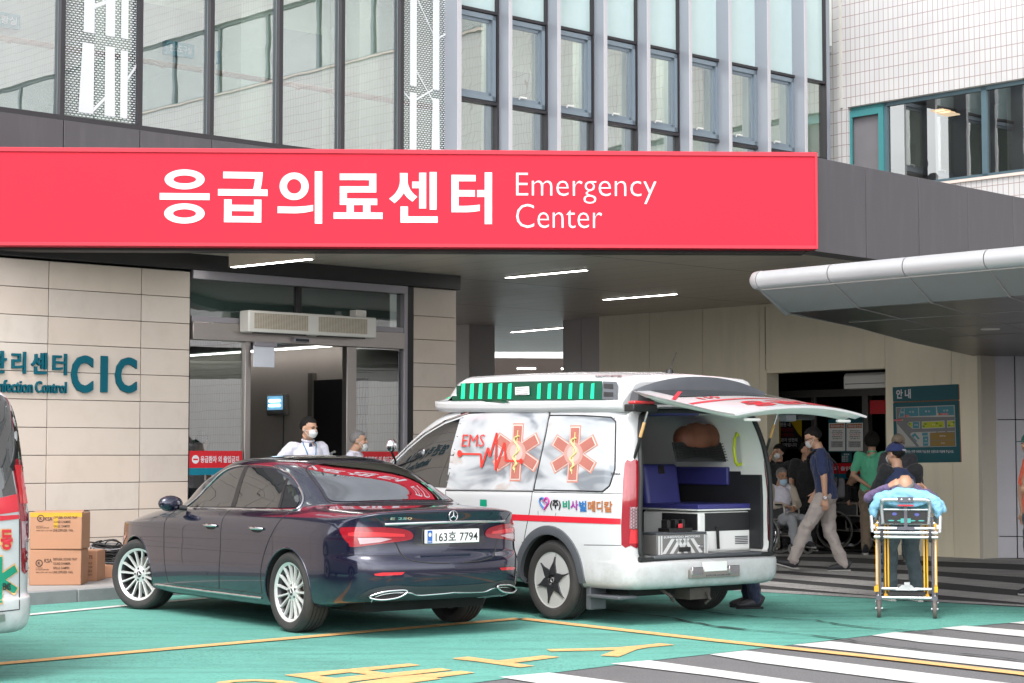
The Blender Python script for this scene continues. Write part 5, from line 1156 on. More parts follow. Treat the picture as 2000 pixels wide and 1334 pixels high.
# livery on the side
VB.patch(mb, zp(*ZV, [(330, 748), (570, 773), (720, 780), (1168, 798), (1168, 826), (720, 809), (585, 803), (330, 782)]), 'P', .004, 6, 0)
VB.patch(mb, zp(*ZV, [(490, 705), (522, 706), (522, 752), (550, 754), (550, 768), (552, 790), (522, 790), (522, 830), (490, 830), (490, 790), (450, 788), (450, 752), (490, 752)]), 'P', .006, 8, 1)
for s, x0, y0, x1, y1, m_ in (('(주)', 828, 708, 880, 757, 2), ('비', 889, 710, 922, 752, 1), ('사', 926, 710, 964, 757, 3), ('벌', 968, 712, 1004, 764, 4), ('메', 1010, 712, 1046, 766, 5), ('디', 1052, 712, 1082, 766, 5), ('칼', 1088, 714, 1128, 768, 5)): vtext(s, x0, y0, x1, y1, .035, m_)
hrt = [(800 + 22 * 16 * math.sin(t) ** 3 / 16, 722 - 34 * (13 * math.cos(t) - 5 * math.cos(2 * t) - 2 * math.cos(3 * t) - math.cos(4 * t)) / 17) for t in [2 * math.pi * k / 32 for k in range(32)]]
VB.line(mb, zp(*ZV, hrt[:17]), 'P', .009, .006, 6, step=6); VB.line(mb, zp(*ZV, hrt[16:] + [hrt[0]]), 'P', .009, .006, 4, step=6)
for k in range(4): vtext('7', 786 + k * 7, 700 + k * 6, 796 + k * 6, 718 + k * 6, .03, 4 if k % 2 else 6)
vtext('STARIA', 1122, 577, 1168, 588, .03, 7)
mb.build('livery', [M_redd, M_grnd, M_ink, mat('purple_print', (.25, .03, .25), .4), mat('blue_print', (.02, .12, .32), .4), mat('brown_print', (.33, .11, .03), .4), mat('magenta_print', (.5, .03, .25), .4), M_rimd], VN, fix=False)
# tail lamps
tl = vp('tail_light', [M_tail, M_tailb, M_tailw], [smoothloop([(1186, 530), (1215, 522), (1256, 524), (1262, 700), (1262, 926), (1215, 928), (1171, 925), (1175, 720)], 2), ([(1212, 742), (1258, 742), (1258, 846), (1210, 846)], 2, .007), ([(1214, 850), (1256, 850), (1258, 918), (1208, 918)], 1, .007), ([(1214, 535), (1254, 535), (1258, 735), (1214, 735)], 0, .008)], off=.004)
mb = MB(); hexd = mat('hex_print', (.06, .03, .03), .4)
for i in range(7):
    for j in range(4):
        cx, cy = 1217 + j * 11.5, 750 + i * 15 + (j % 2) * 7; VB.line(mb, zp(*ZV, ring(cx, cy, 5.5, 7, 6)), 'P', .0022, .008, 0, step=20, closed=True)
mb.build('lens_grid', hexd, tl)
tr2 = tl.copy(); tr2.data = tl.data.copy(); COL.objects.link(tr2)
for v in tr2.data.vertices: v.co.y = -v.co.y
tr2.data.flip_normals()
# raised roof with the light strip
def rsec(x, yb, yt, zb, zt, zc, nz=0.):
    """cross-section of the roof pod at x"""
    return [(x, yb - .03, zb), (x, yb, zb + .035), (x, yb + .005, zb + .09), (x, yb - .012, zb + .105), (x, lerp(yb, yt, .72), zt - .05), (x, lerp(yb, yt, .9), zt - .01), (x, yt - .06, zt + .012), (x, yt * .5, zc), (x, 0, zc + .012)]
secs = []
for x, yb, yt, zb, zt, zc in ((-.86, .86, .70, 1.86, 2.12, 2.15), (-.80, .885, .74, 1.86, 2.17, 2.2), (-.4, .905, .78, 1.865, 2.20, 2.235), (.3, .91, .79, 1.87, 2.225, 2.26), (1.1, .90, .78, 1.885, 2.235, 2.27), (1.55, .885, .76, 1.895, 2.235, 2.265), (1.72, .87, .72, 1.90, 2.20, 2.235), (1.92, .84, .66, 1.91, 2.10, 2.13), (2.03, .80, .6, 1.92, 2.01, 2.03)):
    a = rsec(x, yb, yt, zb, zt, zc); secs.append(a + [(p[0], -p[1], p[2]) for p in a[-2::-1]])
mb = MB(); mb.loft(secs, 0); rp = mb.build('raised_roof', M_vw, VN, smooth=30); bv = rp.modifiers.new('bevel', 'BEVEL'); bv.width = .012; bv.segments = 2; bv.limit_method = 'ANGLE'; bv.angle_limit = R(25)
RB = Body(rp, VB.M)
Mg_lens = mat('green_lens', (.0, .05, .026), .25, spec=.3, var=.2, scale=5); Mg_led = mat('green_led', (.0, .45, .20), .3, emit=.3, var=.1)
for md in ('P', 'R'):
    mb = MB()
    if md == 'P':
        q = lambda l: zp(*ZV, l); lens = [(256, 232), (372, 148), (640, 138), (900, 134), (1080, 136), (1085, 228), (800, 228), (500, 230)]; led = [(410, 11), (452, 11), (494, 11), (541, 11), (588, 11), (634, 11), (776, 10), (826, 10), (876, 10), (928, 10), (980, 10), (1034, 10)]
    else:
        q = lambda l: [(-.78 + (1085 - a) / 829 * 2.78, 2.165 - (b - 134) / 96 * .19) for a, b in l]; lens = [(256, 232), (372, 148), (640, 138), (900, 134), (1080, 136), (1085, 228), (800, 228), (500, 230)]; led = []
    st_ = 8 if md == 'P' else .06
    RB.patch(mb, q(lens), md, .008, st_); sgv = mb.build('light_strip', Mg_lens, VN, smooth=50)
    if md == 'P':
        for cx, hw in led:
            m2 = MB()
            RB.patch(m2, q([(cx - hw * .55, 150), (cx + hw, 146), (cx + hw * .75, 222), (cx - hw, 222)]), md, .011, 8); m2.build('led_lamp', Mg_led, sgv, smooth=50)
        for (a, b) in ((345, 178), (330, 214)):
            m2 = MB(); RB.patch(m2, q(ring(a, b, 9, 8, 12)), md, .011, 8); m2.build('led_lamp', Mg_led, sgv, smooth=50)
        m2 = MB(); RB.patch(m2, q([(665, 168), (732, 164), (734, 203), (666, 205)]), md, .02, 8, 0)
        for k in range(4): RB.patch(m2, q([(669, 173 + k * 9), (729, 170 + k * 9), (729, 173 + k * 9), (669, 176 + k * 9)]), md, .023, 8, 1)
        m2.build('work_lamp', [M_plainw, M_grey], sgv)
        m2 = MB(); RB.patch(m2, q([(1085, 138), (1150, 140), (1158, 160), (1155, 225), (1080, 228)]), md, .010, 8, 0); RB.patch(m2, q([(1090, 150), (1135, 152), (1135, 175), (1090, 172)]), md, .014, 8, 1); RB.patch(m2, q([(1090, 190), (1135, 192), (1135, 212), (1090, 212)]), md, .014, 8, 1); m2.build('strip_end_cap', [M_grey, M_black], VN)
        m2 = MB(); vs, fs, _ = textgeo('SUNGWOO MOTORS', .02)
        m2.add([(lambda h: h[0] + h[1] * .006)(RB.hit(*q([(lerp(1046, 1172, u), lerp(119, 109, v) - 1 * u)])[0], 'P')) for u, v, w in vs], fs)
        m2.build('maker_lettering', M_ink, VN, fix=False)
mb = MB(); ant = [(-.3, 0, 2.25), (-.42, 0, 2.62)]
h = RB.hit(*(1308, 726), 'P')[0]; mb.cyl(h, h + Vector((0, 0, .03)), .04, 12, 0, .03); mb.tube([h + Vector((0, 0, .02)), h + Vector((-.06, -.03, .19))], [.007, .004], 6); mb.build('antenna', M_black, VN, smooth=50)
# rear opening: seal, cabin fittings
mb = MB(); prof = smoothloop([(.79, .61), (.81, .75), (.805, 1.1), (.775, 1.5), (.72, 1.75), (.64, 1.85), (.3, 1.875), (-.3, 1.875), (-.64, 1.85), (-.72, 1.75), (-.775, 1.5), (-.805, 1.1), (-.81, .75), (-.79, .61), (-.68, .575), (.68, .575)], 5)
xo = lambda z: -1.012 + max(0, (z - 1.25) / .6) ** 1.5 * .12
mb.tube([(xo(z) - .012, y * .995, z) for y, z in prof], .022, 8, closed=True); mb.build('door_seal', M_seal, VN, smooth=60)
mb = MB(); mb.box(-1.0, 1.4, -.78, .78, .578, .60, 0); mb.box(-1.045, -.94, -.66, .66, .575, .606, 1); mb.build('floor', [mat('cabin_floor', (.23, .225, .22), .5, var=.15), M_grey], VN, bevel=.01)
mb = MB()
mb.box(1.28, 1.34, -.8, .8, .6, 1.8, 0)
for sg in (-1, 1): mb.box(-.66, 1.3, -.80, -.77, .62, 1.33, 0) if sg < 0 else mb.box(-.9, 1.3, .74, .80, .62, 1.60, 0)
mb.box(-.93, -.66, -.80, -.765, .62, 1.30, 0); mb.build('wall_lining', M_vin, VN)
mb = MB(); mb.box(-.72, .9, -.2, .55, 1.845, 1.875); mb.build('ceiling_pad', M_blueseat, VN, bevel=.012)
mb = MB(); mb.box(-.78, -.02, -.80, -.12, .60, .965, 0); bb_ = mb.build('bench_base', M_vinw, VN, bevel=.03, bseg=3)
m2 = MB(); m2.box(-.785, -.775, -.79, -.2, .79, .955, 0); m2.box(-.77, -.3, -.122, -.112, .80, .95, 0); m2.build('dark_panel', M_vin, bb_, bevel=.003)
m2 = MB()
for k in range(5): m2.box(-.788, -.781, -.74, -.58, .665 + k * .016, .673 + k * .016)
m2.build('vent', M_grey, bb_)
m2 = MB(); m2.tube([(-.80, -.34, .83), (-.80, -.35, .63)], .014, 6); m2.build('strap', M_black, bb_)
mb = MB(); mb.box(-.80, -.02, -.81, -.10, .975, .99, 1); mb.box(-.79, -.0, -.79, -.11, .99, 1.035, 0); mb.build('bench_cushion', [M_blueseat, M_vinw], VN, bevel=.02, bseg=3)
mb = MB(); X = Matrix.Translation((-.06, -.33, 1.02)) @ Matrix.Rotation(R(9), 4, 'Y'); mb.box(-.05, .05, -.22, .22, -.05, .38, 0, X); bk = mb.build('backrest', M_blueseat, VN, bevel=.04, bseg=4)
m2 = MB(); m2.box(-.062, -.045, -.03, .04, .28, .36, 0, X); m2.build('strap', M_black, bk, bevel=.004)
mb = MB(); mb.box(-.52, .35, -.785, -.74, 1.20, 1.37); mb.build('wall_pad', M_blueseat, VN, bevel=.015, bseg=3)
mb = MB(); P = [(-.66, -.77, 1.66), (-.69, -.70, 1.68), (-.70, -.665, 1.63), (-.70, -.655, 1.53), (-.71, -.665, 1.42), (-.70, -.70, 1.39), (-.67, -.78, 1.40)]; mb.tube([Vector(p) for p in P], .016, 8); mb.build('grab_handle', mat('lime_handle', (.52, .6, .02), .4), VN, smooth=60)
mb = MB()
for k in range(15):
    a = k / 14; mb.tube([(-.5 + .02 * math.sin(k * 2), lerp(-.12, -.78, a), 1.43 + .04 * math.sin(a * 3.1)), (-.45, lerp(-.12, -.78, a), 1.60 - .07 * math.sin(a * 3.14))], .004, 4)
for k in range(7): mb.tube([(-.5 + .007 * k, lerp(-.12, -.78, j / 10), 1.43 + .028 * k * (1 - .35 * math.sin(j / 10 * 3.1)) + .04 * math.sin(j * .31) * (1 - k / 7)) for j in range(11)], .004, 4)
mb.quad((-.48, -.12, 1.42), (-.48, -.78, 1.42), (-.43, -.78, 1.6), (-.43, -.12, 1.6), 1)
mb.build('storage_net', [M_black, M_vin], VN)
def blob(name, m, parts, parent=None, vox=.012, sm=6, **k):
    """soft shape: ellipsoids and tubes fused by a voxel remesh"""
    mb = MB()
    for p in parts:
        if p[0] == 'e': mb.ell(p[1], p[2], 14)
        else: mb.tube(p[1], p[2], 10)
    o = mb.build(name, m, parent); md = o.modifiers.new('r', 'REMESH'); md.mode = 'VOXEL'; md.voxel_size = vox; md.use_smooth_shade = True
    s_ = o.modifiers.new('s', 'SMOOTH'); s_.factor = .5; s_.iterations = sm
    return o
bag = blob('bag', mat('brown_bag', (.16, .05, .025), .6, var=.3, scale=9, bump=.2, bscale=12), [('e', (-.36, -.5, 1.64), (.12, .2, .15)), ('e', (-.36, -.36, 1.63), (.11, .13, .13)), ('e', (-.36, -.65, 1.64), (.11, .12, .14))])
bag.matrix_world = VB.M; tag(bag, 'brown soft bag bulging over the net inside the open ambulance', 'bag')
# bumper fittings
mb = MB(); mb.box(-1.125, -1.085, -.30, .30, .40, .475, 0); mb.box(-1.135, -1.11, -.29, -.16, .43, .50, 1); mb.box(-1.135, -1.11, .16, .29, .43, .50, 1); mb.box(-1.128, -1.10, -.14, .14, .455, .54, 2); o = mb.build('plate_bracket', [M_steel, M_chrome, M_plainw], VN, bevel=.004)
mb = MB(); text(mb, 'EXPLOR DOMUNIS', lambda u, v, w: (-1.1265, lerp(.12, -.18, u), lerp(.412, .428, v)), 0, .03); mb.build('bracket_lettering', M_grey, o, fix=False)
mb = MB(); mb.tube([(-.9, .45, .30), (-1.0, .42, .24), (-.98, .38, .20), (-.9, .36, .26)], .014, 8); mb.box(-.95, -.7, -.1, .15, .2, .3); mb.tube([(-.96, -.05, .26), (-1.0, -.05, .2), (-.94, -.05, .16)], .014, 6); mb.build('tow_hook', mat('rusty_steel', (.05, .04, .035), .7, var=.4, scale=20), VN, smooth=40)
mb = MB(); mb.box(-.50, -.44, .74, .93, .12, .46, 0); mb.build('mudflap', M_grey, VN, bevel=.01)
mb = MB(); mb.box(-.93, -.5, .75, .97, .235, .262, 0); mb.build('lower_lip', M_grey, VN, bevel=.008)
# tailgate, swung up
TG_len = 1.34
def tg(s, y, d=0.):
    u = y / .85; x = -.91 - TG_len * s * (1 - .05 * u * u); z = 2.07 - .15 * s - .02 * s * s - .085 * u * u * (.25 + .75 * s) - d
    return (x, y, z)
Wt = lambda s: .80 + .05 * min(1, s / .3) - .04 * max(0, (s - .75) / .25) ** 2
ns, nu_ = 16, 20; mb = MB(); top = [[tg(i / ns, Wt(i / ns) * (-1 + 2 * j / nu_)) for j in range(nu_ + 1)] for i in range(ns + 1)]
low = [[tg(i / ns, Wt(i / ns) * (-1 + 2 * j / nu_) * .985, .02 + .07 * min(1, min(i, ns - i) / 2, min(j, nu_ - j) / 2)) for j in range(nu_ + 1)] for i in range(ns + 1)]
n1 = nu_ + 1; vs = [p for r in top for p in r] + [p for r in low for p in r]; o_ = len(vs) // 2
mb.add(vs, [(i * n1 + j, i * n1 + j + 1, (i + 1) * n1 + j + 1, (i + 1) * n1 + j) for i in range(ns) for j in range(nu_)], 0)
mb.add(vs, [(o_ + i * n1 + j, o_ + (i + 1) * n1 + j, o_ + (i + 1) * n1 + j + 1, o_ + i * n1 + j + 1) for i in range(ns) for j in range(nu_)], 1)
bd = [i * n1 for i in range(ns + 1)] + [ns * n1 + j for j in range(1, n1)] + [i * n1 + nu_ for i in range(ns - 1, -1, -1)] + [j for j in range(nu_ - 1, 0, -1)]
mb.add(vs, [(bd[k], bd[(k + 1) % len(bd)], bd[(k + 1) % len(bd)] + o_, bd[k] + o_) for k in range(len(bd))], 0)
TGO = mb.build('tailgate', [M_vw, M_vinw], VN, smooth=45)
def tgq(m_, lp_, off, m=0):
    pts, fs = gridpoly(lp_, .08); m_.add([tg(s, y, -off) for s, y in pts], fs, m)
mb = MB(); tgq(mb, [(.07, -.66), (.40, -.70), (.44, -.5), (.44, .5), (.40, .70), (.07, .66)], .004); mb.build('rear_window', M_tint, TGO, smooth=50)
mb = MB(); tgq(mb, [(.60, -.84), (.64, -.84), (.64, .84), (.60, .84)], .004, 0); tgq(mb, [(.16, .44), (.2, .44), (.47, .83), (.44, .84)], .006, 0)
vs, fs, _ = textgeo('응급출동', .03); mb.add([tg(lerp(.95, .73, v), lerp(.50, -.62, u), -.006) for u, v, w in vs], fs, 0)
vs, fs, _ = textgeo('119', .03); mb.add([tg(lerp(.56, .47, v), lerp(.62, .40, u), -.006) for u, v, w in vs], fs, 0)
mb.build('tailgate_livery', M_redd, TGO, fix=False)
mb = MB()
for y in (-.34, .02):
    mb.box(-1.53, -1.47, y, y + .14, 1.915, 1.945, 0)
mb.box(-1.60, -1.44, -.42, .30, 1.90, 1.94, 1); mb.build('plate_lamp', [M_tailw, M_black], TGO, bevel=.004)
for nm_, bx_, mm_ in (('latch', (-2.06, -1.96, -.06, .06, 1.77, 1.83), M_grey), ('grip', (-1.9, -1.7, -.45, -.25, 1.79, 1.83), M_black), ('hatch_lamp', (-2.14, -2.1, .45, .62, 1.765, 1.79), M_plainw), ('hatch_lamp', (-2.14, -2.1, -.66, -.5, 1.765, 1.79), M_plainw)): mb = MB(); mb.box(*bx_); mb.build(nm_, mm_, TGO, bevel=.01)
sp = []
for k in range(17):
    u = -1 + k / 8; y = u * .80; zt_ = 2.185 - .13 * abs(u) ** 2.2; sp.append([(-.88, y, 1.93), (-.99, y, 1.955 - .02 * u * u), (-1.0, y * 1.0, lerp(1.97, zt_, .5)), (-.97, y, zt_), (-.93, y, zt_ - .005), (-.90, y, lerp(1.96, zt_, .5))])
mb = MB(); mb.loft(sp, 0); so_ = mb.build('spoiler', M_grey, TGO, smooth=50)
m2 = MB(); m2.box(-1.02, -.93, .62, .86, 1.925, 1.955, 0); m2.box(-1.03, -.9, .6, .88, 1.86, 1.925, 1); m2.build('stop_lamp', [M_tailb, M_black], TGO, bevel=.01)
for sg in (1, -1):
    mb = MB(); a = Vector((-.93, sg * .80, 1.42)); b = Vector((-1.12, sg * .80, 1.86)); mb.tube([a, a.lerp(b, .5)], .013, 8, 0); mb.tube([a.lerp(b, .5), a.lerp(b, .78)], .0145, 8, 1); mb.tube([a.lerp(b, .78), b], .009, 8, 2)
    mb.build('gas_strut', [M_black, M_yel, M_chrome], VN, smooth=50)
# auxiliary mirror on the wing, door mirror
mb = MB(); mb.ell((2.42, 1.06, 1.575), (.05, .06, .065), 18, 0); mb.tube([(2.42, 1.06, 1.52), (2.5, .95, 1.42), (2.6, .9, 1.36)], .012, 6, 1); mb.ell((2.55, 1.07, 1.30), (.07, .13, .10), 16, 1); mb.build('mirror', [M_chrome, M_black], VN, smooth=50)
# equipment case on the cabin floor
EC = thing('equipment_case', 'grey case with diagonal reflective stripes on the floor of the open ambulance', 'case'); EC.matrix_world = VB.M
mc = mat('case_grey', (.17, .165, .16), .5, var=.08); mr_ = mat('reflective_tape', (.6, .6, .6), .3)
mb = MB(); mb.box(-.90, -.64, -.12, .50, .602, .775, 0); mb.box(-.895, -.645, -.115, .495, .775, .795, 1); bx_ = mb.build('box', [mc, M_grey], EC, bevel=.006)
mb = MB()
for k in range(6):
    y = .44 - k * .09; sg = 1 if k < 3 else -1; mb.add([(-.904, y, .61), (-.904, y - .045, .61), (-.904, y - .045 - sg * .11, .74), (-.904, y - sg * .11, .74)], [(0, 1, 2, 3)])
for y in (.485, .455, -.07, -.1): mb.add([(-.904, y, .605), (-.904, y - .02, .605), (-.904, y - .02, .77), (-.904, y, .77)], [(0, 1, 2, 3)])
mb.build('tape', mr_, EC, fix=False)
mb = MB(); text(mb, 'SUNGWOO MOTORS', lambda u, v, w: (lerp(-.86, -.80, v), lerp(.40, -.04, u), .7975), 0, .03); text(mb, 'SUNGWOO MOTORS', lambda u, v, w: (-.9045, lerp(.42, -.02, u), lerp(.747, .766, v)), 0, .03); mb.build('case_lettering', M_letter, EC, fix=False)
mb = MB(); mb.box(-.915, -.902, .10, .24, .625, .665, 0); mb.build('handle', M_black, EC, bevel=.004); mb = MB(); mb.box(-.912, -.903, -.06, .0, .65, .68, 0); mb.build('latch', M_chrome, EC, bevel=.004)
mb = MB(); mb.box(-.85, -.70, .02, .30, .797, .83, 0)
for y in (.06, .14, .24): mb.box(-.8, -.72, y, y + .04, .83, .90, 0); mb.box(-.79, -.73, y + .005, y + .035, .90, .905, 1)
mb.box(-.83, -.82, .12, .17, .83, .87, 2); tb = mb.build('tool_tray', [M_black, M_steel, M_redd], EC, bevel=.004)
mb = MB(); mb.add([(-.99, -.18, .612), (-.99, -.30, .612), (-.90, -.30, .612), (-.90, -.18, .612)], [(0, 1, 2, 3)]); pp_ = mb.build('paper_tag', M_letter, None, fix=False); pp_.matrix_world = VB.M; pp_.location = VL; tag(pp_, 'small white paper tag lying on the ambulance sill', 'paper tag')

# ---- the second ambulance, cut by the left edge
V2L = Vector((-4.535, 12.86, 0)); V2, VB2 = make_van('white ambulance with red stripe and green star emblem cut off by the left edge', V2L, R(130), False)
Z8 = ((0, 760), 2.3242)
def v2(name, mats, loops, off=.005, sm=60):
    mb = MB()
    for lp_ in loops:
        lp_, m_, of = lp_ if isinstance(lp_, tuple) else (lp_, 0, off); VB2.patch(mb, zp(*Z8, lp_), 'P', of, 6, m_)
    return mb.build(name, mats, V2, smooth=sm)
v2('rear_window', [M_tint], [[(-200, 60), (0, 70), (15, 95), (45, 330), (72, 480), (60, 478), (0, 492), (-200, 520)]])
mb = MB(); VB2.patch(mb, [(-.45, 1.34), (-.90, 1.40), (-.925, 1.44), (-.89, 1.72), (-.85, 1.84), (-.7, 1.9), (-.45, 1.9)], 'B', .006, .06); mb.build('corner_glass', M_tint, V2, smooth=60)
for md in 'LR':
    for lp_ in ([(1.445, 1.845), (1.75, 1.785), (2.1, 1.675), (2.4, 1.54), (2.75, 1.34), (2.95, 1.19), (1.575, 1.165), (1.50, 1.5)], [(.25, 1.17), (1.52, 1.165), (1.45, 1.5), (1.39, 1.845), (.05, 1.84)], [(-.84, 1.25), (-.80, 1.18), (.19, 1.17), (-.01, 1.84), (-.78, 1.82), (-.84, 1.76)]):
        mb = MB(); VB2.patch(mb, lp_, md, .004, .07); mb.build('side_window', M_tint, V2, smooth=60)
    mb = MB(); VB2.patch(mb, [(-.88, .93), (3.2, .93), (3.2, 1.02), (-.88, 1.02)], md, .004, .1); mb.build('side_stripe', M_redd, V2, smooth=60)
    mb = MB(); VB2.line(mb, [(.22, 1.14), (.33, .95), (.42, .6), (.44, .36)], md, .004, 0); VB2.line(mb, [(1.58, 1.14), (1.60, .8), (1.62, .34)], md, .004, 0); mb.build('door_seam', M_gap, V2)
v2('tail_light', [M_tail, M_tailb, M_tailw], [smoothloop([(55, 330), (96, 328), (118, 430), (138, 560), (142, 700), (138, 790), (124, 824), (96, 824), (90, 600), (72, 450)], 2), ([(93, 600), (128, 598), (132, 715), (95, 722)], 2, .009), ([(62, 345), (92, 345), (108, 440), (120, 520), (88, 520), (78, 440)], 1, .009)])
v2('livery', [M_redd, M_plainw], [[(-200, 530), (0, 494), (75, 476), (83, 540), (83, 556), (0, 568), (-200, 590)], ([(-200, 600), (0, 575), (84, 570), (86, 588), (0, 598), (-200, 618)], 0, .005)])
mb = MB()
def v2text(s, x0, y0, x1, y1, bold, m, off):
    vs, fs, _ = textgeo(s, bold, 0, 2); mb.add([(lambda h: h[0] + h[1] * off)(VB2.hit(*zp(*Z8, [(lerp(x0, x1, u), lerp(y1, y0, v))])[0], 'P')) for u, v, w in vs], fs, m)
v2text('동', -4, 634, 56, 734, .09, 1, .006); v2text('동', 0, 638, 54, 730, .035, 0, .010); v2text('출', -74, 634, -14, 734, .035, 0, .010)
VB2.patch(mb, zp(*Z8, [(a - 22, b) for a, b in star(15, 865, 112, 44)]), 'P', .006, 8, 1); VB2.patch(mb, zp(*Z8, [(a - 22, b) for a, b in star(15, 865, 104, 34)]), 'P', .010, 8, 2)
v2text('EMS', 8, 880, 44, 912, .03, 3, .014)
mb.build('rear_lettering', [M_redd, M_yel, M_grnd, M_ink], V2, fix=False)
mb = MB(); VB2.line(mb, zp(*Z8, [(88, 590), (88, 1000), (0, 1010), (-100, 1018)]), 'P', .004, 0, step=8); mb.build('panel_seam', M_gap, V2)
mb = MB(); VB2.patch(mb, zp(*Z8, [(-60, 1030), (18, 1020), (20, 1052), (-60, 1066)]), 'P', .012, 8); mb.build('bumper_plate', M_steel, V2)
# ================================================================== PEOPLE
M_skin = mat('skin', (.46, .26, .17), .5, var=.1, scale=20); M_skint = mat('skin_tanned', (.36, .19, .115), .5, var=.1, scale=20)
M_hair = mat('black_hair', (.008, .007, .0065), .75, spec=.25, var=.4, scale=60, bump=.5, bscale=90); M_hairg = mat('grey_hair', (.16, .15, .15), .6, var=.5, scale=60, bump=.5, bscale=90)
M_mask = mat('white_mask', (.58, .58, .58), .8); M_maskb = mat('blue_mask', (.4, .55, .68), .7); M_eye = mat('eye_dark', (.02, .015, .012), .3); M_shoe = mat('dark_shoe', (.022, .022, .026), .6, var=.2); M_sole = mat('shoe_sole', (.4, .39, .37), .7)
def cloth(name, c, var=.08, **k): return mat(name, c, .85, var=var, scale=30, bump=.25, bscale=220, sheen=.15, **k)
FOLD = bpy.data.textures.new('fold', 'CLOUDS'); FOLD.noise_scale = .085; FOLD.noise_depth = 2
def bake(o, vox, smooth=3, fold=0., fac=.5):
    md = o.modifiers.new('r', 'REMESH'); md.mode = 'VOXEL'; md.voxel_size = vox; md.use_smooth_shade = True
    if smooth: s_ = o.modifiers.new('s', 'SMOOTH'); s_.factor = fac; s_.iterations = smooth
    if fold: d = o.modifiers.new('d', 'DISPLACE'); d.texture = FOLD; d.strength = fold; d.mid_level = .5; d.texture_coords = 'LOCAL'
    me = bpy.data.meshes.new_from_object(o.evaluated_get(bpy.context.evaluated_depsgraph_get())); o.modifiers.clear(); old = o.data; nm = old.name; o.data = me; bpy.data.meshes.remove(old); me.name = nm
    me.polygons.foreach_set('use_smooth', [True] * len(me.polygons)); return o
def ellchain(mb, pts, rads, lat, seg=14, m=0):
    pts = [Vector(p) for p in pts]; lats = lat if isinstance(lat, list) else [Vector(lat)] * len(pts); rings = []; n = len(pts)
    for i, p in enumerate(pts):
        d = (pts[min(i + 1, n - 1)] - pts[max(i - 1, 0)]).normalized(); a = Vector(lats[i]); a = (a - d * a.dot(d)); a = a.normalized() if a.length > 1e-5 else d.orthogonal().normalized(); b = d.cross(a)
        rings.append([p + a * rads[i][0] * math.cos(t) + b * rads[i][1] * math.sin(t) for t in [2 * math.pi * k / seg for k in range(seg)]])
    mb.loft(rings, m)
def limb(mb, pts, rads, m=0, seg=12):
    """tapered limb with rounded ends through joints"""
    P = [Vector(p) for p in pts]; out = []; rr = []
    for i in range(len(P) - 1):
        for k in range(4): out.append(P[i].lerp(P[i + 1], k / 4)); rr.append(lerp(rads[i], rads[i + 1], k / 4) * (1 + (.06 if k in (1, 2) and i < 1 else 0)))
    out.append(P[-1]); rr.append(rads[-1]); mb.tube(out, rr, seg, m)
    for p, r in ((P[0], rads[0]), (P[-1], rads[-1])): mb.ell(p, r * .98, 10, m)
    for p, r in zip(P[1:-1], rads[1:-1]): mb.ell(p, r * 1.0, 10, m)
DEF = dict(pel=(0, 0, .95), chest=(0, .01, 1.25), neck=(0, -.01, 1.445), head=(0, .025, 1.60),
           shL=(-.185, -.01, 1.40), shR=(.185, -.01, 1.40), elL=(-.235, -.03, 1.11), elR=(.235, -.03, 1.11), wrL=(-.235, .05, .87), wrR=(.235, .05, .87),
           hpL=(-.09, 0, .90), hpR=(.09, 0, .90), knL=(-.10, .02, .49), knR=(.10, .02, .49), anL=(-.105, -.03, .085), anR=(.105, -.03, .085), ftL=(-.115, .14, .03), ftR=(.115, .14, .03))
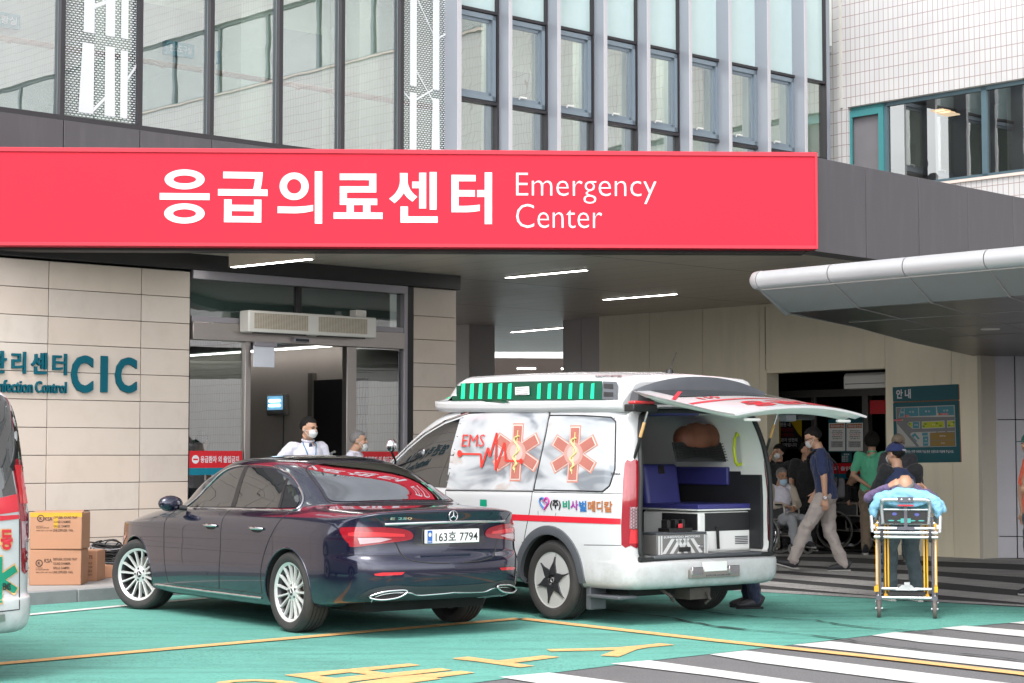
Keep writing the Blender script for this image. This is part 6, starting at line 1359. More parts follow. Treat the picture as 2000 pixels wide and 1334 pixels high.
def human(label, loc, yaw, J=None, H=1.72, skin=None, hair='short', hairm=None, top=None, sleeve='short', legs=None, shoe=None, mask=None, cap=None, hy=0., hp=0., curl=.5, M=None, group=None, extra=None, glasses=False, loose=1., legtype='long', vox=.0085, collar=None, hands=True, sole=None):
    sc = H / 1.72; j = {k: Vector(v) for k, v in DEF.items()}
    for k, v in (J or {}).items(): j[k] = Vector(v)
    skin = skin or M_skin; top = top or cloth('plain_top', (.3, .3, .3)); legs = legs or cloth('plain_trousers', (.05, .05, .06))
    P = thing('person', label, 'person', loc, yaw, group)
    X = M if M is not None else Matrix.Translation(loc) @ Matrix.Rotation(yaw, 4, 'Z')
    P.matrix_world = X @ Matrix.Scale(sc, 4)
    slat = (j['shR'] - j['shL']).normalized(); hlat = (j['hpR'] - j['hpL']).normalized()
    def spine(t):     # 0 pelvis .. 1 chest .. 2 neck
        a, b, c = j['pel'], j['chest'], j['neck']
        return a.lerp(b, t) if t <= 1 else b.lerp(c, t - 1)
    T = [(-.28, .155, .105), (0, .165, .112), (.45, .142, .100), (1.0, .163, .115), (1.45, .155, .104), (1.75, .112, .085), (1.95, .07, .065)]
    def torso(mb, f, a=0, b=7, m=0):
        tt = T[a:b]; ellchain(mb, [spine(t) if t >= 0 else j['pel'] + (j['pel'] - j['chest']) * -t for t, _, _ in tt], [(rx + f, ry + f) for _, rx, ry in tt], [hlat.lerp(slat, min(1, max(0, t / 1.2))) for t, _, _ in tt], 18, m)
    hc = j['head']; HR = Matrix.Rotation(hy, 3, 'Z') @ Matrix.Rotation(hp, 3, 'X')
    hf = lambda x, y, z: hc + HR @ Vector((x, y, z)); H4 = Matrix.Translation(hc) @ HR.to_4x4()
    # --- body: one continuous skin
    mb = MB(); torso(mb, -.008)
    mb.tube([j['neck'] + Vector((0, 0, -.03)), j['neck'] + Vector((0, .0, .03)), hf(0, -.018, -.07)], [.066, .056, .054], 14)
    mb.ell((0, -.012, .028), (.076, .096, .09), 20, 0, H4); mb.ell((0, .022, -.04), (.061, .068, .078), 18, 0, H4); mb.ell((0, .045, -.083), (.032, .034, .03), 12, 0, H4)
    mb.tube([hf(0, .083, .012), hf(0, .1, -.018), hf(0, .098, -.03)], [.009, .013, .015], 8)
    mb.ell((0, .078, .022), (.05, .016, .012), 12, 0, H4); mb.ell((0, .082, -.058), (.024, .012, .009), 10, 0, H4)
    for s_ in (-1, 1): mb.ell((s_ * .076, -.012, -.012), (.012, .02, .032), 10, 0, H4); mb.ell((s_ * .038, .064, -.028), (.026, .02, .022), 10, 0, H4)
    for s_ in 'LR':
        sh_, el, wr, hp_, kn, an, ft = (j[k + s_] for k in ('sh', 'el', 'wr', 'hp', 'kn', 'an', 'ft'))
        limb(mb, [sh_, el, wr], [.052, .040, .026]); limb(mb, [hp_, kn, an], [.082, .055, .036])
        mb.tube([an, ft], [.036, .03], 10)
        # hand: palm, four curled fingers of unequal length, thumb from the side
        if hands:
            d = (wr - el).normalized(); inw = Vector((1 if s_ == 'L' else -1, 0, 0)) if abs(d.z) > .4 else Vector((0, 0, -1)); pn = (inw - d * inw.dot(d)).normalized(); side = d.cross(pn)
            if side.dot(Vector((0, 1, 0))) < 0: side = -side
            ellchain(mb, [wr - d * .01, wr + d * .03, wr + d * .085], [(.024, .018), (.036, .015), (.040, .013)], side, 12)
            for k, (o_, ln) in enumerate(((.030, .070), (.010, .080), (-.011, .074), (-.031, .058))):
                b0 = wr + d * .082 + side * o_; c1 = curl * (1 + .12 * k); d1 = (d * math.cos(c1) + pn * math.sin(c1)); d2 = (d * math.cos(c1 * 2) + pn * math.sin(c1 * 2)); m1 = b0 + d1 * ln * .55
                mb.tube([b0 - d * .015, b0, m1, m1 + d2 * ln * .45], [.0095, .0095, .0085, .007], 8)
            tb = wr + d * .03 + side * .032; td = (d * .75 + side * .55 + pn * .35).normalized(); t1 = tb + td * .035; mb.tube([tb - td * .02, tb, t1, t1 + (td + d * .4).normalized() * .03], [.011, .011, .0095, .0075], 8)
    bake(mb.build('body', skin, P), vox, 3)
    # --- clothes
    if top:
        mb = MB(); torso(mb, .018 * loose, 0 if legtype != 'none' else 0, 6)
        ellchain(mb, [spine(1.6), spine(1.86), j['neck'] + Vector((0, 0, -.005))], [(.12, .09), (.085, .075), (.064, .062)], slat, 16)
        for s_ in 'LR':
            sh_, el, wr = j['sh' + s_], j['el' + s_], j['wr' + s_]; inn = sh_.lerp(spine(1.6), .3)
            if sleeve == 'long': limb(mb, [inn, sh_, el, el.lerp(wr, .93)], [.062, .061, .053, .039])
            elif sleeve == 'short': limb(mb, [inn, sh_, sh_.lerp(el, .72)], [.07, .068, .062])
            else: limb(mb, [inn, sh_], [.07, .066])
        bake(mb.build('shirt' if sleeve != 'none' else 'vest', top, P), .011, 3, .034)
    if collar:
        mb = MB(); n = j['neck']; mb.tube([n + Vector((.062 * math.cos(t), .062 * math.sin(t) + .003, .012 + .012 * math.sin(t) * -1)) for t in [2 * math.pi * k / 20 for k in range(20)]], .013, 8, closed=True); mb.build('collar', collar, P, smooth=60)
    if legs:
        mb = MB(); torso(mb, .012, 0, 3)
        for s_ in 'LR':
            hp_, kn, an = j['hp' + s_], j['kn' + s_], j['an' + s_]; e_ = 1.0 if legtype == 'long' else .55
            limb(mb, [hp_, kn, kn.lerp(an, .96 if legtype == 'long' else .3)], [.102 * loose, .076 * loose, .064 * loose])
        bake(mb.build('trousers', legs, P), .011, 2, .045)
    for s_ in 'LR':
        an, ft = j['an' + s_], j['ft' + s_]; d = (ft - an); d.z = 0; d = d.normalized() if d.length > .02 else Vector((0, 1, 0)); up = Vector((0, 0, 1)); tl_ = (ft.z - .03) - (an.z - .085)
        b_ = Vector((an.x, an.y, an.z - .085)); lt = d.cross(up); mb = MB()
        st_ = [(-.075, .03, .055), (-.05, .042, .07), (0, .045, .062), (.06, .048, .045), (.12, .052, .035), (.165, .046, .028), (.19, .025, .018)]
        cs = [b_ + d * a_ + up * (h_ + .014 + tl_ * max(0, a_) / .19) for a_, w_, h_ in st_]; ellchain(mb, cs, [(w_, h_ * .95) for a_, w_, h_ in st_], lt, 14, 0)
        so_ = MB(); ellchain(so_, [b_ + d * a_ + up * (.012 + tl_ * max(0, a_) / .19) for a_, w_, h_ in st_], [(w_ * 1.04, .013) for a_, w_, h_ in st_], lt, 14, 0)
        so = mb.build('shoe', shoe or M_shoe, P, smooth=60); so_.build('sole', sole or M_sole, so, smooth=60)
    # --- head: hair, eyes, mask
    hm = hairm or M_hair
    if hair:
        mb = MB(); vs = []; seg, nr = 36, 24; rnd = random.Random(len(label))
        for i in range(nr + 1):
            a = math.pi * i / nr
            for k in range(seg):
                t = 2 * math.pi * k / seg; x, y, z = math.sin(a) * math.cos(t), math.sin(a) * math.sin(t), math.cos(a)
                q = min(1, max(0, (y + .55) / 1.25)); q = q * q * (3 - 2 * q)
                if hair == 'short': ok = z > lerp(-.55, .50, q); g = 1.0
                elif hair == 'curly': ok = z > lerp(-.75, .42, q); g = 1.28
                elif hair == 'long': ok = z > lerp(-1.2, .45, q); g = 1.1
                else: ok = -.5 < z < lerp(.84, .25, q) and y < .5; g = 1.0
                r_ = (g * rnd.uniform(.985, 1.03)) if ok else .86
                vs.append((x * .0845 * r_, -.014 + y * .1055 * r_, .026 + z * .1015 * r_))
        fs = [(i * seg + k, i * seg + (k + 1) % seg, (i + 1) * seg + (k + 1) % seg, (i + 1) * seg + k) for i in range(nr) for k in range(seg)]
        mb.add(vs, fs, 0, H4); mb.build('hair', hm, P, smooth=80)
    mb = MB()
    for s_ in (-1, 1): mb.ell((s_ * .031, .083, .004), (.013, .008, .0055), 10, 0, H4); mb.tube([H4 @ Vector((s_ * .014, .093, .022)), H4 @ Vector((s_ * .032, .091, .027)), H4 @ Vector((s_ * .05, .078, .022))], [.0035, .0045, .003], 6)
    mb.build('eye', M_eye, P, smooth=60)
    if not mask:
        mb = MB(); mb.tube([H4 @ Vector((-.022, .088, -.056)), H4 @ Vector((0, .096, -.055)), H4 @ Vector((.022, .088, -.056))], [.003, .005, .003], 6); mb.build('mouth', mat('lips', (.3, .12, .1), .5), P, smooth=60)
    if mask:
        m_, low = mask; mb = MB(); vs = []; seg, nr = 20, 12
        for i in range(nr + 1):
            v = -1 + 2 * i / nr
            for k in range(seg + 1):
                u = -1 + 2 * k / seg; a = u * 1.15; yy = .032 + math.cos(a) * (.072 - .010 * v * v - .01 * max(0, -v)); xx = math.sin(a) * (.072 - .01 * max(0, -v) - .004 * v * v)
                vs.append((xx, yy + .008 * (1 - abs(u)) * (1 - abs(v)), -.05 - low + v * .048 * (1 - .35 * u * u)))
        mb.add(vs, [(i * (seg + 1) + k, i * (seg + 1) + k + 1, (i + 1) * (seg + 1) + k + 1, (i + 1) * (seg + 1) + k) for i in range(nr) for k in range(seg)], 0, H4)
        for s_ in (-1, 1):
            for z_ in (.025, -.03): mb.tube([H4 @ Vector((s_ * .066, .062, -.05 - low + z_)), H4 @ Vector((s_ * .08, .02, -.03 + z_ * .4)), H4 @ Vector((s_ * .083, -.02, -.005))], .0022, 4)
        mb.build('face_mask', m_, P, smooth=80)
    if glasses:
        mb = MB()
        for s_ in (-1, 1): mb.tube([H4 @ Vector((s_ * .033 + .024 * math.cos(t), .101 - .004 * abs(math.cos(t)), .002 + .017 * math.sin(t))) for t in [2 * math.pi * k / 16 for k in range(16)]], .002, 5, closed=True); mb.tube([H4 @ Vector((s_ * .057, .098, .006)), H4 @ Vector((s_ * .08, .05, .006)), H4 @ Vector((s_ * .084, -.015, .0))], .002, 5)
        mb.build('glasses', M_black, P)
    if cap:
        mb = MB(); vs = []; seg, nr = 28, 9
        for i in range(nr + 1):
            a = math.pi / 2 * i / nr * 1.06
            for k in range(seg):
                t = 2 * math.pi * k / seg; x, y, z = math.sin(a) * math.cos(t), math.sin(a) * math.sin(t), math.cos(a); vs.append((x * .091, -.012 + y * .111, .034 + z * .092 + .02 * y * 0))
        mb.add(vs, [(i * seg + k, i * seg + (k + 1) % seg, (i + 1) * seg + (k + 1) % seg, (i + 1) * seg + k) for i in range(nr) for k in range(seg)], 0, H4)
        br = []
        for r_ in (0, .5, 1):
            br.append([H4 @ Vector((math.sin(t) * (.084 - .004 * r_), .03 + math.cos(t) * .06 + r_ * .078 * max(0, math.cos(t)) ** .6, .035 - .012 * r_ * math.cos(t) - .01 * abs(math.sin(t)))) for t in [-1.5 + 3 * k / 14 for k in range(15)]])
        n = 15; mb.add([p for r_ in br for p in r_], [(i * n + k, i * n + k + 1, (i + 1) * n + k + 1, (i + 1) * n + k) for i in range(2) for k in range(14)], 0)
        mb.ell((0, -.012, .128), (.01, .01, .006), 8, 0, H4); c_ = mb.build('cap', cap, P, smooth=60); sm = c_.modifiers.new('solid', 'SOLIDIFY'); sm.thickness = .004
    if extra: extra(P, j, hf, spine)
    return P
def at(px, D, z=0.): p = ray(px, 885) ; return Vector(((px - 1000) / F * D, D, z))
c_wshirt = cloth('white_shirt', (.62, .60, .68), .03); c_navy = cloth('navy_polo', (.016, .027, .085)); c_khaki = cloth('stone_trousers', (.36, .315, .29), .05); c_black = cloth('black_cloth', (.012, .012, .014)); c_greenp = cloth('green_polo', (.10, .45, .27)); c_brown = cloth('brown_trousers', (.17, .125, .085)); c_dgrey = cloth('dark_grey_tee', (.055, .055, .065)); c_slate = cloth('slate_trousers', (.055, .075, .085)); c_orange = cloth('orange_polo', (.80, .13, .06)); c_grey = cloth('grey_shirt', (.33, .32, .33)); c_purple = cloth('purple_top', (.13, .09, .19)); c_vest = cloth('navy_vest', (.018, .03, .085)); c_navyt = cloth('dark_navy_trousers', (.015, .02, .05)); c_capn = cloth('navy_cap', (.014, .025, .10)); c_capb = cloth('beige_cap', (.30, .235, .17)); c_beigej = cloth('beige_jacket', (.42, .36, .29)); c_lgrey = cloth('pale_grey_trousers', (.3, .31, .33))
def lanyard(P, j, hf, spine):
    n = j['neck']; ch = j['chest']; mb = MB()
    for s_ in (-1, 1): mb.tube([n + Vector((s_ * .055, -.02, .015)), n + Vector((s_ * .075, .055, -.03)), ch + Vector((s_ * .05, .142, .06)), ch + Vector((.0, .150, -.12))], .006, 6)
    mb.build('lanyard', mat('lanyard_blue', (.02, .16, .28), .6), P)
    mb = MB(); mb.poly([(-.014, .17), (.014, .17), (.02, .14), (.034, -.18), (0, -.22), (-.034, -.18), (-.02, .14)], lambda u, v, w: (ch.x + u, lerp(ch.y + .139, n.y + .078, min(1, max(0, (v + .0) / .19))), ch.z + v), 0); o = mb.build('tie', mat('navy_tie', (.02, .035, .07), .6), P, fix=False); o.modifiers.new('solid', 'SOLIDIFY').thickness = .006
sk = .13
human('man in white shirt, navy tie and blue lanyard standing before the glass door', at(596, 22.0, sk), R(-152), dict(head=(.02, .17, 1.575), neck=(.0, .09, 1.43), chest=(0, .06, 1.24), shL=(-.18, .06, 1.365), shR=(.18, .07, 1.37), elL=(-.28, .05, 1.12), elR=(.36, -.04, 1.14), wrL=(-.18, .22, 1.03), wrR=(.26, .12, .98)), 1.81, hair='short', top=c_wshirt, sleeve='long', legs=c_navyt, mask=(M_mask, 0.), hy=R(28), hp=R(-8), extra=lanyard, collar=c_wshirt)
human('grey haired man in pale shirt seen in profile with his mask pulled down', at(694, 22.6, sk), R(-100), dict(head=(0, .05, 1.60)), 1.635, hairm=M_hairg, top=c_wshirt, sleeve='long', legs=c_navyt, mask=(M_mask, .035), hy=R(6), collar=c_wshirt)
# a man added behind the door glass to stand for a reflected head
t_, z_ = WL(393, 870, .9); p_ = W0 + u1 * t_ + nin * .9
human('dark haired man in grey shirt behind the left door glass with the red banner', (p_.x, p_.y, .135), R(-20), None, 1.62, top=c_grey, legs=c_navyt, vox=.011, hands=False)
def shoulderbag(P, j, hf, spine):
    mb = MB(); pts = [j['neck'] + Vector((-.07, -.04, -.005)), j['shL'].lerp(j['neck'], .5) + Vector((0, -.09, -.04)), spine(1.1) + Vector((-.06, -.165, 0)), spine(.45) + Vector((.08, -.16, -.02)), spine(.1) + Vector((.2, -.12, 0))]
    P3 = smoothpath(pts, 5); mb.tube(P3, .012, 6); mb.tube(smoothpath([j['neck'] + Vector((-.07, .03, 0)), spine(1.3) + Vector((.04, .16, .02)), spine(.4) + Vector((.19, .1, 0))], 5), .012, 6); st = mb.build('bag_strap', M_black, P)
    m2 = MB(); m2.box(.17, .27, -.22, .12, .86, 1.10); m2.build('shoulder_bag', mat('grey_bag', (.06, .06, .065), .7), P, bevel=.03, bseg=3)
    m3 = MB(); w_ = j['wrL']; m3.tube([w_ + Vector((.031 * math.cos(t), .031 * math.sin(t), .012)) for t in [2 * math.pi * k / 16 for k in range(16)]], .009, 6, closed=True); m3.box(w_.x - .045, w_.x - .03, w_.y - .018, w_.y + .018, w_.z - .008, w_.z + .032); m3.build('wrist_watch', M_chrome, P, bevel=.004)
def smoothpath(pts, n=5):
    P = [Vector(p) for p in pts]; out = []
    for i in range(len(P) - 1):
        p0, p1, p2, p3 = (P[min(max(i + k, 0), len(P) - 1)] for k in (-1, 0, 1, 2))
        for t in range(n): t /= n; out.append(.5 * (2 * p1 + (p2 - p0) * t + (2 * p0 - 5 * p1 + 4 * p2 - p3) * t * t + (3 * p1 - p0 - 3 * p2 + p3) * t ** 3))
    return out + [P[-1]]
human('man in navy polo and stone trousers striding left past the open ambulance', at(1612, 24.0), R(82), dict(pel=(0, 0, .93), chest=(0, .045, 1.235), neck=(0, .085, 1.42), head=(0, .15, 1.565), shL=(-.185, .06, 1.375), shR=(.185, .08, 1.385), elL=(-.235, .03, 1.10), wrL=(-.225, .02, .86), elR=(.24, .02, 1.12), wrR=(.22, .12, .92),
      hpL=(-.09, .02, .885), hpR=(.09, -.01, .885), knL=(-.09, .25, .505), anL=(-.09, .40, .12), ftL=(-.09, .56, .12), knR=(.09, -.03, .475), anR=(.10, -.20, .09), ftR=(.11, -.03, .03)), 1.86, top=c_navy, legs=c_khaki, mask=(M_mask, 0), hp=R(-24), glasses=True, extra=shoulderbag, collar=c_navy, curl=.35, loose=1.02)
seat = lambda dz=0: dict(pel=(0, -.02, .58), chest=(0, -.06, .87), neck=(0, -.05, 1.06), head=(0, .0, 1.205), shL=(-.185, -.05, 1.01), shR=(.185, -.05, 1.01), elL=(-.26, .02, .76), elR=(.26, .02, .76), wrL=(-.07, .22, .72), wrR=(.07, .22, .74), hpL=(-.09, .04, .54), hpR=(.09, .04, .54), knL=(-.12, .44, .55), knR=(.12, .44, .55), anL=(-.12, .52, .2), anR=(.12, .52, .2), ftL=(-.12, .68, .15), ftR=(.12, .68, .15))
def seatedjacket(P, j, hf, spine):
    mb = MB()
    for s_ in (-1, 1): limb(mb, [j['sh' + 'LR'[s_ > 0]], j['el' + 'LR'[s_ > 0]], j['el' + 'LR'[s_ > 0]].lerp(j['wr' + 'LR'[s_ > 0]], .85)], [.082, .07, .056])
    bake(mb.build('jacket_sleeve', c_beigej, P), .012, 4, .02)
wc1 = at(1526, 28.3)
human('elderly man in beige jacket sitting in a wheelchair, mask on his chin', wc1, R(-155), seat(), 1.66, skin=M_skint, hairm=M_hairg, top=c_wshirt, sleeve='short', legs=c_lgrey, mask=(M_maskb, .04), hy=R(-5), hp=R(-8), extra=seatedjacket, vox=.0095)
human('woman in black scratching her head beside the doorway', at(1521, 29.4), R(160), dict(elL=(-.23, .12, 1.2), wrL=(-.235, .05, .9), elR=(.22, .2, 1.30), wrR=(.10, .13, 1.53), shR=(.185, .02, 1.41)), 1.63, hair='long', top=c_black, legs=c_black, mask=(M_mask, 0), hy=R(-28), hp=R(-10), vox=.0095)
human('person in black tee standing with arms down behind the striding man', at(1572, 29.2), R(-168), dict(elL=(-.24, .02, 1.11), wrL=(-.2, .12, .9)), 1.66, top=c_black, legs=c_black, hy=R(20), vox=.0095)
wc2 = at(1664, 29.9)
human('person in black clothes and sandals sitting in the wheelchair inside the doorway', wc2, R(-120), seat(), 1.62, top=c_black, legs=c_black, legtype='long', vox=.0095)
def handsback(): return dict(elL=(-.27, -.10, 1.13), elR=(.27, -.10, 1.13), wrL=(-.06, -.16, .98), wrR=(.03, -.17, .95))
human('person in mint green polo and brown trousers facing away with hands behind the back', at(1702, 28.2), R(-12), handsback(), 1.79, hair='curly', top=c_greenp, legs=c_brown, collar=c_greenp, vox=.0095)
human('man in beige cap and dark grey tee facing forward before the map board', at(1753, 26.2), R(178), dict(elL=(-.25, 0, 1.12), elR=(.25, 0, 1.12)), 1.76, skin=M_skint, hairm=M_hairg, top=c_dgrey, legs=c_slate, cap=c_capb, mask=(M_mask, 0.0), vox=.0095, glasses=True)
def vestcap(P, j, hf, spine):
    mb = MB(); 
    T2 = [(-.1, .170, .125), (.45, .165, .128), (1.0, .185, .138), (1.45, .186, .128), (1.75, .15, .105), (1.93, .085, .078)]
    ellchain(mb, [spine(max(0, t)) - (Vector((0, 0, .05)) if t < 0 else Vector()) for t, _, _ in T2], [(a + .008, b + .008) for _, a, b in T2], (1, 0, 0), 18); bake(mb.build('vest', c_vest, P), .012, 3, .02)
    m2 = MB(); text(m2, 'EMT', lambda u, v, w: hf(lerp(-.03, .03, 1 - u), -.128, lerp(.022, .040, v)), 0, .04); m2.build('cap_lettering', M_letter, P, fix=False)
human('crewman in navy cap and vest walking away with the stretcher', at(1757, 19.35), R(12), dict(pel=(0, .0, .95), chest=(0, .06, 1.25), neck=(0, .09, 1.42), head=(-.01, .12, 1.565), knL=(-.11, .05, .49), anL=(-.115, .03, .085), ftL=(-.12, .2, .03), knR=(.12, .0, .49), anR=(.13, -.12, .085), ftR=(.14, .05, .03), elL=(-.26, .12, 1.14), elR=(.26, .12, 1.14), wrL=(-.22, .30, 1.0), wrR=(.22, .30, 1.0)), 1.64, top=c_black, sleeve='long', legs=c_slate, cap=c_capn, mask=(M_mask, 0), hy=R(28), hp=R(-4), extra=vestcap, loose=1.08)
pt = at(2020, 20.0)
human('person in orange polo and green hat raising an arm at the right edge', pt, R(98), dict(elL=(-.26, .25, 1.13), wrL=(-.17, .13, 1.40), elR=(.26, .05, 1.12), head=(0, .05, 1.6)), 1.72, top=c_orange, legs=c_slate, cap=cloth('green_hat', (.02, .12, .09)), collar=c_orange, hy=R(10))
pb = VL + _h * -.18 + _l * -1.36
human('person in dark navy trousers and black trainers hidden behind the ambulance', (pb.x, pb.y, 0), R(100), None, 1.70, top=c_navy, legs=c_navyt, vox=.0095, sole=M_shoe)
ps = TB.matrix_world @ Vector((TP(1803, 320, .9)[0], .9, 4.62))
human('staff member in white coat and mask behind the dark ribbon window', ps, R(150), None, 1.68, top=cloth('white_coat', (.6, .6, .6)), sleeve='long', legs=c_navyt, mask=(M_mask, 0), vox=.011, hands=False)

# ---- wheelchairs
def wheelchair(label, loc, yaw):
    W = thing('wheelchair', label, 'wheelchair', loc, yaw); fr = M_steel
    mb = MB()
    for s_ in (-1, 1):
        x = s_ * .24
        mb.tube(smoothpath([(x, -.26, .93), (x, -.24, .88), (x, -.22, .55), (x, -.20, .28)]), .012, 8); mb.tube(smoothpath([(x, -.22, .52), (x, .2, .52), (x, .28, .48), (x, .36, .2), (x, .5, .12)]), .012, 8)
        mb.tube([(x, -.20, .30), (x, .30, .28)], .012, 8); mb.tube(smoothpath([(x, -.22, .72), (x, .1, .72), (x, .15, .68), (x, .15, .52)]), .012, 8)
    mb.tube([(-.24, 0, .3), (.24, 0, .52)], .01, 6); mb.tube([(.24, 0, .3), (-.24, 0, .52)], .01, 6); mb.build('frame', fr, W, smooth=50)
    mb = MB(); mb.box(-.23, .23, -.22, .22, .50, .53); mb.build('seat', c_black, W, bevel=.01); mb = MB(); mb.box(-.23, .23, -.25, -.22, .54, .90); mb.build('backrest', c_black, W, bevel=.01)
    for s_ in (-1, 1):
        mb = MB(); mb.box(s_ * .24 - .02, s_ * .24 + .02, -.18, .12, .73, .755); mb.build('armrest', M_black, W, bevel=.008)
        mb = MB(); mb.box(s_ * .225 - .004, s_ * .225 + .004, -.2, .14, .53, .70); mb.build('side_panel', M_vin, W)
        mb = MB(); X = Matrix.Translation((s_ * .29, -.20, .30)) @ Matrix.Rotation(R(90), 4, 'Y'); mb.lathe([(.285, -.016), (.30, -.01), (.30, .01), (.285, .016), (.275, 0), (.285, -.016)], X, 40, 0)
        rm = mb.build('wheel', mat('grey_tyre', (.16, .16, .15), .7), W, smooth=50)
        m2 = MB(); m2.lathe([(.268, -.006), (.274, .0), (.268, .006), (.262, 0), (.268, -.006)], X, 40, 0); m2.lathe([(.25, s_ * .03 - .006), (.256, s_ * .03), (.25, s_ * .03 + .006), (.244, s_ * .03), (.25, s_ * .03 - .006)], X, 40, 0)
        for k in range(20):
            a = 2 * math.pi * k / 20; m2.tube([X @ Vector((.02 * math.cos(a + 1), .02 * math.sin(a + 1), 0)), X @ Vector((.268 * math.cos(a), .268 * math.sin(a), 0))], .0018, 4)
        m2.cyl(X @ Vector((0, 0, -.03)), X @ Vector((0, 0, .03)), .022, 12); m2.build('rim', M_chrome, rm, smooth=50)
        mb = MB(); X = Matrix.Translation((s_ * .23, .30, .095)) @ Matrix.Rotation(R(90), 4, 'Y'); mb.lathe([(.06, -.014), (.09, -.014), (.095, 0), (.09, .014), (.06, .014), (.06, -.014)], X, 28, 0); mb.tube([(s_ * .23, .30, .095), (s_ * .23, .28, .2), (s_ * .24, .26, .29)], .01, 6); mb.build('caster', mat('caster_grey', (.2, .2, .19), .6), W, smooth=50)
        mb = MB(); mb.box(s_ * .13 - .07, s_ * .13 + .07, .46, .62, .11, .125); mb.build('footrest', M_black, W, bevel=.004)
    return W
wheelchair('wheelchair holding the elderly man in the beige jacket', wc1, R(-125)); wheelchair('wheelchair holding the person in black inside the doorway', wc2, R(-120))

# ---- stretcher with patient
SX_, SD_ = at(1766, 17.35), R(-11.7)
ST = thing('stretcher', 'ambulance stretcher on yellow legs seen from its head end with a blue sheet', 'stretcher', SX_, SD_); STM = Matrix.Translation(SX_) @ Matrix.Rotation(SD_, 4, 'Z')
M_yleg = mat('yellow_tube', (.72, .37, .015), .35, var=.05); M_alum = mat('aluminium_tube', (.55, .56, .57), .28, metal=.75, var=.05); M_gtube = mat('grey_tube', (.11, .11, .13), .4, metal=.5)
for s_ in (-1, 1):
    mb = MB(); mb.box(s_ * .262 - .014, s_ * .262 + .014, .02, .06, .26, .86, 0); mb.box(s_ * .262 - .005, s_ * .262 + .005, .012, .021, .30, .80, 1); mb.box(s_ * .262 - .028, s_ * .262 + .016, .01, .08, .235, .285, 0)
    mb.build('leg', [M_yleg, M_letter], ST, bevel=.003)
    mb = MB(); mb.box(s_ * .175 - .021, s_ * .175 - .006, .08, .12, .2, .86, 0); mb.box(s_ * .175 + .006, s_ * .175 + .021, .08, .12, .2, .86, 0); mb.box(s_ * .175 - .0065, s_ * .175 + .0065, .09, .11, .20, .84, 2); mb.box(s_ * .175 - .028, s_ * .175 + .028, .07, .13, .165, .215, 0); mb.box(s_ * .17 - .038, s_ * .17 + .038, .04, .13, .845, .89, 0)
    mb.build('leg', [M_yleg, M_letter, M_black], ST, bevel=.003)
    mb = MB(); mb.box(s_ * .262 - .013, s_ * .262 + .013, .75, .80, .2, .86, 0); mb.build('leg', M_yleg, ST, bevel=.003)
mb = MB()
for s_ in (-1, 1): mb.tube([(s_ * .235, .0, .16), (s_ * .235, .0, .92)], .011, 8, 1); mb.tube(smoothpath([(s_ * .285, .0, .83), (s_ * .285, .9, .86), (s_ * .285, 1.75, .86)]), .016, 8, 0); mb.tube([(s_ * .25, .03, .2), (s_ * .25, .8, .2)], .013, 8, 0)
for z, y, w_ in ((.262, .05, .25), (.185, .0, .24), (.86, .03, .26), (.815, .0, .26), (.775, -.01, .285), (.735, -.02, .285)): mb.tube([(-w_, y, z), (w_, y, z)], .0145, 10, 0)
mb.box(-.08, .08, -.03, .0, .80, .83, 1); mb.box(-.17, .17, .06, .12, .20, .235, 2); mb.poly([(-.1, 0), (.1, 0), (.04, .05), (-.04, .05)], lambda u, v, w: (u, .02 + w, .25 + v), 0, depth=.04); mb.box(-.02, .03, .0, .05, .3, .325, 0)
for s_ in (-1, 1): mb.tube([(s_ * .30, -.01, .78), (s_ * .31, .0, .93)], .017, 8, 0); mb.box(s_ * .295 - .02, s_ * .295 + .02, -.03, .03, .81, .85, 0)
mb.build('frame', [M_alum, M_gtube, M_black], ST, smooth=50)
for s_ in (-1, 1):
    for y, x_ in ((0, .248), (.76, .262)):
        mb = MB(); X = Matrix.Translation((s_ * x_, y, .086)) @ Matrix.Rotation(R(90), 4, 'Y'); mb.lathe([(0, -.016), (.055, -.018), (.08, -.016), (.086, -.008), (.086, .008), (.08, .016), (.055, .018), (0, .016)], X, 28, 0); mb.box(s_ * x_ - .028, s_ * x_ + .028, y - .03, y + .03, .165, .20, 1); mb.box(s_ * x_ - .026, s_ * x_ - .02, y - .02, y + .02, .07, .17, 1); mb.box(s_ * x_ + .02, s_ * x_ + .026, y - .02, y + .02, .07, .17, 1); mb.cyl((s_ * x_ - .03, y, .086), (s_ * x_ + .03, y, .086), .012, 8, 2)
        mb.build('wheel', [mat('caster_brown', (.1, .085, .075), .6, var=.2), M_gtube, M_chrome], ST, smooth=40)
    mb = MB(); X = Matrix.Translation((s_ * .215, -.03, .745)) @ Matrix.Rotation(R(90), 4, 'Y'); mb.lathe([(0, -.014), (.05, -.014), (.058, 0), (.05, .014), (0, .014)], X, 20, 0); mb.build('loading_wheel', mat('caster_dark', (.04, .04, .042), .6), ST, smooth=40)
mb = MB(); fr_ = smoothpath([(-.205, .0, .86), (-.215, -.02, 1.02), (-.205, -.04, 1.06), (-.18, -.045, 1.075), (.18, -.045, 1.075), (.205, -.04, 1.06), (.215, -.02, 1.02), (.205, .0, .86)], 4); mb.tube(fr_, .017, 10, 0); mb.tube([(-.2, .0, .985), (.2, .0, .985)], .010, 8, 0); mb.box(-.07, .07, -.07, -.03, 1.055, 1.10, 1); mb.box(-.07, .07, -.065, -.05, 1.018, 1.032, 2)
for x in (-.035, .035): mb.ell((x, -.072, 1.078), (.012, .006, .012), 8, 0)
mb.build('head_frame', [M_alum, M_gtube, M_redd], ST, smooth=50)
mb = MB(); mb.box(-.19, .19, .01, .03, .855, .975, 0); mb.box(-.015, .015, -.005, .03, .80, 1.04, 1); mb.box(-.045, .045, -.004, .012, .865, .905, 2)
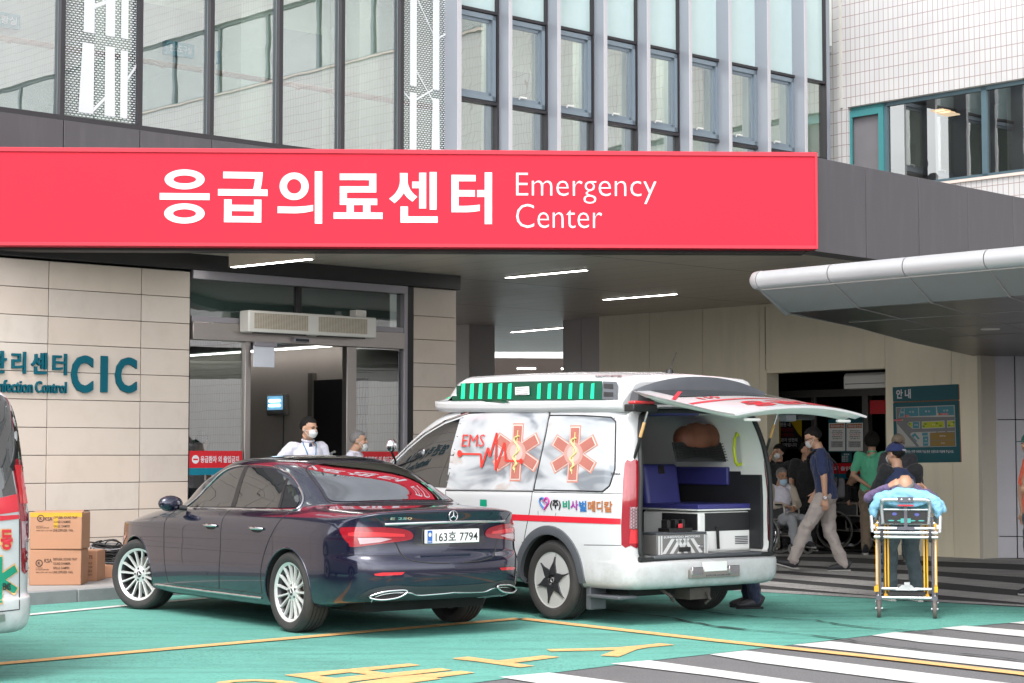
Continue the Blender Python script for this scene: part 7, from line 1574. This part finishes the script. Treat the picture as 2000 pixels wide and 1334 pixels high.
for x, z, a_, b_ in ((-.1, .945, .022, .014), (.1, .94, .022, .014), (-.1, .99, .035, .007), (.1, .985, .035, .007)): mb.poly(ring(x, z, a_, b_, 14), lambda u, v, w: (u, .006, v), 3)
for x in (-.13, -.05, .06, .14): mb.poly(ring(x, .885, .028, .006, 12), lambda u, v, w: (u, .006, v), 2)
mb.build('back_plate', [M_black, M_gtube, mat('teal_strap', (.06, .33, .30), .6), mat('violet_strap', (.08, .09, .33), .6)], ST)
msh = mat('blue_sheet', (.24, .50, .68), .8, var=.08, scale=14, bump=.35, bscale=25)
mb = MB()
ellchain(mb, [(0, -.02, 1.09), (0, .1, 1.09), (0, .5, 1.03), (0, .9, .98), (0, 1.75, .96)], [(.235, .075), (.25, .09), (.25, .085), (.25, .07), (.24, .06)], (1, 0, 0), 20)
for s_, k in ((1, 1.), (-1, .8)): limb(mb, [(s_ * .22, .03, 1.08), (s_ * .285, .05, 1.02), (s_ * .29, .06, .93)], [.06, .05 * k, .03])
limb(mb, [(.24, .1, 1.07), (.31, .1, 1.03), (.335, .08, .98)], [.05, .045, .035])
bake(mb.build('sheet', msh, ST), .011, 2, .05)
PM = STM @ Matrix.Translation((0, .02, 1.135)) @ Matrix.Rotation(R(90), 4, 'X') @ Matrix.Translation((0, 0, -1.80))
human('bald elderly patient in purple top lying on the stretcher', (0, 0, 0), 0, dict(head=(0, .07, 1.62), neck=(0, .0, 1.44), chest=(0, -.04, 1.22), pel=(0, -.10, .93), shL=(-.2, -.03, 1.40), shR=(.2, -.03, 1.40), elL=(-.34, -.05, 1.53), wrL=(-.15, .06, 1.64), elR=(.28, -.08, 1.15), wrR=(.2, .0, 1.0), hpL=(-.09, -.12, .88), hpR=(.09, -.12, .88), knL=(-.1, -.14, .48), knR=(.1, -.14, .48), anL=(-.1, -.17, .1), anR=(.1, -.17, .1), ftL=(-.1, -.03, .03), ftR=(.1, -.03, .03)), 1.70, hair='bald', hairm=M_hairg, top=c_purple, sleeve='long', legs=c_navyt, M=PM, hp=R(-24))
# ================================================================== LOOSE THINGS AND SIGNS
def onW(name, label, cat): return thing(name, label, cat, W0, WY)
# air curtain over the door
AC = onW('air_curtain', 'long white air curtain with two mesh grilles above the glass door', 'air curtain')
a0 = WL(486, 605, -.27); a1 = WL(736, 655, -.27); z1 = WL(486, 605, -.27)[1]; z0 = WL(486, 648, -.27)[1]
M_acw = mat('appliance_white', (.62, .60, .56), .4, var=.03, dirt=.1, dcol=(.4, .37, .32))
mb = MB(); mb.box(a0[0], a1[0], -.27, -.07, z0, z1); mb.build('casing', M_acw, AC, bevel=.02, bseg=3)
mg = brickmat('grille_mesh', '#6b5d4c', '#5d5142', '#c9c0b0', .024, .014, .003, .6)
tmid = WL(602, 630, -.27)[0]; w_ = a1[0] - a0[0]
for x0, x1 in ((a0[0] + .04 * w_, a0[0] + .45 * w_), (a0[0] + .53 * w_, a0[0] + .92 * w_)):
    mb = MB(); mb.quad((x0, -.273, z0 + .045), (x1, -.273, z0 + .045), (x1, -.273, z1 - .03), (x0, -.273, z1 - .03)); mb.build('grille', mg, AC, fix=False)
    mb = MB(); mb.box(x0 + .02, x1 - .02, -.26, -.2, z0 - .012, z0 + .004); mb.build('outlet', M_black, AC)
tb_ = WL(700, 610, -.15)[0]; mb = MB(); mb.box(tb_ - .07, tb_ + .09, -.2, -.06, z1, z1 + .09); mb.build('junction_box', M_acw, AC, bevel=.005)
SN = onW('door_sensor', 'small grey motion sensor on the steel header of the glass door', 'sensor'); t, z = WL(588, 664, -.1); mb = MB(); mb.box(t - .12, t + .12, -.13, -.072, z - .03, z + .03, 0); mb.box(t - .1, t + .1, -.132, -.129, z - .022, z + .012, 1); mb.build('housing', [M_alu, M_vin], SN, bevel=.008)
DS = onW('notice_holder', 'translucent white plastic holder hanging from the door header', 'holder'); t, z = WL(517, 692, -.1); mb = MB(); mb.box(t - .15, t + .17, -.12, -.072, WL(517, 677, -.1)[1], WL(517, 668, -.1)[1], 0); mb.build('clip', M_alu, DS, bevel=.004); mb = MB(); mb.box(t - .16, t + .15, -.095, -.085, WL(517, 717, -.1)[1], WL(517, 676, -.1)[1]); mb.build('sheet', mat('milky_plastic', (.6, .62, .68), .3), DS, bevel=.004)
IT = onW('insect_lamp', 'rounded grey insect trap lamp glowing blue on the vestibule wall', 'insect trap')
tx = tr_ - .09; pA = onp(522, 770, W0 + u1 * tx, u1); pB = onp(555, 811, W0 + u1 * tx, u1); bA = (pA - W0).dot(nin); bB = (pB - W0).dot(nin); lo, hi = min(bA, bB), max(bA, bB)
mb = MB(); mb.box(tr_ - .1, tr_ - .002, lo - .02, hi + .02, pB.z, pA.z); mb.build('casing', mat('trap_grey', (.16, .15, .14), .4), IT, bevel=.03, bseg=3)
mb = MB(); mb.box(tr_ - .104, tr_ - .098, lo + .02, hi - .02, lerp(pB.z, pA.z, .26), pA.z - .03); mb.build('lamp_panel', mat('trap_glow', (.12, .28, .42), .4, emit=.55), IT)
mb = MB()
for q in (.46, .68): mb.cyl((tr_ - .112, lerp(lo, hi, .2), lerp(pB.z, pA.z, q)), (tr_ - .112, lerp(lo, hi, .8), lerp(pB.z, pA.z, q)), .016, 8)
mb.build('lamp_tube', mat('trap_tube', (.75, .92, 1), .4, emit=3.0), IT); mb = MB(); m_ = (lo + hi) / 2 - .1; mb.tube([(tr_ - .02, m_, pB.z), (tr_ - .015, m_ + .02, pB.z - .5), (tr_ - .015, m_, .2)], .008, 6); mb.build('cable', M_black, IT)
# door banners
M_red = mat('banner_red', (.52, .012, .02), .35, var=.03); M_teb = mat('banner_teal', (.0, .15, .22), .35)
def banner(label, pl, pr_, pt, pm, pb, off, fmL, parent_mat, txt, sign=True):
    B = thing('door_banner', label, 'banner'); B.matrix_world = parent_mat
    x0 = fmL(pl, pt, off); x1 = fmL(pr_, pt, off); zt_, zm, zb = fmL(pl, pt, off)[1], fmL(pl, pm, off)[1], fmL(pl, pb, off)[1]; x0, x1 = x0[0], x1[0]
    mb = MB(); mb.box(x0, x1, off - .004, off, zm, zt_, 0); mb.box(x0, x1, off - .004, off, zb, zm, 1); mb.build('film', [M_red, M_teb], B, fix=False)
    mb = MB(); h = zt_ - zm; xs = x0 + .06
    if sign:
        cx, cz = x0 + .085, (zt_ + zm) / 2; mb.poly([ring(cx, cz, .05, .05, 24), ring(cx, cz, .047, .047, 24)], lambda u, v, w: (u, off - .007, v)) if 0 else mb.poly(ring(cx, cz, .05, .05, 24), lambda u, v, w: (u, off - .006, v), 0); mb.poly([(cx - .033, cz - .010), (cx + .033, cz - .010), (cx + .033, cz + .010), (cx - .033, cz + .010)], lambda u, v, w: (u, off - .008, v), 1); xs = cx + .07
    text(mb, txt, rectmap(xs, x1 - .05, zm + h * .30, zt_ - h * .30, off - .006), 0, .02); mb.build('lettering', [M_letter, M_red], B, fix=False); return B
WM = HB.matrix_world.copy(); WM = Matrix.Translation(W0) @ Matrix.Rotation(WY, 4, 'Z'); BM = Matrix.Translation(B0) @ Matrix.Rotation(R(-47.5), 4, 'Z')
banner('red and teal warning banner on the left door glass', 369.5, 473, 880.5, 914, 928, -.012, WL, WM, '응급환자 외 출입금지')
banner('red and teal warning banner on the right door glass behind the grey haired man', 693, 777, 882, 914, 928, -.012, WL, WM, '응급환자 외 출입금지')
banner('dark red warning banner across the glass inside the beige doorway', 1512, 1684, 904, 924, 934, SY - .02, BL, BM, '응급환자 외 출입금지 환자 외 출입금지', False)
# posters inside the doorway
def board(name, label, cat, off):
    B = thing(name, label, cat); B.matrix_world = BM; return B
def bp(px, py, off): return BL(px, py, off)
zq = lambda x, y: (1480 + x / 4.48, 800 + y / 4.48)
PO = board('poster', 'yellow and black poster about patient safety on the doorway glass', 'poster', 0); of = SY - .03
mb = MB(); q = lambda l: [bp(*zq(x, y), of) for x, y in l]
mb.poly(q([(180, 78), (385, 72), (385, 345), (186, 345)]), lambda u, v, w: (u, of, v), 0); mb.poly(q([(203, 85), (290, 110), (355, 210), (385, 240), (385, 345), (203, 345)]), lambda u, v, w: (u, of - .003, v), 1); mb.build('sheet', [mat('poster_yellow', (.55, .36, .01), .5), M_ink], PO, fix=False)
mb = MB()
def ptext(mb, s, x0, y0, x1, y1, z, off, m=0, bold=.03):
    a = bp(*z(x0, y1), off); b = bp(*z(x1, y0), off); c = bp(*z(x1, y1), off); d = bp(*z(x0, y0), off)
    text(mb, s, lambda u, v, w: (lerp(a[0], b[0], u), off, lerp(lerp(a[1], c[1], u), lerp(d[1], b[1], u), v)), m, bold)
for s, x0, y0, x1, y1, m_ in (('병원 내', 196, 112, 286, 150, 0), ('폭언폭행', 202, 160, 312, 196, 1), ('위협행위는', 202, 205, 318, 238, 1), ('환자 안전의', 204, 248, 346, 282, 0), ('시작입니다', 206, 292, 342, 326, 0)): ptext(mb, s, x0, y0, x1, y1, zq, of - .006, m_)
mb.build('lettering', [M_letter, mat('dull_red', (.3, .02, .03), .5)], PO, fix=False)
N0 = board('notice_board', 'teal panel holding two white notices with orange headings on the doorway glass', 'notice', 0)
mb = MB(); mb.poly(q([(615, 90), (930, 60), (930, 372), (615, 372)]), lambda u, v, w: (u, of, v), 0); mb.build('backing', M_tealp, N0, fix=False)
for x0, x1 in ((624, 766), (778, 922)):
    mb = MB(); mb.poly(q([(x0, 120), (x1, 115), (x1, 362), (x0, 362)]), lambda u, v, w: (u, of - .004, v), 0); mb.poly(q([(x0 + 6, 126), (x1 - 6, 122), (x1 - 6, 160), (x0 + 6, 163)]), lambda u, v, w: (u, of - .007, v), 1); mb.poly(q([(x0 + 18, 275), (x1 - 18, 275), (x1 - 18, 330), (x0 + 18, 330)]), lambda u, v, w: (u, of - .007, v), 2)
    nn = mb.build('notice', [M_plainw, mat('orange_head', (.42, .13, .03), .5), mat('grey_box', (.42, .42, .42), .5)], N0, fix=False)
    mb = MB(); ptext(mb, '응급의료센터 안내' if x0 < 700 else '응급실 입실 전 안내', x0 + 14, 132, x1 - 14, 156, zq, of - .010)
    for k in range(5): ptext(mb, ['환자와 보호자', '모두의 안전을 위해', '체온 측정 후 입실', '면회를 제한합니다', '감사합니다'][k], x0 + 30 - 6 * (k % 2), 180 + k * 17, x1 - 30 + 6 * (k % 2), 192 + k * 17, zq, of - .010, 1 + (k == 2), .02)
    for k in range(3): ptext(mb, ['운영시간 안내', '보호자 1인 출입', '마스크 착용'][k], x0 + 30, 282 + k * 16, x1 - 30, 294 + k * 16, zq, of - .010, 1, .01)
    mb.build('lettering', [M_letter, M_ink, M_redd], nn, fix=False)
NT = board('door_notice', 'small teal notice under the two white notices', 'notice', 0); mb = MB(); mb.poly(q([(730, 378), (822, 378), (822, 462), (730, 462)]), lambda u, v, w: (u, of, v), 0); mb.build('sheet', M_tealp, NT, fix=False); mb = MB(); ptext(mb, '응급실', 752, 384, 800, 398, zq, of - .004); [ptext(mb, '출입문 안내', 736, 404 + 14 * k, 790, 414 + 14 * k, zq, of - .004) for k in range(4)]; mb.build('lettering', M_letter, NT, fix=False)
# map board
zb_ = lambda x, y: (1735 + x / 5.433, 745 + y / 5.433)
IB = board('map_board', 'teal hospital map board headed in white on the beige wall', 'map board', 0); o1 = -.03
def bq(l): return [bp(*zb_(x, y), o1) for x, y in l]
mb = MB()
for l in ([(45, 62), (740, 28), (742, 192), (50, 215)], [(50, 228), (745, 202), (765, 856), (62, 866)]): mb.poly(bq(l), lambda u, v, w: (u, o1 + .0 + w, v), 0, depth=.028)
mb.build('panel', M_tealp, IB, fix=True)
mc_ = [mat('map_grey', (.17, .17, .18), .5), mat('map_teal', (.06, .22, .27), .5), mat('map_pale', (.42, .42, .40), .5), mat('map_lime', (.4, .42, .02), .5), mat('map_ochre', (.25, .16, .04), .5), M_redd, M_letter, mat('map_green', (.12, .25, .02), .5), mat('copper_edge', (.3, .12, .05), .4)]
mb = MB(); lay = [0]
def mp_(l, m_, d=1): mb.poly(bq(l), lambda u, v, w: (u, o1 - .003 * d, v), m_)
mp_([(80, 274), (706, 250), (722, 690), (100, 702)], 2, 1); mp_([(86, 280), (702, 256), (716, 686), (104, 697)], 0, 2)
mp_([(112, 380), (140, 282), (702, 258), (704, 375)], 2, 3); mp_([(120, 376), (146, 284), (172, 283), (170, 374)], 1, 4); mp_([(178, 374), (176, 282), (322, 277), (326, 368)], 1, 4); mp_([(332, 368), (330, 276), (510, 270), (514, 360)], 1, 4); mp_([(532, 358), (518, 268), (698, 260), (702, 356)], 1, 4)
mp_([(205, 452), (225, 430), (338, 424), (340, 500), (262, 504)], 2, 3); mp_([(212, 452), (230, 436), (258, 434), (260, 496)], 3, 4); mp_([(264, 430), (332, 428), (332, 496), (264, 498)], 1, 4); mp_([(358, 424), (600, 414), (604, 492), (360, 502)], 2, 3); mp_([(366, 432), (592, 422), (596, 486), (368, 494)], 3, 4); mp_([(626, 414), (706, 410), (708, 486), (628, 490)], 2, 3); mp_([(634, 422), (706, 418), (708, 480), (636, 484)], 3, 4)
mp_([(98, 450), (300, 688), (104, 694)], 2, 3); mp_([(234, 560), (256, 540), (514, 532), (514, 540), (444, 545), (446, 684), (334, 690)], 2, 3); mp_([(250, 574), (288, 544), (338, 606), (322, 618), (288, 578), (272, 592), (312, 634), (300, 642)], 1, 4); mp_([(364, 545), (424, 542), (424, 574), (364, 576)], 1, 4); mp_([(372, 584), (428, 582), (430, 682), (374, 685)], 1, 4); mp_([(452, 546), (704, 540), (706, 618), (454, 624)], 4, 4); mp_([(454, 630), (706, 624), (712, 682), (456, 686)], 4, 4); mp_([(528, 532), (610, 529), (610, 536), (528, 539)], 2, 3); mp_([(630, 528), (708, 526), (708, 533), (630, 535)], 2, 3)
mp_([(180, 356), (226, 354), (226, 376), (180, 378)], 5, 5); mp_([(60, 404), (156, 400), (156, 418), (60, 422)], 5, 5); mp_([(534, 340), (640, 334), (640, 354), (534, 358)], 5, 5)
for x, y in ((400, 452), (520, 445), (560, 470), (380, 475), (230, 450), (650, 468), (700, 435)): mp_([(x + a_, y + b_) for a_, b_ in ring(0, 0, 14, 11, 8)], 7, 5)
for x, y in ((160, 408), (540, 347)): mp_(ring(x, y, 7, 8, 10), 3, 6)
mb.build('map', mc_, IB, fix=False)
mb = MB()
for s, x0, y0, x1, y1 in (('안', 84, 84, 152, 182), ('내', 176, 80, 238, 180), ('별관', 136, 318, 164, 336), ('서 관', 220, 314, 272, 334), ('동 관', 390, 308, 444, 328), ('신 관', 582, 298, 636, 318), ('연구동', 276, 454, 314, 470), ('공 원', 464, 450, 494, 466), ('공원', 660, 444, 684, 458), ('본관주차장', 544, 570, 608, 586), ('주차장', 560, 648, 598, 662), ('교육', 386, 608, 410, 624), ('연구관', 380, 645, 416, 660), ('응급실', 184, 358, 222, 372), ('응급의료센터', 64, 406, 152, 418), ('소아응급센터', 552, 338, 636, 352)): ptext(mb, s, x0, y0, x1, y1, zb_, o1 - (.024 if y0 > 200 else .004), 0, .03 if y0 < 200 else .01)
ptext(mb, '응급의료센터는 이쪽 아래에 가실 분은 신관으로 이동해 주십시오.', 100, 728, 696, 760, zb_, o1 - .004, 0, .015)
mb.build('lettering', M_letter, IB, fix=False)
mb = MB(); 
for a_, b_ in (((742, 34), (746, 192)), ((746, 206), (767, 856)), ((50, 222), (744, 197))): p = [bp(*zb_(*a_), o1), bp(*zb_(*b_), o1)]; mb.tube([(p[0][0] + .004, o1 + .012, p[0][1]), (p[1][0] + .004, o1 + .012, p[1][1])], .009, 6)
mb.build('edge_trim', mc_[8], IB)
# wall air conditioner in the doorway
WA = board('air_conditioner', 'white wall air conditioner in the dark top of the beige doorway', 'air conditioner', 0); a_ = BL(1663, 729, .55); b_ = BL(1745, 758, .55); mb = MB()
pr_ = [(.35, 0), (.35, .8), (.40, .98), (.6, 1.0), (.6, .05), (.52, -.02)]; x1_ = min(b_[0], dr + .04)
mb.loft([[(x, y, lerp(b_[1], a_[1], z)) for y, z in pr_] for x in (a_[0], x1_)], 0); mb.build('casing', M_acw, WA, bevel=.012); mb = MB(); zz = lerp(b_[1], a_[1], .3); mb.box(a_[0] + .03, x1_ - .02, .345, .352, zz - .006, zz + .006); mb.box(a_[0] + .03, x1_ - .02, .37, .46, lerp(b_[1], a_[1], -.015), lerp(b_[1], a_[1], .01)); mb.build('louvre', M_grey, WA)
RS = board('red_sign_strip', 'dark red strip sign high inside the beige doorway', 'sign', 0); a_ = BL(1700, 782, 1.3); b_ = BL(1735, 808, 1.3); mb = MB(); mb.box(a_[0], dr + .04, 1.28, 1.30, b_[1], a_[1]); mb.build('panel', M_red, RS)
# ---- cardboard boxes
M_card = mat('cardboard', (.40, .205, .12), .8, var=.06, scale=6, dirt=.12, dcol=(.25, .13, .07), dscale=3); M_cin = mat('cardboard_edge', (.30, .16, .09), .85); M_tape = mat('packing_tape', (.55, .32, .04), .25, var=.1); M_print = mat('box_print', (.05, .025, .018), .7)
def carton(label, px0, px1, pyt, pyb, D, zb, deep, yaw=0., group='cartons stacked by the cream wall', tape=False, lines=(), logo=False, open_=False):
    p = at(px0, D, zb); w_ = (px1 - px0) / F * D; h = (pyb - pyt) / F * D
    B = thing('cardboard_box', label, 'box', p, yaw, group)
    mb = MB(); mb.box(0, w_, 0, deep, 0, h - .004); mb.build('carton', M_card, B, bevel=.008, bseg=2)
    mb = MB()
    if open_:
        for (a, b, c, d) in (((.0, .0), (w_, 0), (w_ * .98, -.02 + deep * .4), (.02, deep * .45)), ((0, deep), (w_, deep), (w_ * .96, deep * .5), (.03, deep * .55))): mb.add([(a[0], a[1], h), (b[0], b[1], h), (c[0], c[1], h + .018), (d[0], d[1], h + .012)], [(0, 1, 2, 3)])
    else: mb.box(0.004, w_ - .004, .004, deep * .49, h - .004, h); mb.box(.004, w_ - .004, deep * .51, deep - .004, h - .004, h)
    f_ = mb.build('flap', M_card, B, fix=False); f_.modifiers.new('solid', 'SOLIDIFY').thickness = .004
    U = lambda x, y: ((x - px0) / F * D, (pyb - y) / F * D)
    mb = MB()
    if logo:
        cx, cy = U(px0 + logo[0], logo[1]); r_ = 7 / F * D; mb.poly([ring(cx, cy, r_, r_, 24), ring(cx, cy, r_ * .74, r_ * .74, 24)], lambda u, v, w: (u, -.003, v)); text(mb, 'K', lambda u, v, w: (lerp(cx - r_ * .38, cx + r_ * .38, u), -.003, lerp(cy - r_ * .38, cy + r_ * .38, v)), 0, .05)
    for s, x0, y0, x1, y1, m_ in lines: a = U(x0, y1); b = U(x1, y0); text(mb, s, lambda u, v, w: (lerp(a[0], b[0], u), -.0035, lerp(a[1], b[1], v)), m_, .01)
    if lines: mb.build('print', [M_print, M_redd], B, fix=False)
    if tape:
        mb = MB(); mb.box(0, w_, -.002, .0005, h - .045, h + .001); xa = U(108, 0)[0]; mb.box(xa, xa + .045, -.0026, -.0005, h - .16, h - .02); mb.build('tape', M_tape, B)
    return B
zq6 = lambda x, y: (50 + x / 5.432, 985 + y / 5.432)
LN = lambda dy: [(s, *zq6(x0, y0 + dy), *zq6(x1, y1 + dy), 0) for s, x0, y0, x1, y1 in (('KSA', 222, 568, 302, 608), ('DIFFUSER. SOUND TRAP', 316, 560, 562, 586), ('SOUND CHAMBER.', 316, 606, 498, 632), ('GRILLE. DAMPER', 316, 652, 488, 678), ('LINE DIFFUSER  FAN.', 312, 696, 524, 722), ('한국표준협회인증', 132, 660, 208, 670), ('KS B 6879 DIFFUSER', 134, 676, 272, 688), ('제품명 디퓨저 소음기 댐퍼', 132, 704, 300, 718))]
carton('lower large brown carton printed KSA under another carton', 62, 162, 1072, 1141, 19.75, .131, .42, R(3), lines=LN(0), logo=(19, 1098))
l2 = [(s, x0, y0, x1, y1, m_) for s, x0, y0, x1, y1, m_ in LN(-425)]
carton('upper large brown carton with yellow tape on top of its twin', 62, 163, 1001, 1072, 19.75, .131 + 69 / F * 19.75 + .004, .42, R(1), tape=True, lines=[(s, x0, y0 - 2, x1, y1 - 2, m_) for s, x0, y0, x1, y1, m_ in l2], logo=(21, 1012), open_=True)
carton('small brown carton marked 75 beside the large cartons', 155, 194, 1073, 1132, 20.4, .131, .35, R(-2), lines=[('75', 178, 1082, 185, 1089, 0), ('x', 164, 1087, 168, 1093, 1), ('박스테이프', 164, 1095, 185, 1100, 0), ('75mm x 100M', 164, 1103, 185, 1106, 0), ('(주)주식회사', 164, 1110, 185, 1116, 0), ('(031) 988-2615', 164, 1118, 185, 1122, 0)])
carton('low pale carton between the small carton and the sedan front wheel', 196, 240, 1104, 1131, 20.9, .131, .3, R(4))
# cable coil on a drum
CC = thing('cable_coil', 'heap of coiled black cable on a low carton by the wall', 'cable', at(212, 21.05, .131 + .155)); mb = MB(); rnd = random.Random(3)
for k in range(26):
    r_ = rnd.uniform(.10, .19); c = (rnd.uniform(-.03, .05), rnd.uniform(-.03, .03), .02 + k * .0075); t0 = rnd.uniform(0, 6); tl_ = rnd.uniform(-.15, .15)
    mb.tube([(c[0] + r_ * math.cos(t0 + a), c[1] + r_ * .7 * math.sin(t0 + a), c[2] + .03 * math.sin(a + t0) + tl_ * .3 * math.cos(a)) for a in [i * .35 for i in range(18)]], .0075, 6, 1 if k % 9 == 4 else 0)
mb.tube(smoothpath([(-.02, -.05, .18), (.02, -.08, .24), (.1, -.05, .25), (.16, 0, .22)]), .007, 6, 0); mb.build('cable', [M_black, mat('grey_cable', (.25, .25, .27), .5)], CC, smooth=60)
mb = MB(); mb.box(-.2, .22, -.14, .14, -.03, .03); mb.build('black_bag', M_black, CC, bevel=.025, bseg=3)
